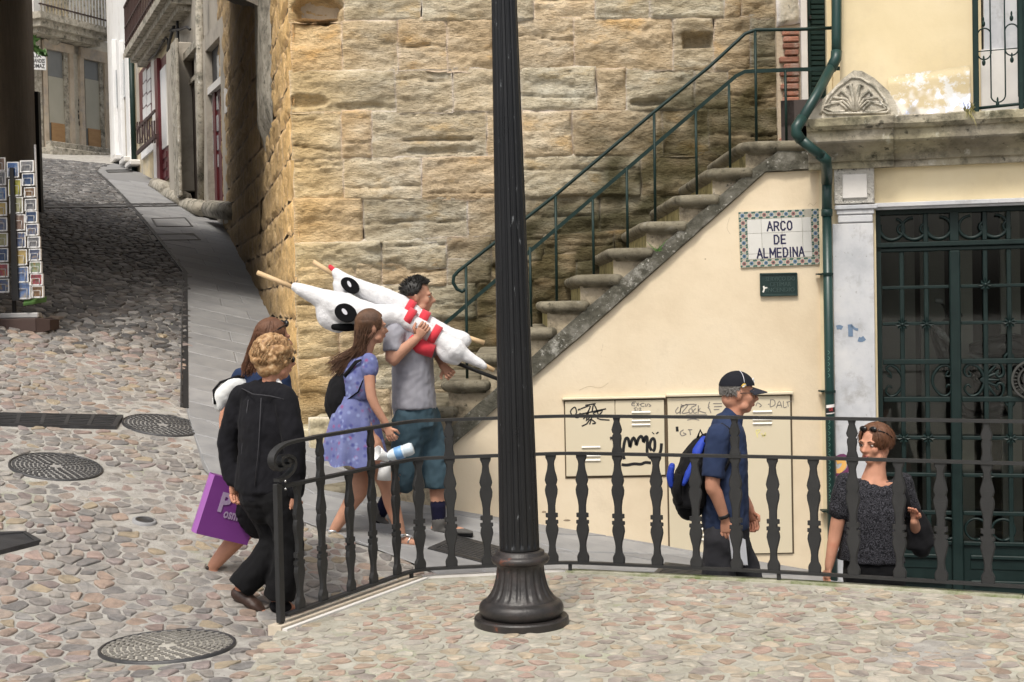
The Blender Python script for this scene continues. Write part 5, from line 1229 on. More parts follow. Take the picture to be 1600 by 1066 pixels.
# leaves hanging by the dark corner
lv = MB(); rl = random.Random(9)
for (x, y) in ((50, 60), (53, 62), (55, 61), (50, 72), (53, 76), (57, 78), (64, 83), (68, 84), (71, 82), (60, 80)):
    for k in range(3):
        c = P(x + rl.uniform(-2, 2), y + rl.uniform(-2, 2), 25.5); d = V(rl.uniform(-1, 1), rl.uniform(-.5, .5), rl.uniform(-.8, .2)).normalized() * .09; w = d.cross(V(0, 1, .3)).normalized() * .035
        lv.add([c - d, c + w, c + d, c - w], [(0, 1, 2, 3)])
mb = MB(); lv.tube([P(44, 52, 25.5), P(55, 70, 25.5), P(70, 84, 25.5)], .008, 5)
tag(lv.build('hanging_plant', MT['leaf']), 'sprig of bright green leaves hanging at the dark gate corner', 'plant')
# ------------------------------------------------------------ things on the cream stair wall
WF = PF((0, YW), (1, 0))
cab = thing('utility_cabinet', 'cream metal meter cabinet doors let into the stair wall covered in scribbles', 'cabinet', tuple(WF.w(WF.u(1060, 800), 0, WF.z(1060, 866))))
def cb(name, x0, y0, x1, y1, d0, d1, bev=.003, m=None, parent=cab): mb = MB(); WF.box(mb, x0, y0, x1, y1, d0, d1, bev); return mb.build(name, m or MT['cream_metal'], parent)
dk = M('gap_shadow', [(.10, .07, .04)], 5, .8, 0)  # dark sheets behind the cabinet doors carry the shadow of the gaps
cb('gap_shadow_sheet', 882, 624, 1041, 746.5, -.004, 0, 0, dk); cb('gap_shadow_sheet', 1042.2, 618, 1239, 867, -.004, 0, 0, dk)
dA = cb('cabinet_door', 884, 627, 961.5, 744, -.016, -.005); dB = cb('cabinet_door', 962.3, 625.5, 1038.5, 743, -.016, -.005)
dC = cb('cabinet_door', 1045, 621, 1141, 864, -.016, -.005); dD = cb('cabinet_door', 1141.8, 619, 1236.5, 865, -.016, -.005)
cb('hood', 878, 620.5, 1040, 624, -.035, -.0, .004); cb('hood', 1041.5, 614, 1240, 618.5, -.04, 0, .004)
MT['louvre'] = M('louvre_white', [(.74, .72, .66)], 3, .5, 0)
def louv(p, x0, x1, ys):
    for y in ys:
        mb = MB(); a, b, c, e = WF.rect(x0, y - 1.1, x1, y + 1.1, -.016); mb.mx = WF.mx
        mb.prism([(a, -.0165, e + .002), (a, -.026, c + .003), (a, -.026, c), (a, -.0165, c)], (b - a, 0, 0)); mb.build('louvre', MT['louvre'], p)
louv(dB, 987, 1016, (644, 651, 657, 663.5)); louv(dA, 909, 938, (698.5, 712, 719)); louv(dD, 1176, 1206, (643, 655.5, 661.5)); louv(dC, 1079, 1104, (827, 836, 843)); louv(dB, 1112 - 110, 1012, ())
for p, x, y in ((dA, 954.5, 684), (dC, 1136, 735)):
    mb = MB(WF.mx @ Matrix.Translation((WF.u(x, y), -.016, WF.z(x, y))) @ Matrix.Rotation(PI / 2, 4, 'X')); mb.lathe([(.010, 0), (.010, .006), (.006, .008)], n=12); mb.build('lock', MT['cast'], p)
MT['ink'] = M('black_ink', [(.012, .012, .013)], 5, .5, 0); MT['pencil'] = M('grey_pencil', [(.22, .20, .18)], 5, .7, 0); MT['faint'] = M('yellow_chalk', [(.78, .70, .30)], 5, .7, 0)
def graf(pl, w, m, parent, d=-.0175, k=3):
    g = MB()
    for p in pl: stroke(g, WF, p, w, d, k)
    return g.build('graffiti', m, parent)
c5 = lambda pts: [(860 + x / 3.676, 590 + y / 3.676) for x, y in pts]
graf([c5([(425, 470), (418, 440), (422, 390), (432, 352), (445, 350), (452, 375), (458, 400), (466, 365), (478, 346), (488, 365), (494, 388), (504, 355), (520, 337), (530, 350), (536, 372), (546, 341), (556, 346), (556, 390), (556, 430), (568, 455), (590, 465), (618, 452), (634, 420), (638, 378)]),
      c5([(582, 420), (570, 395), (578, 360), (592, 350), (600, 372), (598, 410), (588, 425)]), c5([(588, 322), (592, 318)]), c5([(612, 315), (617, 322)]), c5([(408, 500), (440, 503), (480, 496), (520, 498), (545, 488), (578, 491)])], .022, MT['ink'], dB)
graf([c5(p) for p in ([(130, 225), (115, 195), (140, 170), (150, 200), (140, 225), (160, 230), (170, 205), (180, 225)], [(175, 180), (230, 165), (190, 240), (220, 200), (205, 250), (240, 215), (225, 270)], [(240, 195), (250, 155), (275, 215), (245, 205), (300, 190), (270, 235), (340, 245)], [(180, 280), (210, 265), (230, 240), (260, 262), (240, 265)], [(150, 215), (320, 180)], [(200, 160), (260, 150)], [(160, 190), (163, 180)], [(168, 188), (171, 178)], [(95, 222), (98, 215)], [(105, 224), (108, 216)])], .010, MT['ink'], dA)
graf([c5(p) for p in ([(490, 140), (470, 145), (468, 160), (488, 163)], [(470, 152), (485, 150)], [(495, 145), (508, 165)], [(508, 145), (495, 165)], [(512, 155), (520, 153)], [(540, 148), (522, 150), (522, 165), (540, 165)], [(548, 150), (546, 165), (556, 162), (558, 150)], [(562, 150), (578, 163), (565, 165)], [(495, 172), (480, 178), (494, 188), (482, 192)], [(502, 175), (502, 192)], [(508, 177), (520, 175), (512, 192), (524, 190)])], .006, MT['pencil'], dB)
graf([c5(p) for p in ([(735, 170), (720, 190), (725, 205), (745, 195), (750, 165), (745, 210)], [(750, 165), (790, 158), (755, 205), (795, 200)], [(795, 185), (800, 205), (815, 200), (812, 180), (797, 183)], [(835, 178), (822, 190), (826, 205), (842, 200)], [(850, 160), (848, 208)], [(862, 178), (850, 190), (895, 205)], [(775, 155), (840, 155), (808, 172)], [(750, 155), (765, 165), (748, 172)], [(735, 235), (765, 222), (700 + 100, 215), (900, 215)], [(785, 245), (820, 238), (855, 245)], [(915, 140), (908, 160), (912, 168), (905, 172), (914, 182), (922, 205)], [(765, 300), (745, 315), (755, 335), (780, 325), (762, 318)], [(790, 300), (815, 300)], [(800, 300), (805, 330)], [(935, 150), (985, 150)], [(940, 168), (985, 166)], [(938, 185), (970, 183)])], .007, MT['ink'] if False else MT['pencil'], dC)
graf([c5([(727, 282), (729, 310)])], .02, MT['ink'], dC)
graf([c5(p) for p in ([(1250, 155), (1258, 152)], [(1265, 130), (1262, 165), (1268, 168), (1290, 155), (1285, 130), (1262, 128)], [(1298, 175), (1315, 135), (1330, 172)], [(1304, 160), (1326, 158)], [(1338, 135), (1340, 172), (1358, 168)], [(1362, 140), (1366, 168)], [(1355, 142), (1384, 136)], [(1180, 165), (1190, 145), (1212, 160), (1200, 170)])], .006, MT['pencil'], dD)
graf([c5(p) for p in ([(1180, 305), (1190, 345)], [(1180, 305), (1205, 300), (1188, 325)], [(1212, 320), (1225, 340), (1235, 315)], [(1215, 335), (1240, 330)])], .008, MT['faint'], dD)
# street name panel of tiles
q0 = (1154, 330); 
A = WF.uv(1153.5, 331.5); B = WF.uv(1278.5, 326); Cc = WF.uv(1156, 419)
W_ = B[0] - A[0]; Hh = A[1] - Cc[1]; sl = (B[1] - A[1]) / W_
tp = thing('tile_street_sign', 'white tile street name panel with flowered border on the cream wall', 'sign', tuple(WF.w(A[0] + W_ / 2, 0, Cc[1])))
TMX = WF.mx @ Matrix.Translation((A[0], 0, A[1])) @ Matrix.Rotation(-math.atan(sl) * 1, 4, 'Y')
MT['tile'] = M('white_glazed_tile', [(.60, .595, .56), (.68, .67, .63)], 3, .22, .05, 20, rnd=.04); MT['grout'] = M('tile_grout', [(.40, .38, .32)], 9, .9, .2)
bw_ = .060
mb = MB(TMX); mb.box((0, -.008, -Hh), (W_, .0, 0)); mb.build('backing', MT['grout'], tp)
xs_ = [bw_, bw_ + .105, bw_ + .105 + .152, bw_ + .105 + .304, W_ - bw_]; zs_ = [-bw_, -bw_ - .105, -bw_ - .105 - .152, -Hh + bw_]
for i in range(4):
    for j in range(3):
        mb = MB(TMX); mb.box((xs_[i] + .0012, -.014, zs_[j + 1] + .0012), (xs_[i + 1] - .0012, -.0085, zs_[j] - .0012), .001); mb.build('tile', MT['tile'], tp)
MT['bt'] = M('border_tile', [(.42, .40, .32), (.5, .48, .40)], 12, .3, .05); MT['fl_r'] = M('flower_red', [(.38, .14, .15), (.42, .20, .20)], 30, .3, 0); MT['fl_b'] = M('flower_blue', [(.12, .20, .36), (.18, .28, .42)], 30, .3, 0); MT['fl_g'] = M('leaf_green', [(.05, .12, .10)], 30, .3, 0)
nb = 11; nc = 6
def btile(cx_, cz_, w, h, k):
    mb = MB(TMX); mb.box((cx_ - w / 2 + .0008, -.014, cz_ - h / 2 + .0008), (cx_ + w / 2 - .0008, -.0085, cz_ + h / 2 - .0008), .001); t_ = mb.build('border_tile', MT['bt'], tp)
    mb = MB(TMX); r = .015
    for i in range(6):
        a = PI / 3 * i + k; x, z = cx_ + math.cos(a) * r * .6, cz_ + math.sin(a) * r * .6
        mb.add([(x + math.cos(b) * r * .5, -.0146, z + math.sin(b) * r * .5) for b in [PI / 3 * q for q in range(6)]], [(5, 4, 3, 2, 1, 0)])
    mb.build('flower', MT['fl_r'] if k % 2 else MT['fl_b'], t_)
    mb = MB(TMX)
    for sx, sz in ((-1, 1), (1, -1), (1, 1), (-1, -1)):
        x, z = cx_ + sx * w * .36, cz_ + sz * h * .33; mb.add([(x - .010, -.0144, z - .004), (x + .003, -.0144, z - .008), (x + .010, -.0144, z + .005), (x - .004, -.0144, z + .008)], [(0, 1, 2, 3)])
    mb.add([(cx_ - .005, -.0148, cz_ - .005), (cx_ + .005, -.0148, cz_ - .005), (cx_ + .005, -.0148, cz_ + .005), (cx_ - .005, -.0148, cz_ + .005)], [(0, 1, 2, 3)]); mb.build('leaf_motif', MT['fl_g'], t_)
wb = W_ / nb; hb_ = (Hh - 2 * bw_) / nc
for i in range(nb):
    if i != 9: btile(wb * (i + .5), -bw_ / 2, wb, bw_, i)
    btile(wb * (i + .5), -Hh + bw_ / 2, wb, bw_, i + 1)
for j in range(nc): btile(bw_ / 2, -bw_ - hb_ * (j + .5), bw_, hb_, j + 1); btile(W_ - bw_ / 2, -bw_ - hb_ * (j + .5), bw_, hb_, j)
MT['navy_ink'] = M('navy_glaze', [(.018, .016, .06)], 5, .3, 0)
sc_ = W_ / 125.0
GL = {'A': [[(0, 0), (.5, 1), (1, 0)], [(.2, .34), (.8, .34)]], 'R': [[(.05, 0), (.05, .96), (.62, .96), (.88, .84), (.88, .60), (.62, .47), (.05, .47)], [(.5, .47), (.95, 0)]],
      'C': [[(.92, .80), (.70, .97), (.32, .97), (.06, .75), (.06, .25), (.32, .03), (.70, .03), (.92, .20)]], 'O': [[(.35, .97), (.65, .97), (.93, .75), (.93, .25), (.65, .03), (.35, .03), (.07, .25), (.07, .75), (.35, .97)]],
      'D': [[(.05, .03), (.05, .97), (.55, .97), (.90, .72), (.90, .28), (.55, .03), (.05, .03)]], 'E': [[(.85, .97), (.05, .97), (.05, .03), (.85, .03)], [(.05, .5), (.72, .5)]], 'L': [[(.05, 1), (.05, .03), (.80, .03)]],
      'M': [[(.02, 0), (.02, 1), (.5, .30), (.98, 1), (.98, 0)]], 'I': [[(.5, 0), (.5, 1)]], 'N': [[(.05, 0), (.05, 1), (.95, 0), (.95, 1)]]}
for tx, yc, wd, hh in (('ARCO', 24.5, 38.6, 13.8), ('DE', 45.5, 18.8, 13.8), ('ALMEDINA', 66, 73, 14.2)):
    cw = {'I': .35, 'M': 1.18, 'A': 1.05}; adv = [cw.get(c, 1) for c in tx]; gapl = .34; tot = sum(adv) + gapl * (len(tx) - 1); uw_ = wd * sc_ / tot; x = W_ * .505 - wd * sc_ / 2; hgt = hh * sc_
    for c, a_ in zip(tx, adv):
        mb = MB(TMX)
        for pl_ in GL[c]:
            for q in range(len(pl_) - 1):
                A1 = V(x + pl_[q][0] * a_ * uw_, -.0148 - .0002 * q, -yc * sc_ + (pl_[q][1] - .5) * hgt); B1 = V(x + pl_[q + 1][0] * a_ * uw_, A1.y, -yc * sc_ + (pl_[q + 1][1] - .5) * hgt)
                t_ = (B1 - A1).normalized(); n_ = V(-t_.z, 0, t_.x) * .0056; A1 -= t_ * .0045; B1 += t_ * .0045
                mb.prism([A1 + n_, A1 - n_, B1 - n_, B1 + n_], (0, .0006, 0))
        mb.build('letter', MT['navy_ink'], tp); x += (a_ + gapl) * uw_
# small dark plate below
sp = thing('fire_plate', 'small dark green metal plate under the tile street sign', 'sign', tuple(WF.w(WF.u(1217, 445), 0, WF.z(1217, 462))))
MT['plate'] = M('plate_green', [(.010, .028, .026), (.016, .038, .035)], 8, .35, .1)
cb('plate', 1188.5, 428.5, 1245.5, 461.5, -.014, 0, .002, MT['plate'], sp)
MT['plate_letter'] = M('plate_letter', [(.035, .065, .06), (.05, .085, .08)], 8, .4, .1)
for a in ((1188.5, 426.5, 1245.5, 429.5), (1188.5, 460, 1245.5, 463), (1187.5, 427, 1190.5, 462.5), (1243.5, 427, 1246.5, 462.5)): cb('rim', *a, -.024, -.0145, .003, MT['plate'], sp)
for k, tx in enumerate(('SERVIÇO DO', 'CETIMAR', 'INCENDIO')):
    ptext(tx, MT['plate_letter'], 'raised_letters', sp, .045, WF.mx @ Matrix.Translation((WF.u(1219, 445), -.016, WF.z(1219, 436 + 8.6 * k))), (46, 33, 44)[k] / 209.5, .003)
graf([[(1193, 447), (1194, 452), (1192, 457)], [(1195, 450), (1199, 450)]], .012, MT['louvre'], sp, -.016)

# hairline cracks and scuffs in the plaster
MT['crack'] = M('crack', [(.44, .35, .23)], 6, .9, 0); MT['scuff'] = M('scuff', [(.20, .15, .10), (.42, .33, .23)], 9, .9, 0)
g = MB(); rk_ = random.Random(21)
for pts in ([(1262, 322), (1266, 318), (1271, 321), (1276, 316)], [(905, 610), (920, 604), (938, 606), (951, 598)], [(1140, 340), (1136, 356), (1141, 366)]):
    stroke(g, WF, pts, .0018, -.0012, 4)
g.build('crack', MT['crack'], stairs)
g = MB()
for x, y, w, h in ((886, 813, 8, 2), (908, 821, 7, 2), (915, 826, 6, 2), (876, 832, 5, 1.5), (990, 852, 9, 2.5), (1010, 858, 6, 2), (850, 800, 5, 2), (940, 838, 7, 2), (1100, 876, 8, 2), (760, 790, 6, 2), (1260, 900, 7, 3), (1180, 372, 2, 1), (1102, 405, 1.5, 1)):
    WF.poly(g, [(x + w * math.cos(a) * rk_.uniform(.6, 1), y + h * math.sin(a) * rk_.uniform(.6, 1)) for a in [2 * PI * q / 9 for q in range(9)]], -.0010, -.0002)
g.build('scuff_mark', MT['scuff'], stairs)
# ------------------------------------------------------------ foreground railing and lamp post
EP = [EDGE[0] - t01 * .02] + EDGE[1:] + [e_end]
pts_ = []
for a, b in zip(EP[:-1], EP[1:]):
    for k in range(60): pts_.append(a.lerp(b, k / 60))
pts_.append(EP[-1])
sm_ = pts_[:]
for it in range(60): sm_ = [sm_[0]] + [(sm_[i - 1] + sm_[i] * 2 + sm_[i + 1]) / 4 for i in range(1, len(sm_) - 1)] + [sm_[-1]]
PATH = []
for i, p in enumerate(sm_):
    t = (sm_[min(i + 1, len(sm_) - 1)] - sm_[max(0, i - 1)]).normalized(); PATH.append(p + V(t.y, -t.x, 0) * .045)
def at_px(px, z=.4):
    best = min(range(len(PATH)), key=lambda i: abs(proj(V(PATH[i].x, PATH[i].y, z))[0] - px))
    i = max(1, min(len(PATH) - 2, best)); t = (PATH[i + 1] - PATH[i - 1]).normalized()
    x0 = proj(V(PATH[i - 1].x, PATH[i - 1].y, z))[0]; x1 = proj(V(PATH[i + 1].x, PATH[i + 1].y, z))[0]; f = (px - x0) / (x1 - x0) if abs(x1 - x0) > 1e-6 else .5
    return PATH[i - 1].lerp(PATH[i + 1], f), t
rail = thing('iron_railing', 'black cast iron railing with flat shaped balusters edging the platform', 'railing', tuple(PATH[0]))
ZB, ZM, ZT = .060, .745, .978
s0 = 2
def up(z, i0=0, i1=None): return [V(p.x, p.y, z) for p in PATH[i0:i1]]
LB = PF((EDGE[0].x + .045 * t01.y, EDGE[0].y - .045 * t01.x), (t01.x, t01.y))
mb = MB(); mb.bar(up(ZB)[::2], .040, .016); mb.build('bottom_rail', MT['iron'], rail)
mb = MB(); mb.bar(up(ZM)[::2], .040, .018); mb.build('middle_rail', MT['iron'], rail)
c6 = lambda x, y: (420 + x / 2.96, 620 + y / 2.96)
mb = MB(); sp_ = [V(*LB.mx @ V(LB.uv(*c6(x, y))[0], 0, LB.uv(*c6(x, y))[1])) for x, y in ((62, 328), (42, 338), (20, 322), (12, 292), (24, 258), (62, 225), (118, 206), (180, 195))]
i0 = min(range(len(PATH)), key=lambda i: (V(PATH[i].x, PATH[i].y, ZT) - sp_[-1]).length) + 4
nrm = LB.n
def ribbon(mb, pts, w, th, wt=None):
    """flat strip bent in an upright plane: w across the plane, th thick in it"""
    m = len(pts); vs = []
    for i, p in enumerate(pts):
        t = (pts[min(i + 1, m - 1)] - pts[max(i - 1, 0)]).normalized(); x = V(t.y, -t.x, 0)
        if x.length < .25: x = nrm.copy()
        x = nrm if i < 40 and wt else x.normalized()
        u = t.cross(x).normalized()
        vs += [p + x * w / 2 + u * th / 2, p - x * w / 2 + u * th / 2, p - x * w / 2 - u * th / 2, p + x * w / 2 - u * th / 2]
    fs = [(0, 1, 2, 3), tuple(4 * (m - 1) + k for k in (3, 2, 1, 0))]
    for i in range(m - 1):
        for k in range(4): fs.append((4 * i + k, 4 * (i + 1) + k, 4 * (i + 1) + (k + 1) % 4, 4 * i + (k + 1) % 4))
    mb.add(vs, fs)
ribbon(mb, cat(sp_) , .042, .016, 1); mb.bar([sp_[-1]] + up(ZT, i0)[::2], .042, .018); mb.build('top_rail', MT['iron'], rail)
mb = MB(); vq = [V(*LB.mx @ V(LB.uv(*c6(x, y))[0], 0, LB.uv(*c6(x, y))[1])) for x, y in ((36, 388), (66, 376), (98, 350), (113, 318), (108, 288), (84, 272), (58, 280), (50, 304), (64, 322), (84, 318), (90, 302), (78, 294))]
ribbon(mb, cat(vq), .040, .017, 1); mb.build('scroll', MT['iron'], rail)
def rod(px0, z0, z1, w, dth, name):
    p, t = at_px(px0, (z0 + z1) / 2); mb = MB(Matrix(((t.x, -t.y, 0, p.x), (t.y, t.x, 0, p.y), (0, 0, 1, 0), (0, 0, 0, 1)))); mb.box((-w / 2, -dth / 2, z0), (w / 2, dth / 2, z1), .003); return mb.build(name, MT['iron'], rail)
q = PATH[0]; mb = MB(LB.mx); u_ = LB.uv(436, 860)[0]; mb.box((u_ - .024, -.014, .03), (u_ + .024, .014, .765), .003); mb.box((u_ + .004, -.008, -.05), (u_ + .016, .008, .03)); mb.build('end_post', MT['iron'], rail)
for px in (643, 891, 1217): rod(px, -.05, ZB - .009, .022, .022, 'foot')
PRO = [(0, 34), (30, 36), (42, 32), (60, 22), (95, 19), (120, 22), (150, 30), (185, 38), (205, 36), (222, 30), (224, 38), (244, 38), (246, 24), (260, 24), (262, 36), (286, 36), (288, 22), (330, 22), (365, 27), (400, 36), (425, 38), (445, 33), (453, 29), (462, 33), (480, 38), (505, 33), (540, 23), (575, 19), (592, 22), (610, 31), (625, 32)]
PRO_T = [(637, 33), (655, 29), (675, 23), (700, 24), (722, 28), (740, 26), (748, 20), (756, 27), (772, 31), (795, 24), (820, 16), (838, 21), (850, 25)]
K_ = (ZM - ZB - .018) / 625.0
def bal_mesh(name, pro):
    mb = MB(); n = len(pro); th = .013; vs = []; fs = []
    for y, w in pro:
        x = w / 38.0 * .040; z = y * K_ + ZB + .008; b = .006
        vs += [(-x, -th + b, z), (-x + b, -th, z), (x - b, -th, z), (x, -th + b, z), (x, th - b, z), (x - b, th, z), (-x + b, th, z), (-x, th - b, z)]
    for i in range(n - 1):
        for k in range(8): fs.append((8 * i + k, 8 * i + (k + 1) % 8, 8 * i + 8 + (k + 1) % 8, 8 * i + 8 + k))
    fs += [tuple(range(8))[::-1], tuple(8 * (n - 1) + k for k in range(8))]
    mb.add(vs, fs); me = mb.mesh(name); me.materials.append(MT['iron']); return me
KT = (ZT - ZB - .018) / 850.0
ms = bal_mesh('baluster', PRO); mt_ = bal_mesh('tall_baluster', PRO + [(y * 1.0 + 3, w) for y, w in PRO_T])
inv = wm(rail).inverted()
for px, tall in ((467, 0), (503, 1), (547, 0), (582, 1), (619, 0), (655, 0), (704, 1), (760, 0), (811, 1), (862, 0), (910, 0), (966, 1), (1026, 0), (1087, 0), (1150, 1), (1208, 0), (1272, 0), (1333, 1), (1405, 0), (1470, 0), (1543, 1), (1622, 0), (1700, 0)):
    p, t = at_px(px); o = bpy.data.objects.new('baluster', mt_ if tall else ms); COL.objects.link(o); o.parent = rail
    rz_ = math.atan2(t.y, t.x); o.matrix_basis = inv @ Matrix.Translation(V(p.x, p.y, 0)) @ Matrix.Rotation(rz_, 4, 'Z')
# lamp post
lamp = thing('lamp_post', 'black fluted cast iron lamp post with a spreading round base', 'lamp post', tuple(LAMP))
def lx(v): return V(v.x - .0075 * (v.z), v.y, v.z)
mb = MB(Matrix.Translation(LAMP)); mb.lathe([(.247, -.02), (.25, .004), (.25, .034), (.243, .042), (.20, .044)], n=64); mb.build('plinth', MT['lamp_base'], lamp, auto=40)
mb = MB(Matrix.Translation(LAMP)); NF = 18
tor = [(.205, .04)] + [(.19 + .034 * math.sin(a), .083 - .042 * math.cos(a)) for a in [PI * k / 12 for k in range(1, 12)]] + [(.192, .127), (.187, .131)]
mb.lathe(tor, n=64, cap=False); mb.build('base_torus', MT['lamp_base'], lamp)
mb = MB(Matrix.Translation(LAMP)); pr = [(.187, .129), (.186, .134), (.178, .142), (.165, .158), (.152, .180), (.142, .205), (.134, .235), (.128, .265), (.125, .29), (.124, .308), (.128, .314), (.13, .322)]
mb.lathe(pr, n=NF * 12, cap=False, flute=lambda a, z: 1 - .055 * smooth(.145, .16, z) * smooth(.312, .30, z) * max(0, math.sin(NF * a)) ** .7); mb.build('base_flare', MT['lamp_base'], lamp)
mb = MB(Matrix.Translation(LAMP)); mb.lathe([(.128, .32), (.146, .326), (.153, .338), (.153, .35), (.146, .362), (.135, .366), (.128, .370), (.128, .384), (.118, .390), (.104, .392)], n=64, cap=False); mb.build('base_ring', MT['lamp_base'], lamp)
mb = MB(Matrix.Translation(LAMP)); N2 = 16; zs = [.388, .40, .404, .41, .42, .43] + [.45 + 4.2 * k / 40 for k in range(41)]
for z in [0]:
    mb.lathe([(lerp(.106, .0655, smooth(0, 1, 0) + (z - .39) / 2.95) if z < 3.34 else .0655, z) for z in zs], n=N2 * 12, flute=lambda a, z: 1 - (.085 if z > .404 else 0) * smooth(.404, .43, z) * max(0, math.sin(N2 * a)) ** .6)
inv_ = [None]
mb.v = [LAMP + lx(p - LAMP) for p in mb.v]; mb.build('shaft', MT['lamp'], lamp)
# ------------------------------------------------------------ people
def skinm(n, c): return M(n, [tuple(x * .86 for x in c), c, tuple(min(1, x * 1.12) for x in c)], 9, .58, .15, 120, bdist=.002, spec=.28, marks=((tuple(x * k for x, k in zip(c, (.95, .62, .55))), 5, .55, .8, (1, 1, 1)),))
MT['skin_a'] = skinm('skin_pale', (.56, .33, .24)); MT['skin_b'] = skinm('skin_tan', (.46, .245, .165)); MT['skin_c'] = skinm('skin_warm', (.50, .25, .165))
MT['eye'] = M('eye_white', [(.42, .38, .35)], 5, .2, 0); MT['iris'] = M('iris_dark', [(.03, .02, .015)], 5, .2, 0); MT['lip'] = M('lips', [(.36, .11, .09)], 9, .45, 0)
def cloth(n, cols, s=14, b=.35, **k): return M(n, cols, s, .88, b, 220, bdist=.002, spec=.15, sheen=k.pop('sh', .02), **k)
MT['suit'] = cloth('black_suit', [(.006, .006, .008), (.011, .011, .014)]); MT['trouser_black'] = cloth('black_trousers', [(.005, .005, .006), (.008, .008, .009)])
MT['tee'] = cloth('grey_tee', [(.27, .27, .31), (.33, .33, .37)], 6); MT['shorts'] = cloth('teal_shorts', [(.035, .065, .085), (.05, .085, .11)], 6)
MT['polo'] = cloth('navy_polo', [(.020, .032, .075), (.030, .045, .095)], 6); MT['slacks'] = cloth('charcoal_trousers', [(.028, .028, .032), (.042, .042, .048)], 6)
MT['navy'] = cloth('navy_top', [(.014, .024, .06), (.02, .035, .08)], 6); MT['sock'] = cloth('navy_sock', [(.008, .008, .025)], 20)
MT['hair_blonde'] = M('blonde_hair', [(.16, .08, .03), (.38, .22, .10), (.60, .43, .25)], 44, .58, .2, 90, rvar=.1)
MT['hair_brown'] = M('brown_hair', [(.055, .026, .013), (.10, .048, .024), (.15, .075, .038)], 18, .58, .1, 90); MT['hair_red'] = M('reddish_hair', [(.08, .032, .014), (.15, .062, .028)], 18, .58, .1, 90)
MT['hair_black'] = M('black_hair', [(.008, .007, .006), (.016, .014, .012)], 20, .58, .1, 90); MT['hair_grey'] = M('grey_hair', [(.12, .11, .10), (.2, .19, .18)], 30, .6, .2, 120)
MT['leather_brown'] = M('brown_leather', [(.028, .014, .010), (.05, .026, .018)], 12, .5, .2); MT['shoe_grey'] = M('grey_suede', [(.07, .068, .065), (.11, .105, .10)], 14, .85, .2)
MT['black_fabric'] = cloth('black_fabric', [(.006, .006, .007), (.010, .010, .012)]); MT['silver'] = M('silver', [(.6, .6, .6)], 5, .25, 0, metal=.9)
MT['white_bag'] = M('white_leather', [(.66, .68, .68), (.74, .75, .74)], 6, .4, .1); MT['lens'] = M('dark_lens', [(.008, .007, .007)], 5, .08, 0)
def cust_dress():
    m = cloth('flowered_dress', [(.10, .115, .27), (.14, .16, .335), (.19, .215, .40)], 5); nt = m.node_tree; b = nt.nodes['Principled BSDF']; src = b.inputs['Base Color'].links[0].from_socket
    tc = nt.nodes.new('ShaderNodeTexCoord'); out = src
    for sc, lo, col in ((17, .30, (.26, .09, .22)), (21, .34, (.25, .30, .52)), (19, .34, (.08, .09, .26))):
        mp = nt.nodes.new('ShaderNodeMapping'); mp.inputs['Location'].default_value = (sc, sc * .7, 0); nt.links.new(tc.outputs['Object'], mp.inputs[0])
        v = nt.nodes.new('ShaderNodeTexVoronoi'); v.inputs['Scale'].default_value = sc; nt.links.new(mp.outputs[0], v.inputs['Vector'])
        r = nt.nodes.new('ShaderNodeMapRange'); r.inputs[1].default_value = lo; r.inputs[2].default_value = lo - .22; nt.links.new(v.outputs['Distance'], r.inputs[0])
        x = nt.nodes.new('ShaderNodeMix'); x.data_type = 'RGBA'; nt.links.new(r.outputs[0], x.inputs[0]); nt.links.new(out, x.inputs[6]); x.inputs[7].default_value = col + (1,); out = x.outputs[2]
    nt.links.new(out, b.inputs['Base Color']); return m
MT['dress'] = cust_dress()
def cust_paisley():
    m = cloth('swirl_print', [(.008, .008, .010), (.012, .012, .015)], 6); nt = m.node_tree; b = nt.nodes['Principled BSDF']; src = b.inputs['Base Color'].links[0].from_socket
    tc = nt.nodes.new('ShaderNodeTexCoord'); w = nt.nodes.new('ShaderNodeTexWave'); w.wave_type = 'RINGS'; w.inputs['Scale'].default_value = 14; w.inputs['Distortion'].default_value = 30; w.inputs['Detail'].default_value = 5; w.inputs['Detail Scale'].default_value = 1.8
    nt.links.new(tc.outputs['Object'], w.inputs['Vector']); r = nt.nodes.new('ShaderNodeMapRange'); r.inputs[1].default_value = .5; r.inputs[2].default_value = 1.0; r.inputs[4].default_value = .7; nt.links.new(w.outputs['Fac'], r.inputs[0])
    x = nt.nodes.new('ShaderNodeMix'); x.data_type = 'RGBA'; nt.links.new(r.outputs[0], x.inputs[0]); nt.links.new(src, x.inputs[6]); x.inputs[7].default_value = (.085, .085, .10, 1); nt.links.new(x.outputs[2], b.inputs['Base Color']); return m
MT['paisley'] = cust_paisley()

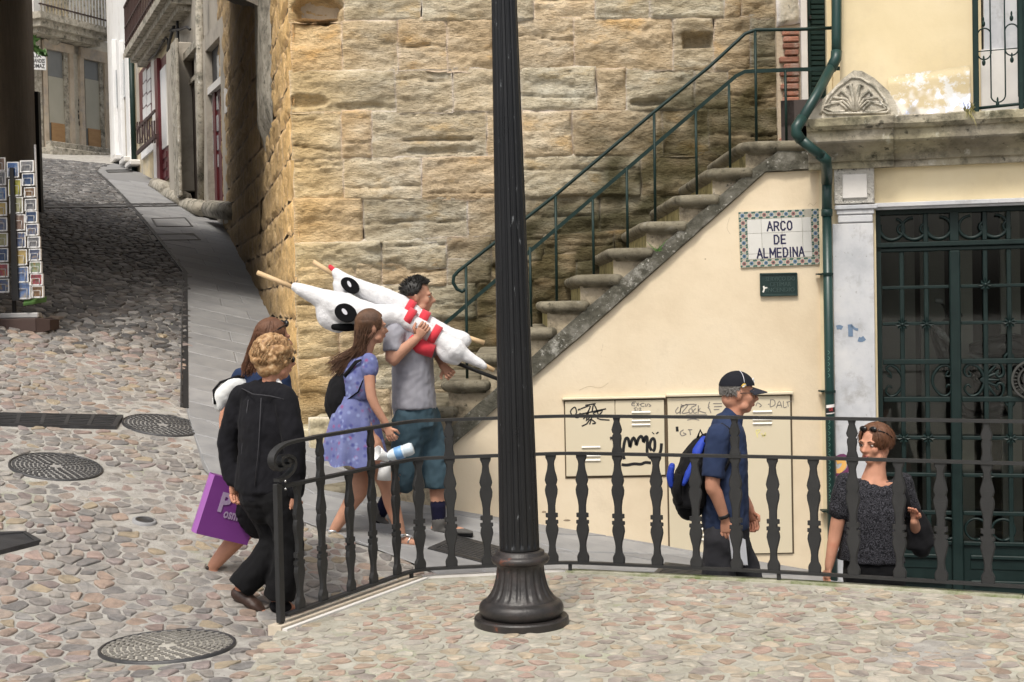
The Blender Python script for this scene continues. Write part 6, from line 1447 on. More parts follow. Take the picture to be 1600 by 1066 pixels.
def J(Y0): return lambda px, py, dy=0: P(px, py, Y0 + dy)
def headframe(c, yaw, pitch=0, roll=0, s=1.0):
    """yaw in degrees clockwise from straight away; x = the head's right, y = face, z = crown"""
    R = Matrix.Rotation(-math.radians(yaw), 4, 'Z') @ Matrix.Rotation(math.radians(pitch), 4, 'X') @ Matrix.Rotation(math.radians(roll), 4, 'Y')
    return Matrix.Translation(c) @ R @ Matrix.Scale(s, 4)
def head_lumps(mb, hm, fem=False, nose=1.0):
    old = mb.mx; mb.mx = hm; k = .92 if fem else 1
    mb.ball((0, -.014, .032), (.074, .094, .086), 20, 14); mb.ball((0, .026, -.022), (.060 * k, .066, .084), 18, 12); mb.ball((0, .052, -.086), (.030 * k, .034, .026), 12, 8)
    mb.ball((0, -.03, -.035), (.062, .07, .06), 14, 9)
    for s in (-1, 1):
        mb.ball((s * .036, .058, -.022), (.026, .026, .028), 10, 7); mb.ball((s * .032, .074, .024), (.028, .020, .012), 10, 7); mb.ball((s * .044, .026, -.070), (.024, .034, .026), 10, 7)
        mb.ball((s * .072, -.012, -.008), (.012, .020, .032), 10, 8); mb.ball((s * .080, -.020, .004), (.007, .014, .022), 8, 6)
    mb.tube([(0, .080, .020), (0, .096, 0), (0, .110 + .006 * nose, -.026), (0, .098, -.036)], [.010, .0105, .0145 * nose, .010], 10)
    for s in (-1, 1): mb.ball((s * .013, .094, -.030), (.009, .011, .009), 8, 6)
    mb.ball((0, .088, -.054), (.024, .012, .0075), 10, 6); mb.ball((0, .086, -.064), (.021, .012, .0075), 10, 6)
    mb.mx = old
def limb(mb, pts, rad, n=14, upv=None, k=4, ends=True):
    """smooth tapered limb through points; rad per point, numbers or pairs"""
    q = cat([Vector(p) for p in pts], k); rr = []
    for i in range(len(pts) - 1):
        for t in range(k):
            a, b = rad[i], rad[i + 1]; f = t / k
            rr.append(tuple(lerp(x, y, f) for x, y in zip(a, b)) if isinstance(a, tuple) else lerp(a, b, f))
    rr.append(rad[-1]); mb.tube(q, rr, n, upv=upv)
    for p, r in ((pts[0], rad[0]), (pts[-1], rad[-1]))[:2 if ends else 1]: mb.ball(p, (r if not isinstance(r, tuple) else min(r)) * .98, 10, 7)
def foot(mb, ank, toe, w=.040, h=.055, bare=True, g=1.0):
    ank = Vector(ank); toe = Vector(toe); d = (toe - ank); d2 = d.normalized(); heel = ank - V(d2.x, d2.y, 0) * .035 + V(0, 0, -.035)
    side = d2.cross(V(0, 0, 1)).normalized()
    mb.tube([heel, ank.lerp(toe, .3) + V(0, 0, -.028), ank.lerp(toe, .72) + V(0, 0, -.008), toe], [(w * .78 * g, .034 * g), (w * .9 * g, .034 * g), (w * g, .026 * g), (w * .7 * g, .014 * g)], 12, upv=side); mb.ball(heel, .030 * g, 10, 7); mb.ball(toe, (.02, .02, .014), 8, 6)
def hand(mb, fmb, wrist, tip, nrm, curl=.35, thumb=1, s=1.0, spread=.0):
    """palm joins the body; four unequal bent fingers and a thumb; nrm: palm side, thumb = +1/-1 which edge carries it"""
    wrist = Vector(wrist); f = (Vector(tip) - wrist).normalized(); n = Vector(nrm); n = (n - f * n.dot(f)).normalized(); x = f.cross(n).normalized() * thumb
    pl = .085 * s; c = wrist + f * pl
    mb.tube([wrist - f * .01, wrist + f * pl * .45, c - f * .006], [(.024 * s, .017 * s), (.036 * s, .016 * s), (.038 * s, .013 * s)], 12, upv=x)
    for k, (off, L) in enumerate(((.029, .068), (.0100, .078), (-.0095, .073), (-.028, .056))):
        b = c + x * off * s - f * .012; d = (f + x * spread * (1.5 - k) * .2).normalized(); pts = [b]; a = 0; p = b + d * .012
        for j, seg in enumerate((.44, .32, .24)):
            a += curl * (.6 + .6 * j) * 1.1; q = d * math.cos(a) + n * math.sin(a); p = p + q * L * s * seg; pts.append(p)
        fmb.tube([b, *pts[1:]], [.0098 * s, .0092 * s, .0084 * s, .0066 * s], 8); fmb.ball(pts[-1], .0068 * s, 7, 5); fmb.ball(pts[1], .0094 * s, 7, 5)
    b = wrist + f * pl * .35 + x * .028 * s; t1 = b + (f * .6 + x * .75 + n * .25).normalized() * .036 * s; t2 = t1 + (f * .85 + x * .15 + n * .5).normalized() * .030 * s
    fmb.tube([b - x * .01, t1, t2], [.0125 * s, .0105 * s, .0075 * s], 8); fmb.ball(t2, .0075 * s, 7, 5)
def crease(mb, amp, f=9, seed=0, f2=30):
    """cloth folds: pushes points along a coherent noise"""
    nr = [V(0, 0, 0) for _ in mb.v]
    for fc in mb.f:
        a, b, c = mb.v[fc[0]], mb.v[fc[1]], mb.v[fc[2]]; n = (b - a).cross(c - a)
        for i in fc: nr[i] += n
    ox = seed * 3.1
    mb.v = [p + (nr[i].normalized() * amp * (1.5 * (.22 - abs(nz(p.x * f * .7 + ox, p.y * f * .7, p.z * f * .95 + p.x * f * .5))) + .8 * (.2 - abs(nz(p.x * f * 1.9, p.y * f * 1.9 + ox, p.z * f * 2.3 - p.x * f)))) if nr[i].length > 0 else V(0, 0, 0)) for i, p in enumerate(mb.v)]
    mb.v = [p + V(nz(p.x * f, p.y * f, p.z * f * .7 + seed), nz(p.x * f, p.y * f + 40, p.z * f * .7 + seed), 0) * amp * .6 + V(nz(p.x * f2 + seed, p.y * f2, p.z * f2 * .5), nz(p.x * f2, p.y * f2 + seed, p.z * f2 * .5 + 9), 0) * amp * .35 for p in mb.v]
    return mb
def merge(a, b):
    n = len(a.v); k = len(a.f); a.v += b.v; a.f += [tuple(i + n for i in f) for f in b.f]; a.sm.update(i + k for i in b.sm); return a
def person(label, base, group=None):
    return thing('person', label, 'person', tuple(base), 0, group)
def skin_body(p, mat, lumps, fingers, vox=.0085):
    b = remesh(lumps, vox, 5, .5); merge(b, fingers); return b.build('body', mat, p)
def face(p, hm, lips=True, eyes=True):
    for s in (-1, 1):
        if eyes:
            mb = MB(hm); mb.ball((s * .033, .0765, .004), (.0130, .0095, .0058), 10, 7); e = mb.build('eye', MT['eye'], p); mb = MB(hm); mb.ball((s * .033, .0850, .004), (.0056, .0025, .0052), 8, 5); mb.build('iris', MT['iris'], e)
    if lips:
        mb = MB(hm); mb.ball((0, .0935, -.056), (.021, .0075, .005), 10, 5); mb.ball((0, .0925, -.063), (.018, .0075, .005), 10, 5); mb.build('lips', MT['lip'], p)
def brows(p, hm, m):
    mb = MB(hm)
    for s in (-1, 1): mb.tube([(s * .016, .0925, .024), (s * .034, .0905, .029), (s * .050, .078, .023)], [.003, .004, .002], 6)
    mb.build('eyebrows', m, p)
def strands(mb, pathfn, n, r=.0032, seed=1, k=6, sides=4):
    rg = random.Random(seed)
    for i in range(n):
        pts = pathfn(rg)
        if pts: mb.tube(pts, [r * (1 - .6 * j / (len(pts) - 1)) for j in range(len(pts))], sides, caps=False)
def scalp(hm, th, ph, grow=1.0):
    """point of the skull: th around (0 = face, pi/2 = right), ph down from the crown"""
    return hm @ V(.078 * grow * math.sin(ph) * math.sin(th), -.014 + .098 * grow * math.sin(ph) * math.cos(th), .032 + .09 * grow * math.cos(ph))
def cap_hair(hm, line, mat, p, grow=1.05, amp=.006, f=40, name='hair', nu=36, nv=16):
    """close shell of hair; line(th) = how far down it reaches"""
    mb = MB()
    def fn(u, v):
        th = 2 * PI * u; ph = max(.001, line(th) * v); e = .004 * nz(th * 6, ph * 9, 3)
        q = scalp(hm, th, ph, grow - .06 * smooth(.85, 1, v)); return q + V(nz(q.x * f, q.y * f, q.z * f), nz(q.y * f, q.z * f, 5), nz(q.z * f, q.x * f, 7)) * amp
    mb.grid(fn, nu, nv); return mb, name
HL_LONG = lambda th: 1.05 + 1.15 * smooth(.75, 1.25, abs(math.atan2(math.sin(th), math.cos(th))))
HL_SHORT = lambda th: .92 + .95 * smooth(.9, 1.7, abs(math.atan2(math.sin(th), math.cos(th))))

# --- blonde woman in a black trouser suit
j = J(8.0); S = 1.0
w1 = person('blonde woman in black trouser suit and sunglasses walking past the railing end', (P(415, 955, 8).x, 8.0, -.05))
hm = headframe(j(429, 561), 62, -4, 0, 1.02); lump = MB(); fing = MB()
head_lumps(lump, hm, True); limb(lump, [j(430, 575), j(421, 604)], [.052, .055])
shR, elR, wrR = j(445, 622, -.11), j(460, 695, -.15), j(462, 772, -.12); shL, elL, wrL = j(377, 620, .12), j(356, 695, .14), j(364, 752, .10)
hipR, knR, anR, toR = j(432, 775, -.07), j(452, 850, -.04), j(436, 934, .0), j(458, 950, .06)
hipL, knL, anL, toL = j(402, 775, .07), j(428, 846, .06), j(376, 918, 0), j(413, 957, -.03)
rtv = (shR - shL).normalized()
limb(lump, [j(416, 615), j(414, 660), j(414, 715), j(416, 770)], [(.10, .06), (.15, .10), (.13, .09), (.15, .10)], upv=rtv)
limb(lump, [shR, elR, wrR], [.05, .042, .027]); limb(lump, [shL, elL, wrL], [.05, .042, .027])
for h_, k_, a_, t_ in ((hipR, knR, anR, toR), (hipL, knL, anL, toL)): limb(lump, [h_, k_, a_], [.085, .058, .036]); foot(lump, a_, t_)
hand(lump, fing, wrR, j(456, 820, -.12), (-.6, .6, .2), .5, 1); hand(lump, fing, wrL, j(368, 800, .10), (.6, -.4, 0), .5, -1)
skin_body(w1, MT['skin_c'], lump, fing); face(w1, hm)
jk = MB(); limb(jk, [j(419, 603), j(416, 618), j(414, 655), j(413, 705), j(413, 745), j(413, 767)], [(.075, .06), (.165, .085), (.185, .125), (.175, .125), (.19, .14), (.198, .145)], 20, upv=rtv)
limb(jk, [shR, elR, wrR.lerp(elR, .05)], [.073, .062, .052]); limb(jk, [shL, elL, wrL.lerp(elL, .05)], [.073, .062, .052]); limb(jk, [shL, j(412, 612), shR], [.07, .07, .07])
crease(remesh(jk, .011, 3), .008, 10, 1).build('jacket', MT['suit'], w1)
mb = MB()
mb.tube([j(378, 607, .02), j(395, 616, -.12), j(422, 619, -.16), j(444, 624, -.18)], .0035, 5); mb.tube([j(408, 622, -.15), j(404, 700, -.16), j(398, 760, -.16)], .003, 5); mb.tube([j(388, 625, -.06), j(378, 700, -.05), j(374, 755, -.06)], .003, 5)
MT['seam'] = M('seam_grey', [(.03, .03, .036)], 5, .8, 0); mb.build('stitched_seam', MT['seam'], w1)
mb = MB(); limb(mb, [j(432, 592, -.02), j(437, 600, -.05), j(441, 606, -.04)], [.012, .014, .008]); mb.build('white_collar', MT['white_paint'], w1)
tr = MB(); limb(tr, [j(413, 745), j(416, 785)], [(.17, .13), (.17, .13)], 18, upv=rtv)
limb(tr, [hipR, knR, anR + V(0, 0, .0)], [.112, .085, .090], ends=False); limb(tr, [hipL, knL, anL + (anL - knL) * .04], [.112, .086, .088], ends=False)
crease(remesh(tr, .011, 3), .009, 9, 5).build('trousers', MT['trouser_black'], w1)
mb = MB(); foot(mb, anL, anL.lerp(toL, .94), .042, g=1.22); remesh(mb, .008, 3).build('shoe', MT['leather_brown'], w1)
mb = MB(); foot(mb, anR + V(0, 0, -.008), anR.lerp(toR, .72) + V(0, 0, -.012), .042, g=1.2); remesh(mb, .008, 3).build('shoe', MT['black_fabric'], w1)
hr = MB(); hb_ = MB(hm); rg = random.Random(4)
for k in range(90):
    th = rg.uniform(.80, 2 * PI - .80); ph = math.acos(rg.uniform(-.84, 1)); q = hm.inverted() @ scalp(hm, th, ph, 1.14 + .06 * (ph > 1.4)); hb_.ball(q, rg.uniform(.014, .021), 8, 6)
hb_.ball((0, -.022, .030), (.088, .098, .096), 16, 10); hb_.ball((0, -.050, -.050), (.066, .052, .058), 12, 8)
for s in (-1, 1): hb_.ball((s * .062, -.020, -.045), (.028, .045, .045), 10, 7)
base = remesh(hb_, .008, 2); 
def curl(rg):
    th = rg.uniform(.62, 2 * PI - .62); ph = rg.uniform(.03, 1.95); g = rg.uniform(1.08, 1.24); ph1 = rg.uniform(0, 6.3); am = rg.uniform(.04, .11); out = []; dr = rg.uniform(-.12, .12)
    for i in range(8):
        p_ = min(ph, 2.35) + .002 * i; a = th + am * math.sin(i * 1.15 + ph1) + dr * i * .2; out.append(scalp(hm, a, p_, g + .035 * math.cos(i * 1.15 + ph1) + .05 * smooth(1.3, 2.1, p_) - .10 * smooth(2.1, 2.4, p_))); ph += .105
    return out
strands(base, curl, 1500, .0026, 2, sides=3); base.build('hair', MT['hair_blonde'], w1)
mb = MB(hm); mb.tube([(.028, .096, .006), (.052, .088, .006), (.076, .05, .008), (.084, .0, .010)], .005, 6); mb.ball((.040, .092, .002), (.026, .012, .019), 10, 7); mb.ball((-.036, .094, .002), (.026, .012, .019), 10, 7); mb.build('sunglasses', MT['lens'], w1)
mb = MB(); 
for k in range(2): mb.ball(j(446 + k * .5, 752 + k * 12, -.19), .008, 8, 6)
mb.build('cuff_buttons', MT['silver'], w1)

# --- woman with long brown hair beside her
j = J(8.5)
w2 = person('woman with long reddish brown hair and navy top half hidden behind the blonde woman', (P(405, 905, 8.5).x, 8.5, 0))
hm = headframe(j(428, 531), 58, -3); lump = MB(); fing = MB(); head_lumps(lump, hm, True)
limb(lump, [j(427, 545), j(415, 575)], [.05, .054])
shR, elR, wrR = j(438, 592, -.10), j(450, 655, -.1), j(452, 715, -.06); shL, elL, wrL = j(376, 590, .12), j(352, 655, .10), j(360, 735, .03)
hipR, knR, anR, toR = j(420, 748, -.06), j(442, 828, 0), j(440, 903, .0), j(481, 924, -.02)
hipL, knL, anL, toL = j(396, 748, .06), j(390, 818, .05), j(333, 884, 0), j(346, 920, -.03); rtv = (shR - shL).normalized()
limb(lump, [j(412, 588), j(410, 625), j(408, 685), j(408, 740)], [(.10, .06), (.15, .095), (.125, .09), (.16, .11)], upv=rtv)
limb(lump, [shR, elR, wrR], [.048, .04, .027]); limb(lump, [shL, elL, wrL], [.048, .04, .027])
for h_, k_, a_, t_ in ((hipR, knR, anR, toR), (hipL, knL, anL, toL)): limb(lump, [h_, k_, k_.lerp(a_, .35), a_], [.09, .06, .060, .036]); foot(lump, a_, t_)
hand(lump, fing, wrL, j(362, 775, .02), (.5, -.5, 0), .9, -1); hand(lump, fing, wrR, j(456, 750, -.06), (-.5, .5, 0), .5, 1)
skin_body(w2, MT['skin_c'], lump, fing); face(w2, hm)
mb = MB(); limb(mb, [j(414, 580), j(412, 595), j(410, 625), j(408, 685), j(408, 725)], [(.09, .06), (.16, .085), (.17, .115), (.145, .105), (.175, .125)], 18, upv=rtv); limb(mb, [shR, shR.lerp(elR, .6)], [.062, .058]); limb(mb, [shL, shL.lerp(elL, .6)], [.062, .058]); limb(mb, [shL, j(412, 588), shR], [.06, .06, .06])
crease(remesh(mb, .011, 3), .006, 10, 8).build('top', MT['navy'], w2)
mb = MB(); limb(mb, [j(408, 722), j(408, 755), j(410, 800)], [(.17, .125), (.19, .15), (.20, .17)], 18, upv=rtv); crease(remesh(mb, .012, 3), .01, 9, 3).build('skirt', MT['black_fabric'], w2)
MT['sandal_dark'] = M('dark_sandal', [(.03, .02, .016)], 8, .6, .1)
for a_, t_ in ((anR, toR), (anL, toL)):
    mb = MB(); d = (t_ - a_).normalized(); nn = d.cross(V(-d.y, d.x, 0).normalized() if False else d.cross(V(0, 0, 1)).normalized()).normalized(); nn = nn if nn.z < 0 else -nn
    sd_ = d.cross(nn).normalized(); heel = a_ - V(d.x, d.y, 0) * .05 + V(0, 0, -.036); o_ = nn * .036
    pts = [heel + nn * .018, a_.lerp(t_, .4) + nn * .045, t_ + d * .012 + nn * .016]; mb.tube(pts, [(.040, .016), (.044, .014), (.042, .012)], 10, upv=sd_); mb.tube([a_ + sd_ * .034 + nn * .02, a_ - V(d.x, d.y, 0) * .065 + V(0, 0, -.02), a_ - sd_ * .034 + nn * .02], .012, 8); so = mb.build('sandal', MT['sandal_dark'], w2)
    mb = MB(); m_ = a_.lerp(t_, .45); mb.tube([m_ + sd_ * .042 + nn * .02, m_ - nn * .024 + d * .02, a_.lerp(t_, .85) - nn * .012, m_ - nn * .024 - sd_ * .03, m_ - sd_ * .042 + nn * .02], .006, 6); mb.build('sandal_strap', MT['white_paint'], so)
hr = MB(); mbh, _ = cap_hair(hm, HL_LONG, None, w2, 1.10)
def long_w2(rg):
    th = rg.uniform(1.0, 2 * PI - 1.0); ph = rg.uniform(.1, 1.9); q = [scalp(hm, th, ph * (.2 + .8 * i / 3), 1.13) for i in range(4)]; e = j(rg.uniform(376, 412), rg.uniform(572, 590), rg.uniform(-.06, .08)); m = q[-1].lerp(e, .5) + V(rg.uniform(-.02, .02), rg.uniform(-.02, .02), .01)
    return q + [m, e]
strands(mbh, long_w2, 620, .0032, 5); mbh.build('hair', MT['hair_red'], w2)
mb = MB(hm)
for s in (-1, 1): mb.ball((s * .032, .062, .100), (.030, .016, .022), 10, 7)
mb.tube([(.06, .055, .095), (.082, .0, .07), (.084, -.05, .04)], .004, 5); mb.build('sunglasses', MT['lens'], w2)
bag = thing('shoulder_bag', 'white leather shoulder bag on the arm of the brown haired woman', 'bag', tuple(P(355, 640, 8.45)))
jb = J(8.45); mb = MB(); limb(mb, [jb(386, 598, .05), jb(364, 603), jb(346, 620), jb(341, 637)], [(.02, .02), (.045, .03), (.055, .038), (.035, .03)], 14, upv=(0, 0, 1)); crease(remesh(mb, .010, 4), .006, 14).build('pouch', MT['white_bag'], bag)
mb = MB(); mb.tube([jb(336, 632, -.03), jb(334, 610, -.02), jb(344, 598), jb(372, 588, .03), jb(390, 592, .1)], (.009), 6); mb.build('strap', MT['black_fabric'], bag)
pb_ = thing('paper_bag', 'purple paper shopping bag with grey lettering hanging from a hand', 'bag', tuple(P(350, 840, 8.4)))
MT['purple'] = M('purple_paper', [(.155, .030, .205), (.185, .04, .24)], 3, .55, .05); MT['lilac'] = M('lilac_paper', [(.30, .10, .36)], 3, .55, .03); MT['bag_print'] = M('bag_print', [(.36, .27, .42)], 3, .5, 0)
b0 = P(307, 834, 8.30); ux = (P(385, 852, 8.46) - b0).normalized(); uz = (P(330, 741, 8.32) - b0); hB = uz.length; uz = uz.normalized(); uz = (uz - ux * uz.dot(ux)).normalized(); uy = uz.cross(ux)
BM = Matrix(((ux.x, uy.x, uz.x, b0.x), (ux.y, uy.y, uz.y, b0.y), (ux.z, uy.z, uz.z, b0.z), (0, 0, 0, 1))); wB, dB_ = .33, .10
mb = MB(BM); mb.add([(0, 0, 0), (wB, 0, 0), (wB, 0, hB), (0, 0, hB), (0, dB_, 0), (wB, dB_, 0), (wB, dB_, hB), (0, dB_, hB), (-.008, dB_ / 2, hB * .5), (-.0, dB_ / 2, hB)], [(0, 1, 2, 3), (5, 4, 7, 6), (1, 5, 6, 2), (0, 4, 5, 1), (2, 6, 7, 9, 3)]); mb.build('bag_front', MT['purple'], pb_)
mb = MB(BM @ Matrix.Translation((-.002, 0, 0))); mb.add([(0, 0, 0), (0, 0, hB), (-.012, dB_ / 2, hB), (-.012, dB_ / 2, 0), (0, dB_, 0), (0, dB_, hB)], [(0, 1, 2, 3), (3, 2, 5, 4)]); mb.build('side_gusset', MT['lilac'], pb_)
ptext('P', MT['bag_print'], 'lettering', pb_, .16, BM @ Matrix.Translation((.115, -.003, .21)), .07, .001, .006); ptext('osmor', MT['bag_print'], 'lettering', pb_, .085, BM @ Matrix.Translation((.20, -.003, .155)), .15, .001, .002)
mb = MB(BM); mb.tube([(wB * .3, .02, hB), (wB * .36, .03, hB + .05), (wB * .52, .03, hB + .06), (wB * .62, .02, hB)], .004, 6); mb.build('cord_handle', MT['purple'], pb_)

# --- girl in the flowered dress
j = J(9.55)
w3 = person('girl with long brown hair in a lavender flowered dress holding a bottle', (P(575, 852, 9.55).x, 9.55, .05))
hm = headframe(j(581, 512), 62, -2, 0, .98); lump = MB(); fing = MB(); head_lumps(lump, hm, True); limb(lump, [j(580, 525), j(570, 552)], [.045, .05])
shR, elR, wrR = j(577, 566, -.12), j(581, 622, -.16), j(605, 665, -.14); shL, elL, wrL = j(552, 566, .14), j(560, 625, .2), j(585, 665, .2)
hipR, knR, anR, toR = j(578, 695, -.05), j(604, 758, -.02), j(627, 836, .0), j(653, 851, .02)
hipL, knL, anL, toL = j(562, 695, .05), j(563, 762, .02), j(521, 830, 0), j(546, 856, -.03); rtv = V(.55, -.83, 0)
limb(lump, [j(565, 565), j(560, 590), j(556, 625), j(562, 685)], [(.10, .06), (.13, .09), (.105, .08), (.15, .11)], upv=rtv)
limb(lump, [shR, elR, wrR], [.042, .035, .023]); limb(lump, [shL, elL, wrL], [.042, .035, .023])
for h_, k_, a_, t_ in ((hipR, knR, anR, toR), (hipL, knL, anL, toL)): limb(lump, [h_, k_, k_.lerp(a_, .35), a_], [.085, .056, .056, .033]); foot(lump, a_, t_, .036)
hand(lump, fing, wrR, j(615, 698, -.14), (.4, .5, -.5), 1.0, 1, .95); hand(lump, fing, wrL, j(592, 690, .2), (.3, -.5, 0), .5, -1, .95)
skin_body(w3, MT['skin_b'], lump, fing); face(w3, hm)
mb = MB(); limb(mb, [j(568, 556), j(565, 567), j(560, 592), j(556, 622)], [(.09, .055), (.15, .085), (.15, .11), (.12, .095)], 18, upv=rtv); limb(mb, [shR + V(0, 0, .01), shR.lerp(elR, .22)], [.058, .060]); limb(mb, [shL, shL.lerp(elL, .22)], [.058, .060])
crease(remesh(mb, .010, 3), .006, 12, 4).build('bodice', MT['dress'], w3)
mb = MB(); R1 = [j(556, 618), j(554, 650), j(554, 690), j(556, 724)]; 
def skirt(u, v):
    a = 2 * PI * u; c = cat(R1, 4)[int(round(v * 12))]; r0 = lerp(.115, .235, v ** .9); f = 1 + v * (.10 * math.sin(7 * a + 2 * v) + .05 * math.sin(13 * a))
    x = rtv * (math.cos(a) * r0 * .85 * f) + V(.83, .55, 0) * (math.sin(a) * r0 * f); return c + x + V(0, 0, v * (.03 * math.cos(a + 2.4) + .012 * math.sin(7 * a)))
mb.grid(skirt, 64, 12); mb.grid(lambda u, v: skirt(u, 1).lerp(skirt(u, .0), .02) + (cat(R1, 4)[12] - skirt(u, 1)) * .03 * (1 + v), 64, 1); mb.build('skirt', MT['dress'], w3)
for a_, t_ in ((anR, toR), (anL, toL)):
    d = (t_ - a_).normalized(); sd_ = d.cross(V(0, 0, 1)).normalized(); nn = d.cross(sd_); nn = nn if nn.z < 0 else -nn
    mb = MB(); mb.tube([a_ - V(d.x, d.y, 0) * .05 + V(0, 0, -.05), a_.lerp(t_, .4) + nn * .042, t_ + d * .01 + nn * .015], [(.031, .009), (.034, .009), (.032, .008)], 10, upv=sd_); so = mb.build('sandal', MT['leather_brown'], w3)
    mb = MB(); m_ = a_.lerp(t_, .45); mb.lathe([(.038, -.012), (.041, -.011), (.041, .011), (.038, .012)], tuple(a_ + V(0, 0, .0) - V(d.x, d.y, 0) * .008), 14, cap=False); mb.tube([m_ + sd_ * .036 + nn * .02, m_ - nn * .024, a_.lerp(t_, .85) - nn * .014], .007, 6); mb.tube([a_.lerp(t_, .1) - nn * .01, m_ - nn * .026, a_.lerp(t_, .85) - nn * .014], .007, 6); mb.build('sandal_strap', MT['silver'], so)
mbh, _ = cap_hair(hm, HL_LONG, None, w3, 1.09)
def long_w3(rg):
    th = rg.uniform(.95, 2 * PI - 1.0); ph = rg.uniform(.1, 1.9); q = [scalp(hm, th, ph * (.2 + .8 * i / 3), 1.11) for i in range(4)]; t = rg.random()
    e = j(lerp(518, 558, t) + rg.gauss(0, 5), lerp(572, 588, t) + rg.gauss(0, 8), rg.uniform(-.05, .07)); m1 = j(lerp(556, 568, t) + rg.uniform(-6, 6), 548 + rg.uniform(-8, 6), rg.uniform(-.09, .09))
    return q + [m1, m1.lerp(e, .6) + V(0, 0, rg.uniform(-.01, .015)), e]
strands(mbh, long_w3, 900, .0030, 6); mbh.build('hair', MT['hair_brown'], w3)
def backpack(label, jj, pts, radii, up_, mat, seed=2):
    b = thing('backpack', label, 'backpack', tuple(jj(*pts[-1])), 0); mb = MB(); limb(mb, [jj(*q) for q in pts], radii, 16, upv=up_); crease(remesh(mb, .010, 3), .008, 11, seed).build('sack', mat, b); return b
bk = backpack('small black rucksack on the back of the girl in the dress', j, [(536, 585, .02), (528, 605, .0), (525, 630, -.01), (526, 648, -.01)], [(.07, .04), (.10, .065), (.105, .075), (.08, .06)], rtv, MT['black_fabric'])
mb = MB(); mb.tube([j(538, 588, -.08), j(556, 566, -.13), j(566, 562, -.14), j(574, 580, -.12), j(560, 612, -.13), j(536, 630, -.08)], [(.014, .005)] * 6, 8); mb.build('strap', MT['black_fabric'], bk)
bt = thing('water_bottle', 'clear plastic water bottle held sideways by the girl', 'bottle', tuple(P(628, 706, 9.4)))
MT['bottle'] = M('clear_plastic', [(.52, .62, .70), (.66, .72, .76)], 8, .15, .05); MT['label_blue'] = M('bottle_label', [(.10, .25, .55), (.2, .4, .65)], 20, .4, 0); MT['label_green'] = M('green_band', [(.03, .22, .16)], 8, .4, 0)
def axm(a, b):
    z = (b - a).normalized(); x = z.orthogonal().normalized(); y = z.cross(x); return Matrix(((x.x, y.x, z.x, a.x), (x.y, y.y, z.y, a.y), (x.z, y.z, z.z, a.z), (0, 0, 0, 1))), (b - a).length
m_, L_ = axm(P(606, 690, 9.4), P(645, 700, 9.37)); m_, L_ = axm(P(600, 716, 9.39), P(646, 700, 9.37))
mb = MB(m_); mb.lathe([(.001, L_), (.036, L_ - .004), (.043, L_ - .02), (.043, L_ * .72), (.040, L_ * .70), (.043, L_ * .68), (.043, L_ * .34), (.036, L_ * .22), (.016, L_ * .10), (.014, 0)], n=20, cap=False); mb.build('bottle_body', MT['bottle'], bt)
mb = MB(m_); mb.lathe([(.0435, L_ * .40), (.0445, L_ * .405), (.0445, L_ * .64), (.0435, L_ * .645)], n=20, cap=False); mb.build('bottle_label', MT['label_blue'], bt); mb = MB(m_); mb.lathe([(.017, -.002), (.018, 0), (.018, L_ * .08), (.015, L_ * .085)], n=14); mb.build('cap', MT['label_green'], bt)
jg = thing('funnel', 'white plastic megaphone shaped cup hanging below the bottle', 'cup', tuple(P(598, 745, 9.4))); m_, L_ = axm(P(606, 716, 9.41), P(588, 708, 9.35))
mb = MB(m_); mb.lathe([(.030, 0), (.034, L_ * .5), (.052, L_), (.049, L_), (.030, L_ * .5), (.026, .0)], n=24); mb.build('cup', MT['white_paint'], jg); m_, L_ = axm(P(602, 722, 9.39), P(600, 750, 9.39)); mb = MB(m_); mb.lathe([(.034, 0), (.040, L_ * .3), (.048, L_), (.044, L_), (.034, .004)], n=24); mb.build('cup_body', MT['white_paint'], jg)

# --- man carrying the stuffed figures
j = J(9.95)
m1 = person('dark haired man in grey tee and teal shorts carrying stuffed figures on his shoulder', (P(680, 838, 9.95).x, 9.95, .06))
hm = headframe(j(653, 464), 84, -3, 0, 1.02); lump = MB(); fing = MB(); head_lumps(lump, hm, False, 1.15); limb(lump, [j(650, 478), j(643, 505)], [.056, .06])
shR, elR, wrR = j(618, 522, -.19), j(612, 562, -.24), j(650, 530, -.25); shL, elL, wrL = j(666, 520, .17), j(690, 560, .1), j(692, 572, -.02)
hipR, knR, anR, toR = j(640, 655, -.08), j(634, 738, -.06), j(592, 800, -.02), j(606, 822, 0)
hipL, knL, anL, toL = j(662, 655, .08), j(682, 738, .03), j(686, 818, .0), j(732, 831, -.02); rtv = V(.12, -.99, 0)
limb(lump, [j(642, 518), j(644, 560), j(646, 605), j(650, 650)], [(.15, .09), (.18, .12), (.15, .11), (.16, .12)], upv=rtv)
limb(lump, [shR, elR, elR.lerp(wrR, .3), wrR], [.055, .046, .045, .030]); limb(lump, [shL, elL, wrL], [.055, .046, .03])
for h_, k_, a_, t_ in ((hipR, knR, anR, toR), (hipL, knL, anL, toL)): limb(lump, [h_, k_, k_.lerp(a_, .35), a_], [.09, .062, .06, .040]); foot(lump, a_, t_)
hand(lump, fing, wrR, j(666, 508, -.26), (.2, .9, .4), .9, 1, 1.08); hand(lump, fing, wrL, j(701, 582, -.06), (-.4, -.5, .4), .8, 1, 1.08)
skin_body(m1, MT['skin_b'], lump, fing); face(m1, hm, False); brows(m1, hm, MT['hair_black'])
mb = MB(hm); mb.ball((0, .066, -.078), (.037, .030, .030), 12, 8); mb.ball((.042, .030, -.066), (.026, .038, .032), 10, 7); mb.ball((-.042, .030, -.066), (.026, .038, .032), 10, 7); MT['stubble'] = M('stubble', [(.20, .105, .075), (.28, .15, .105)], 90, .7, .1); 
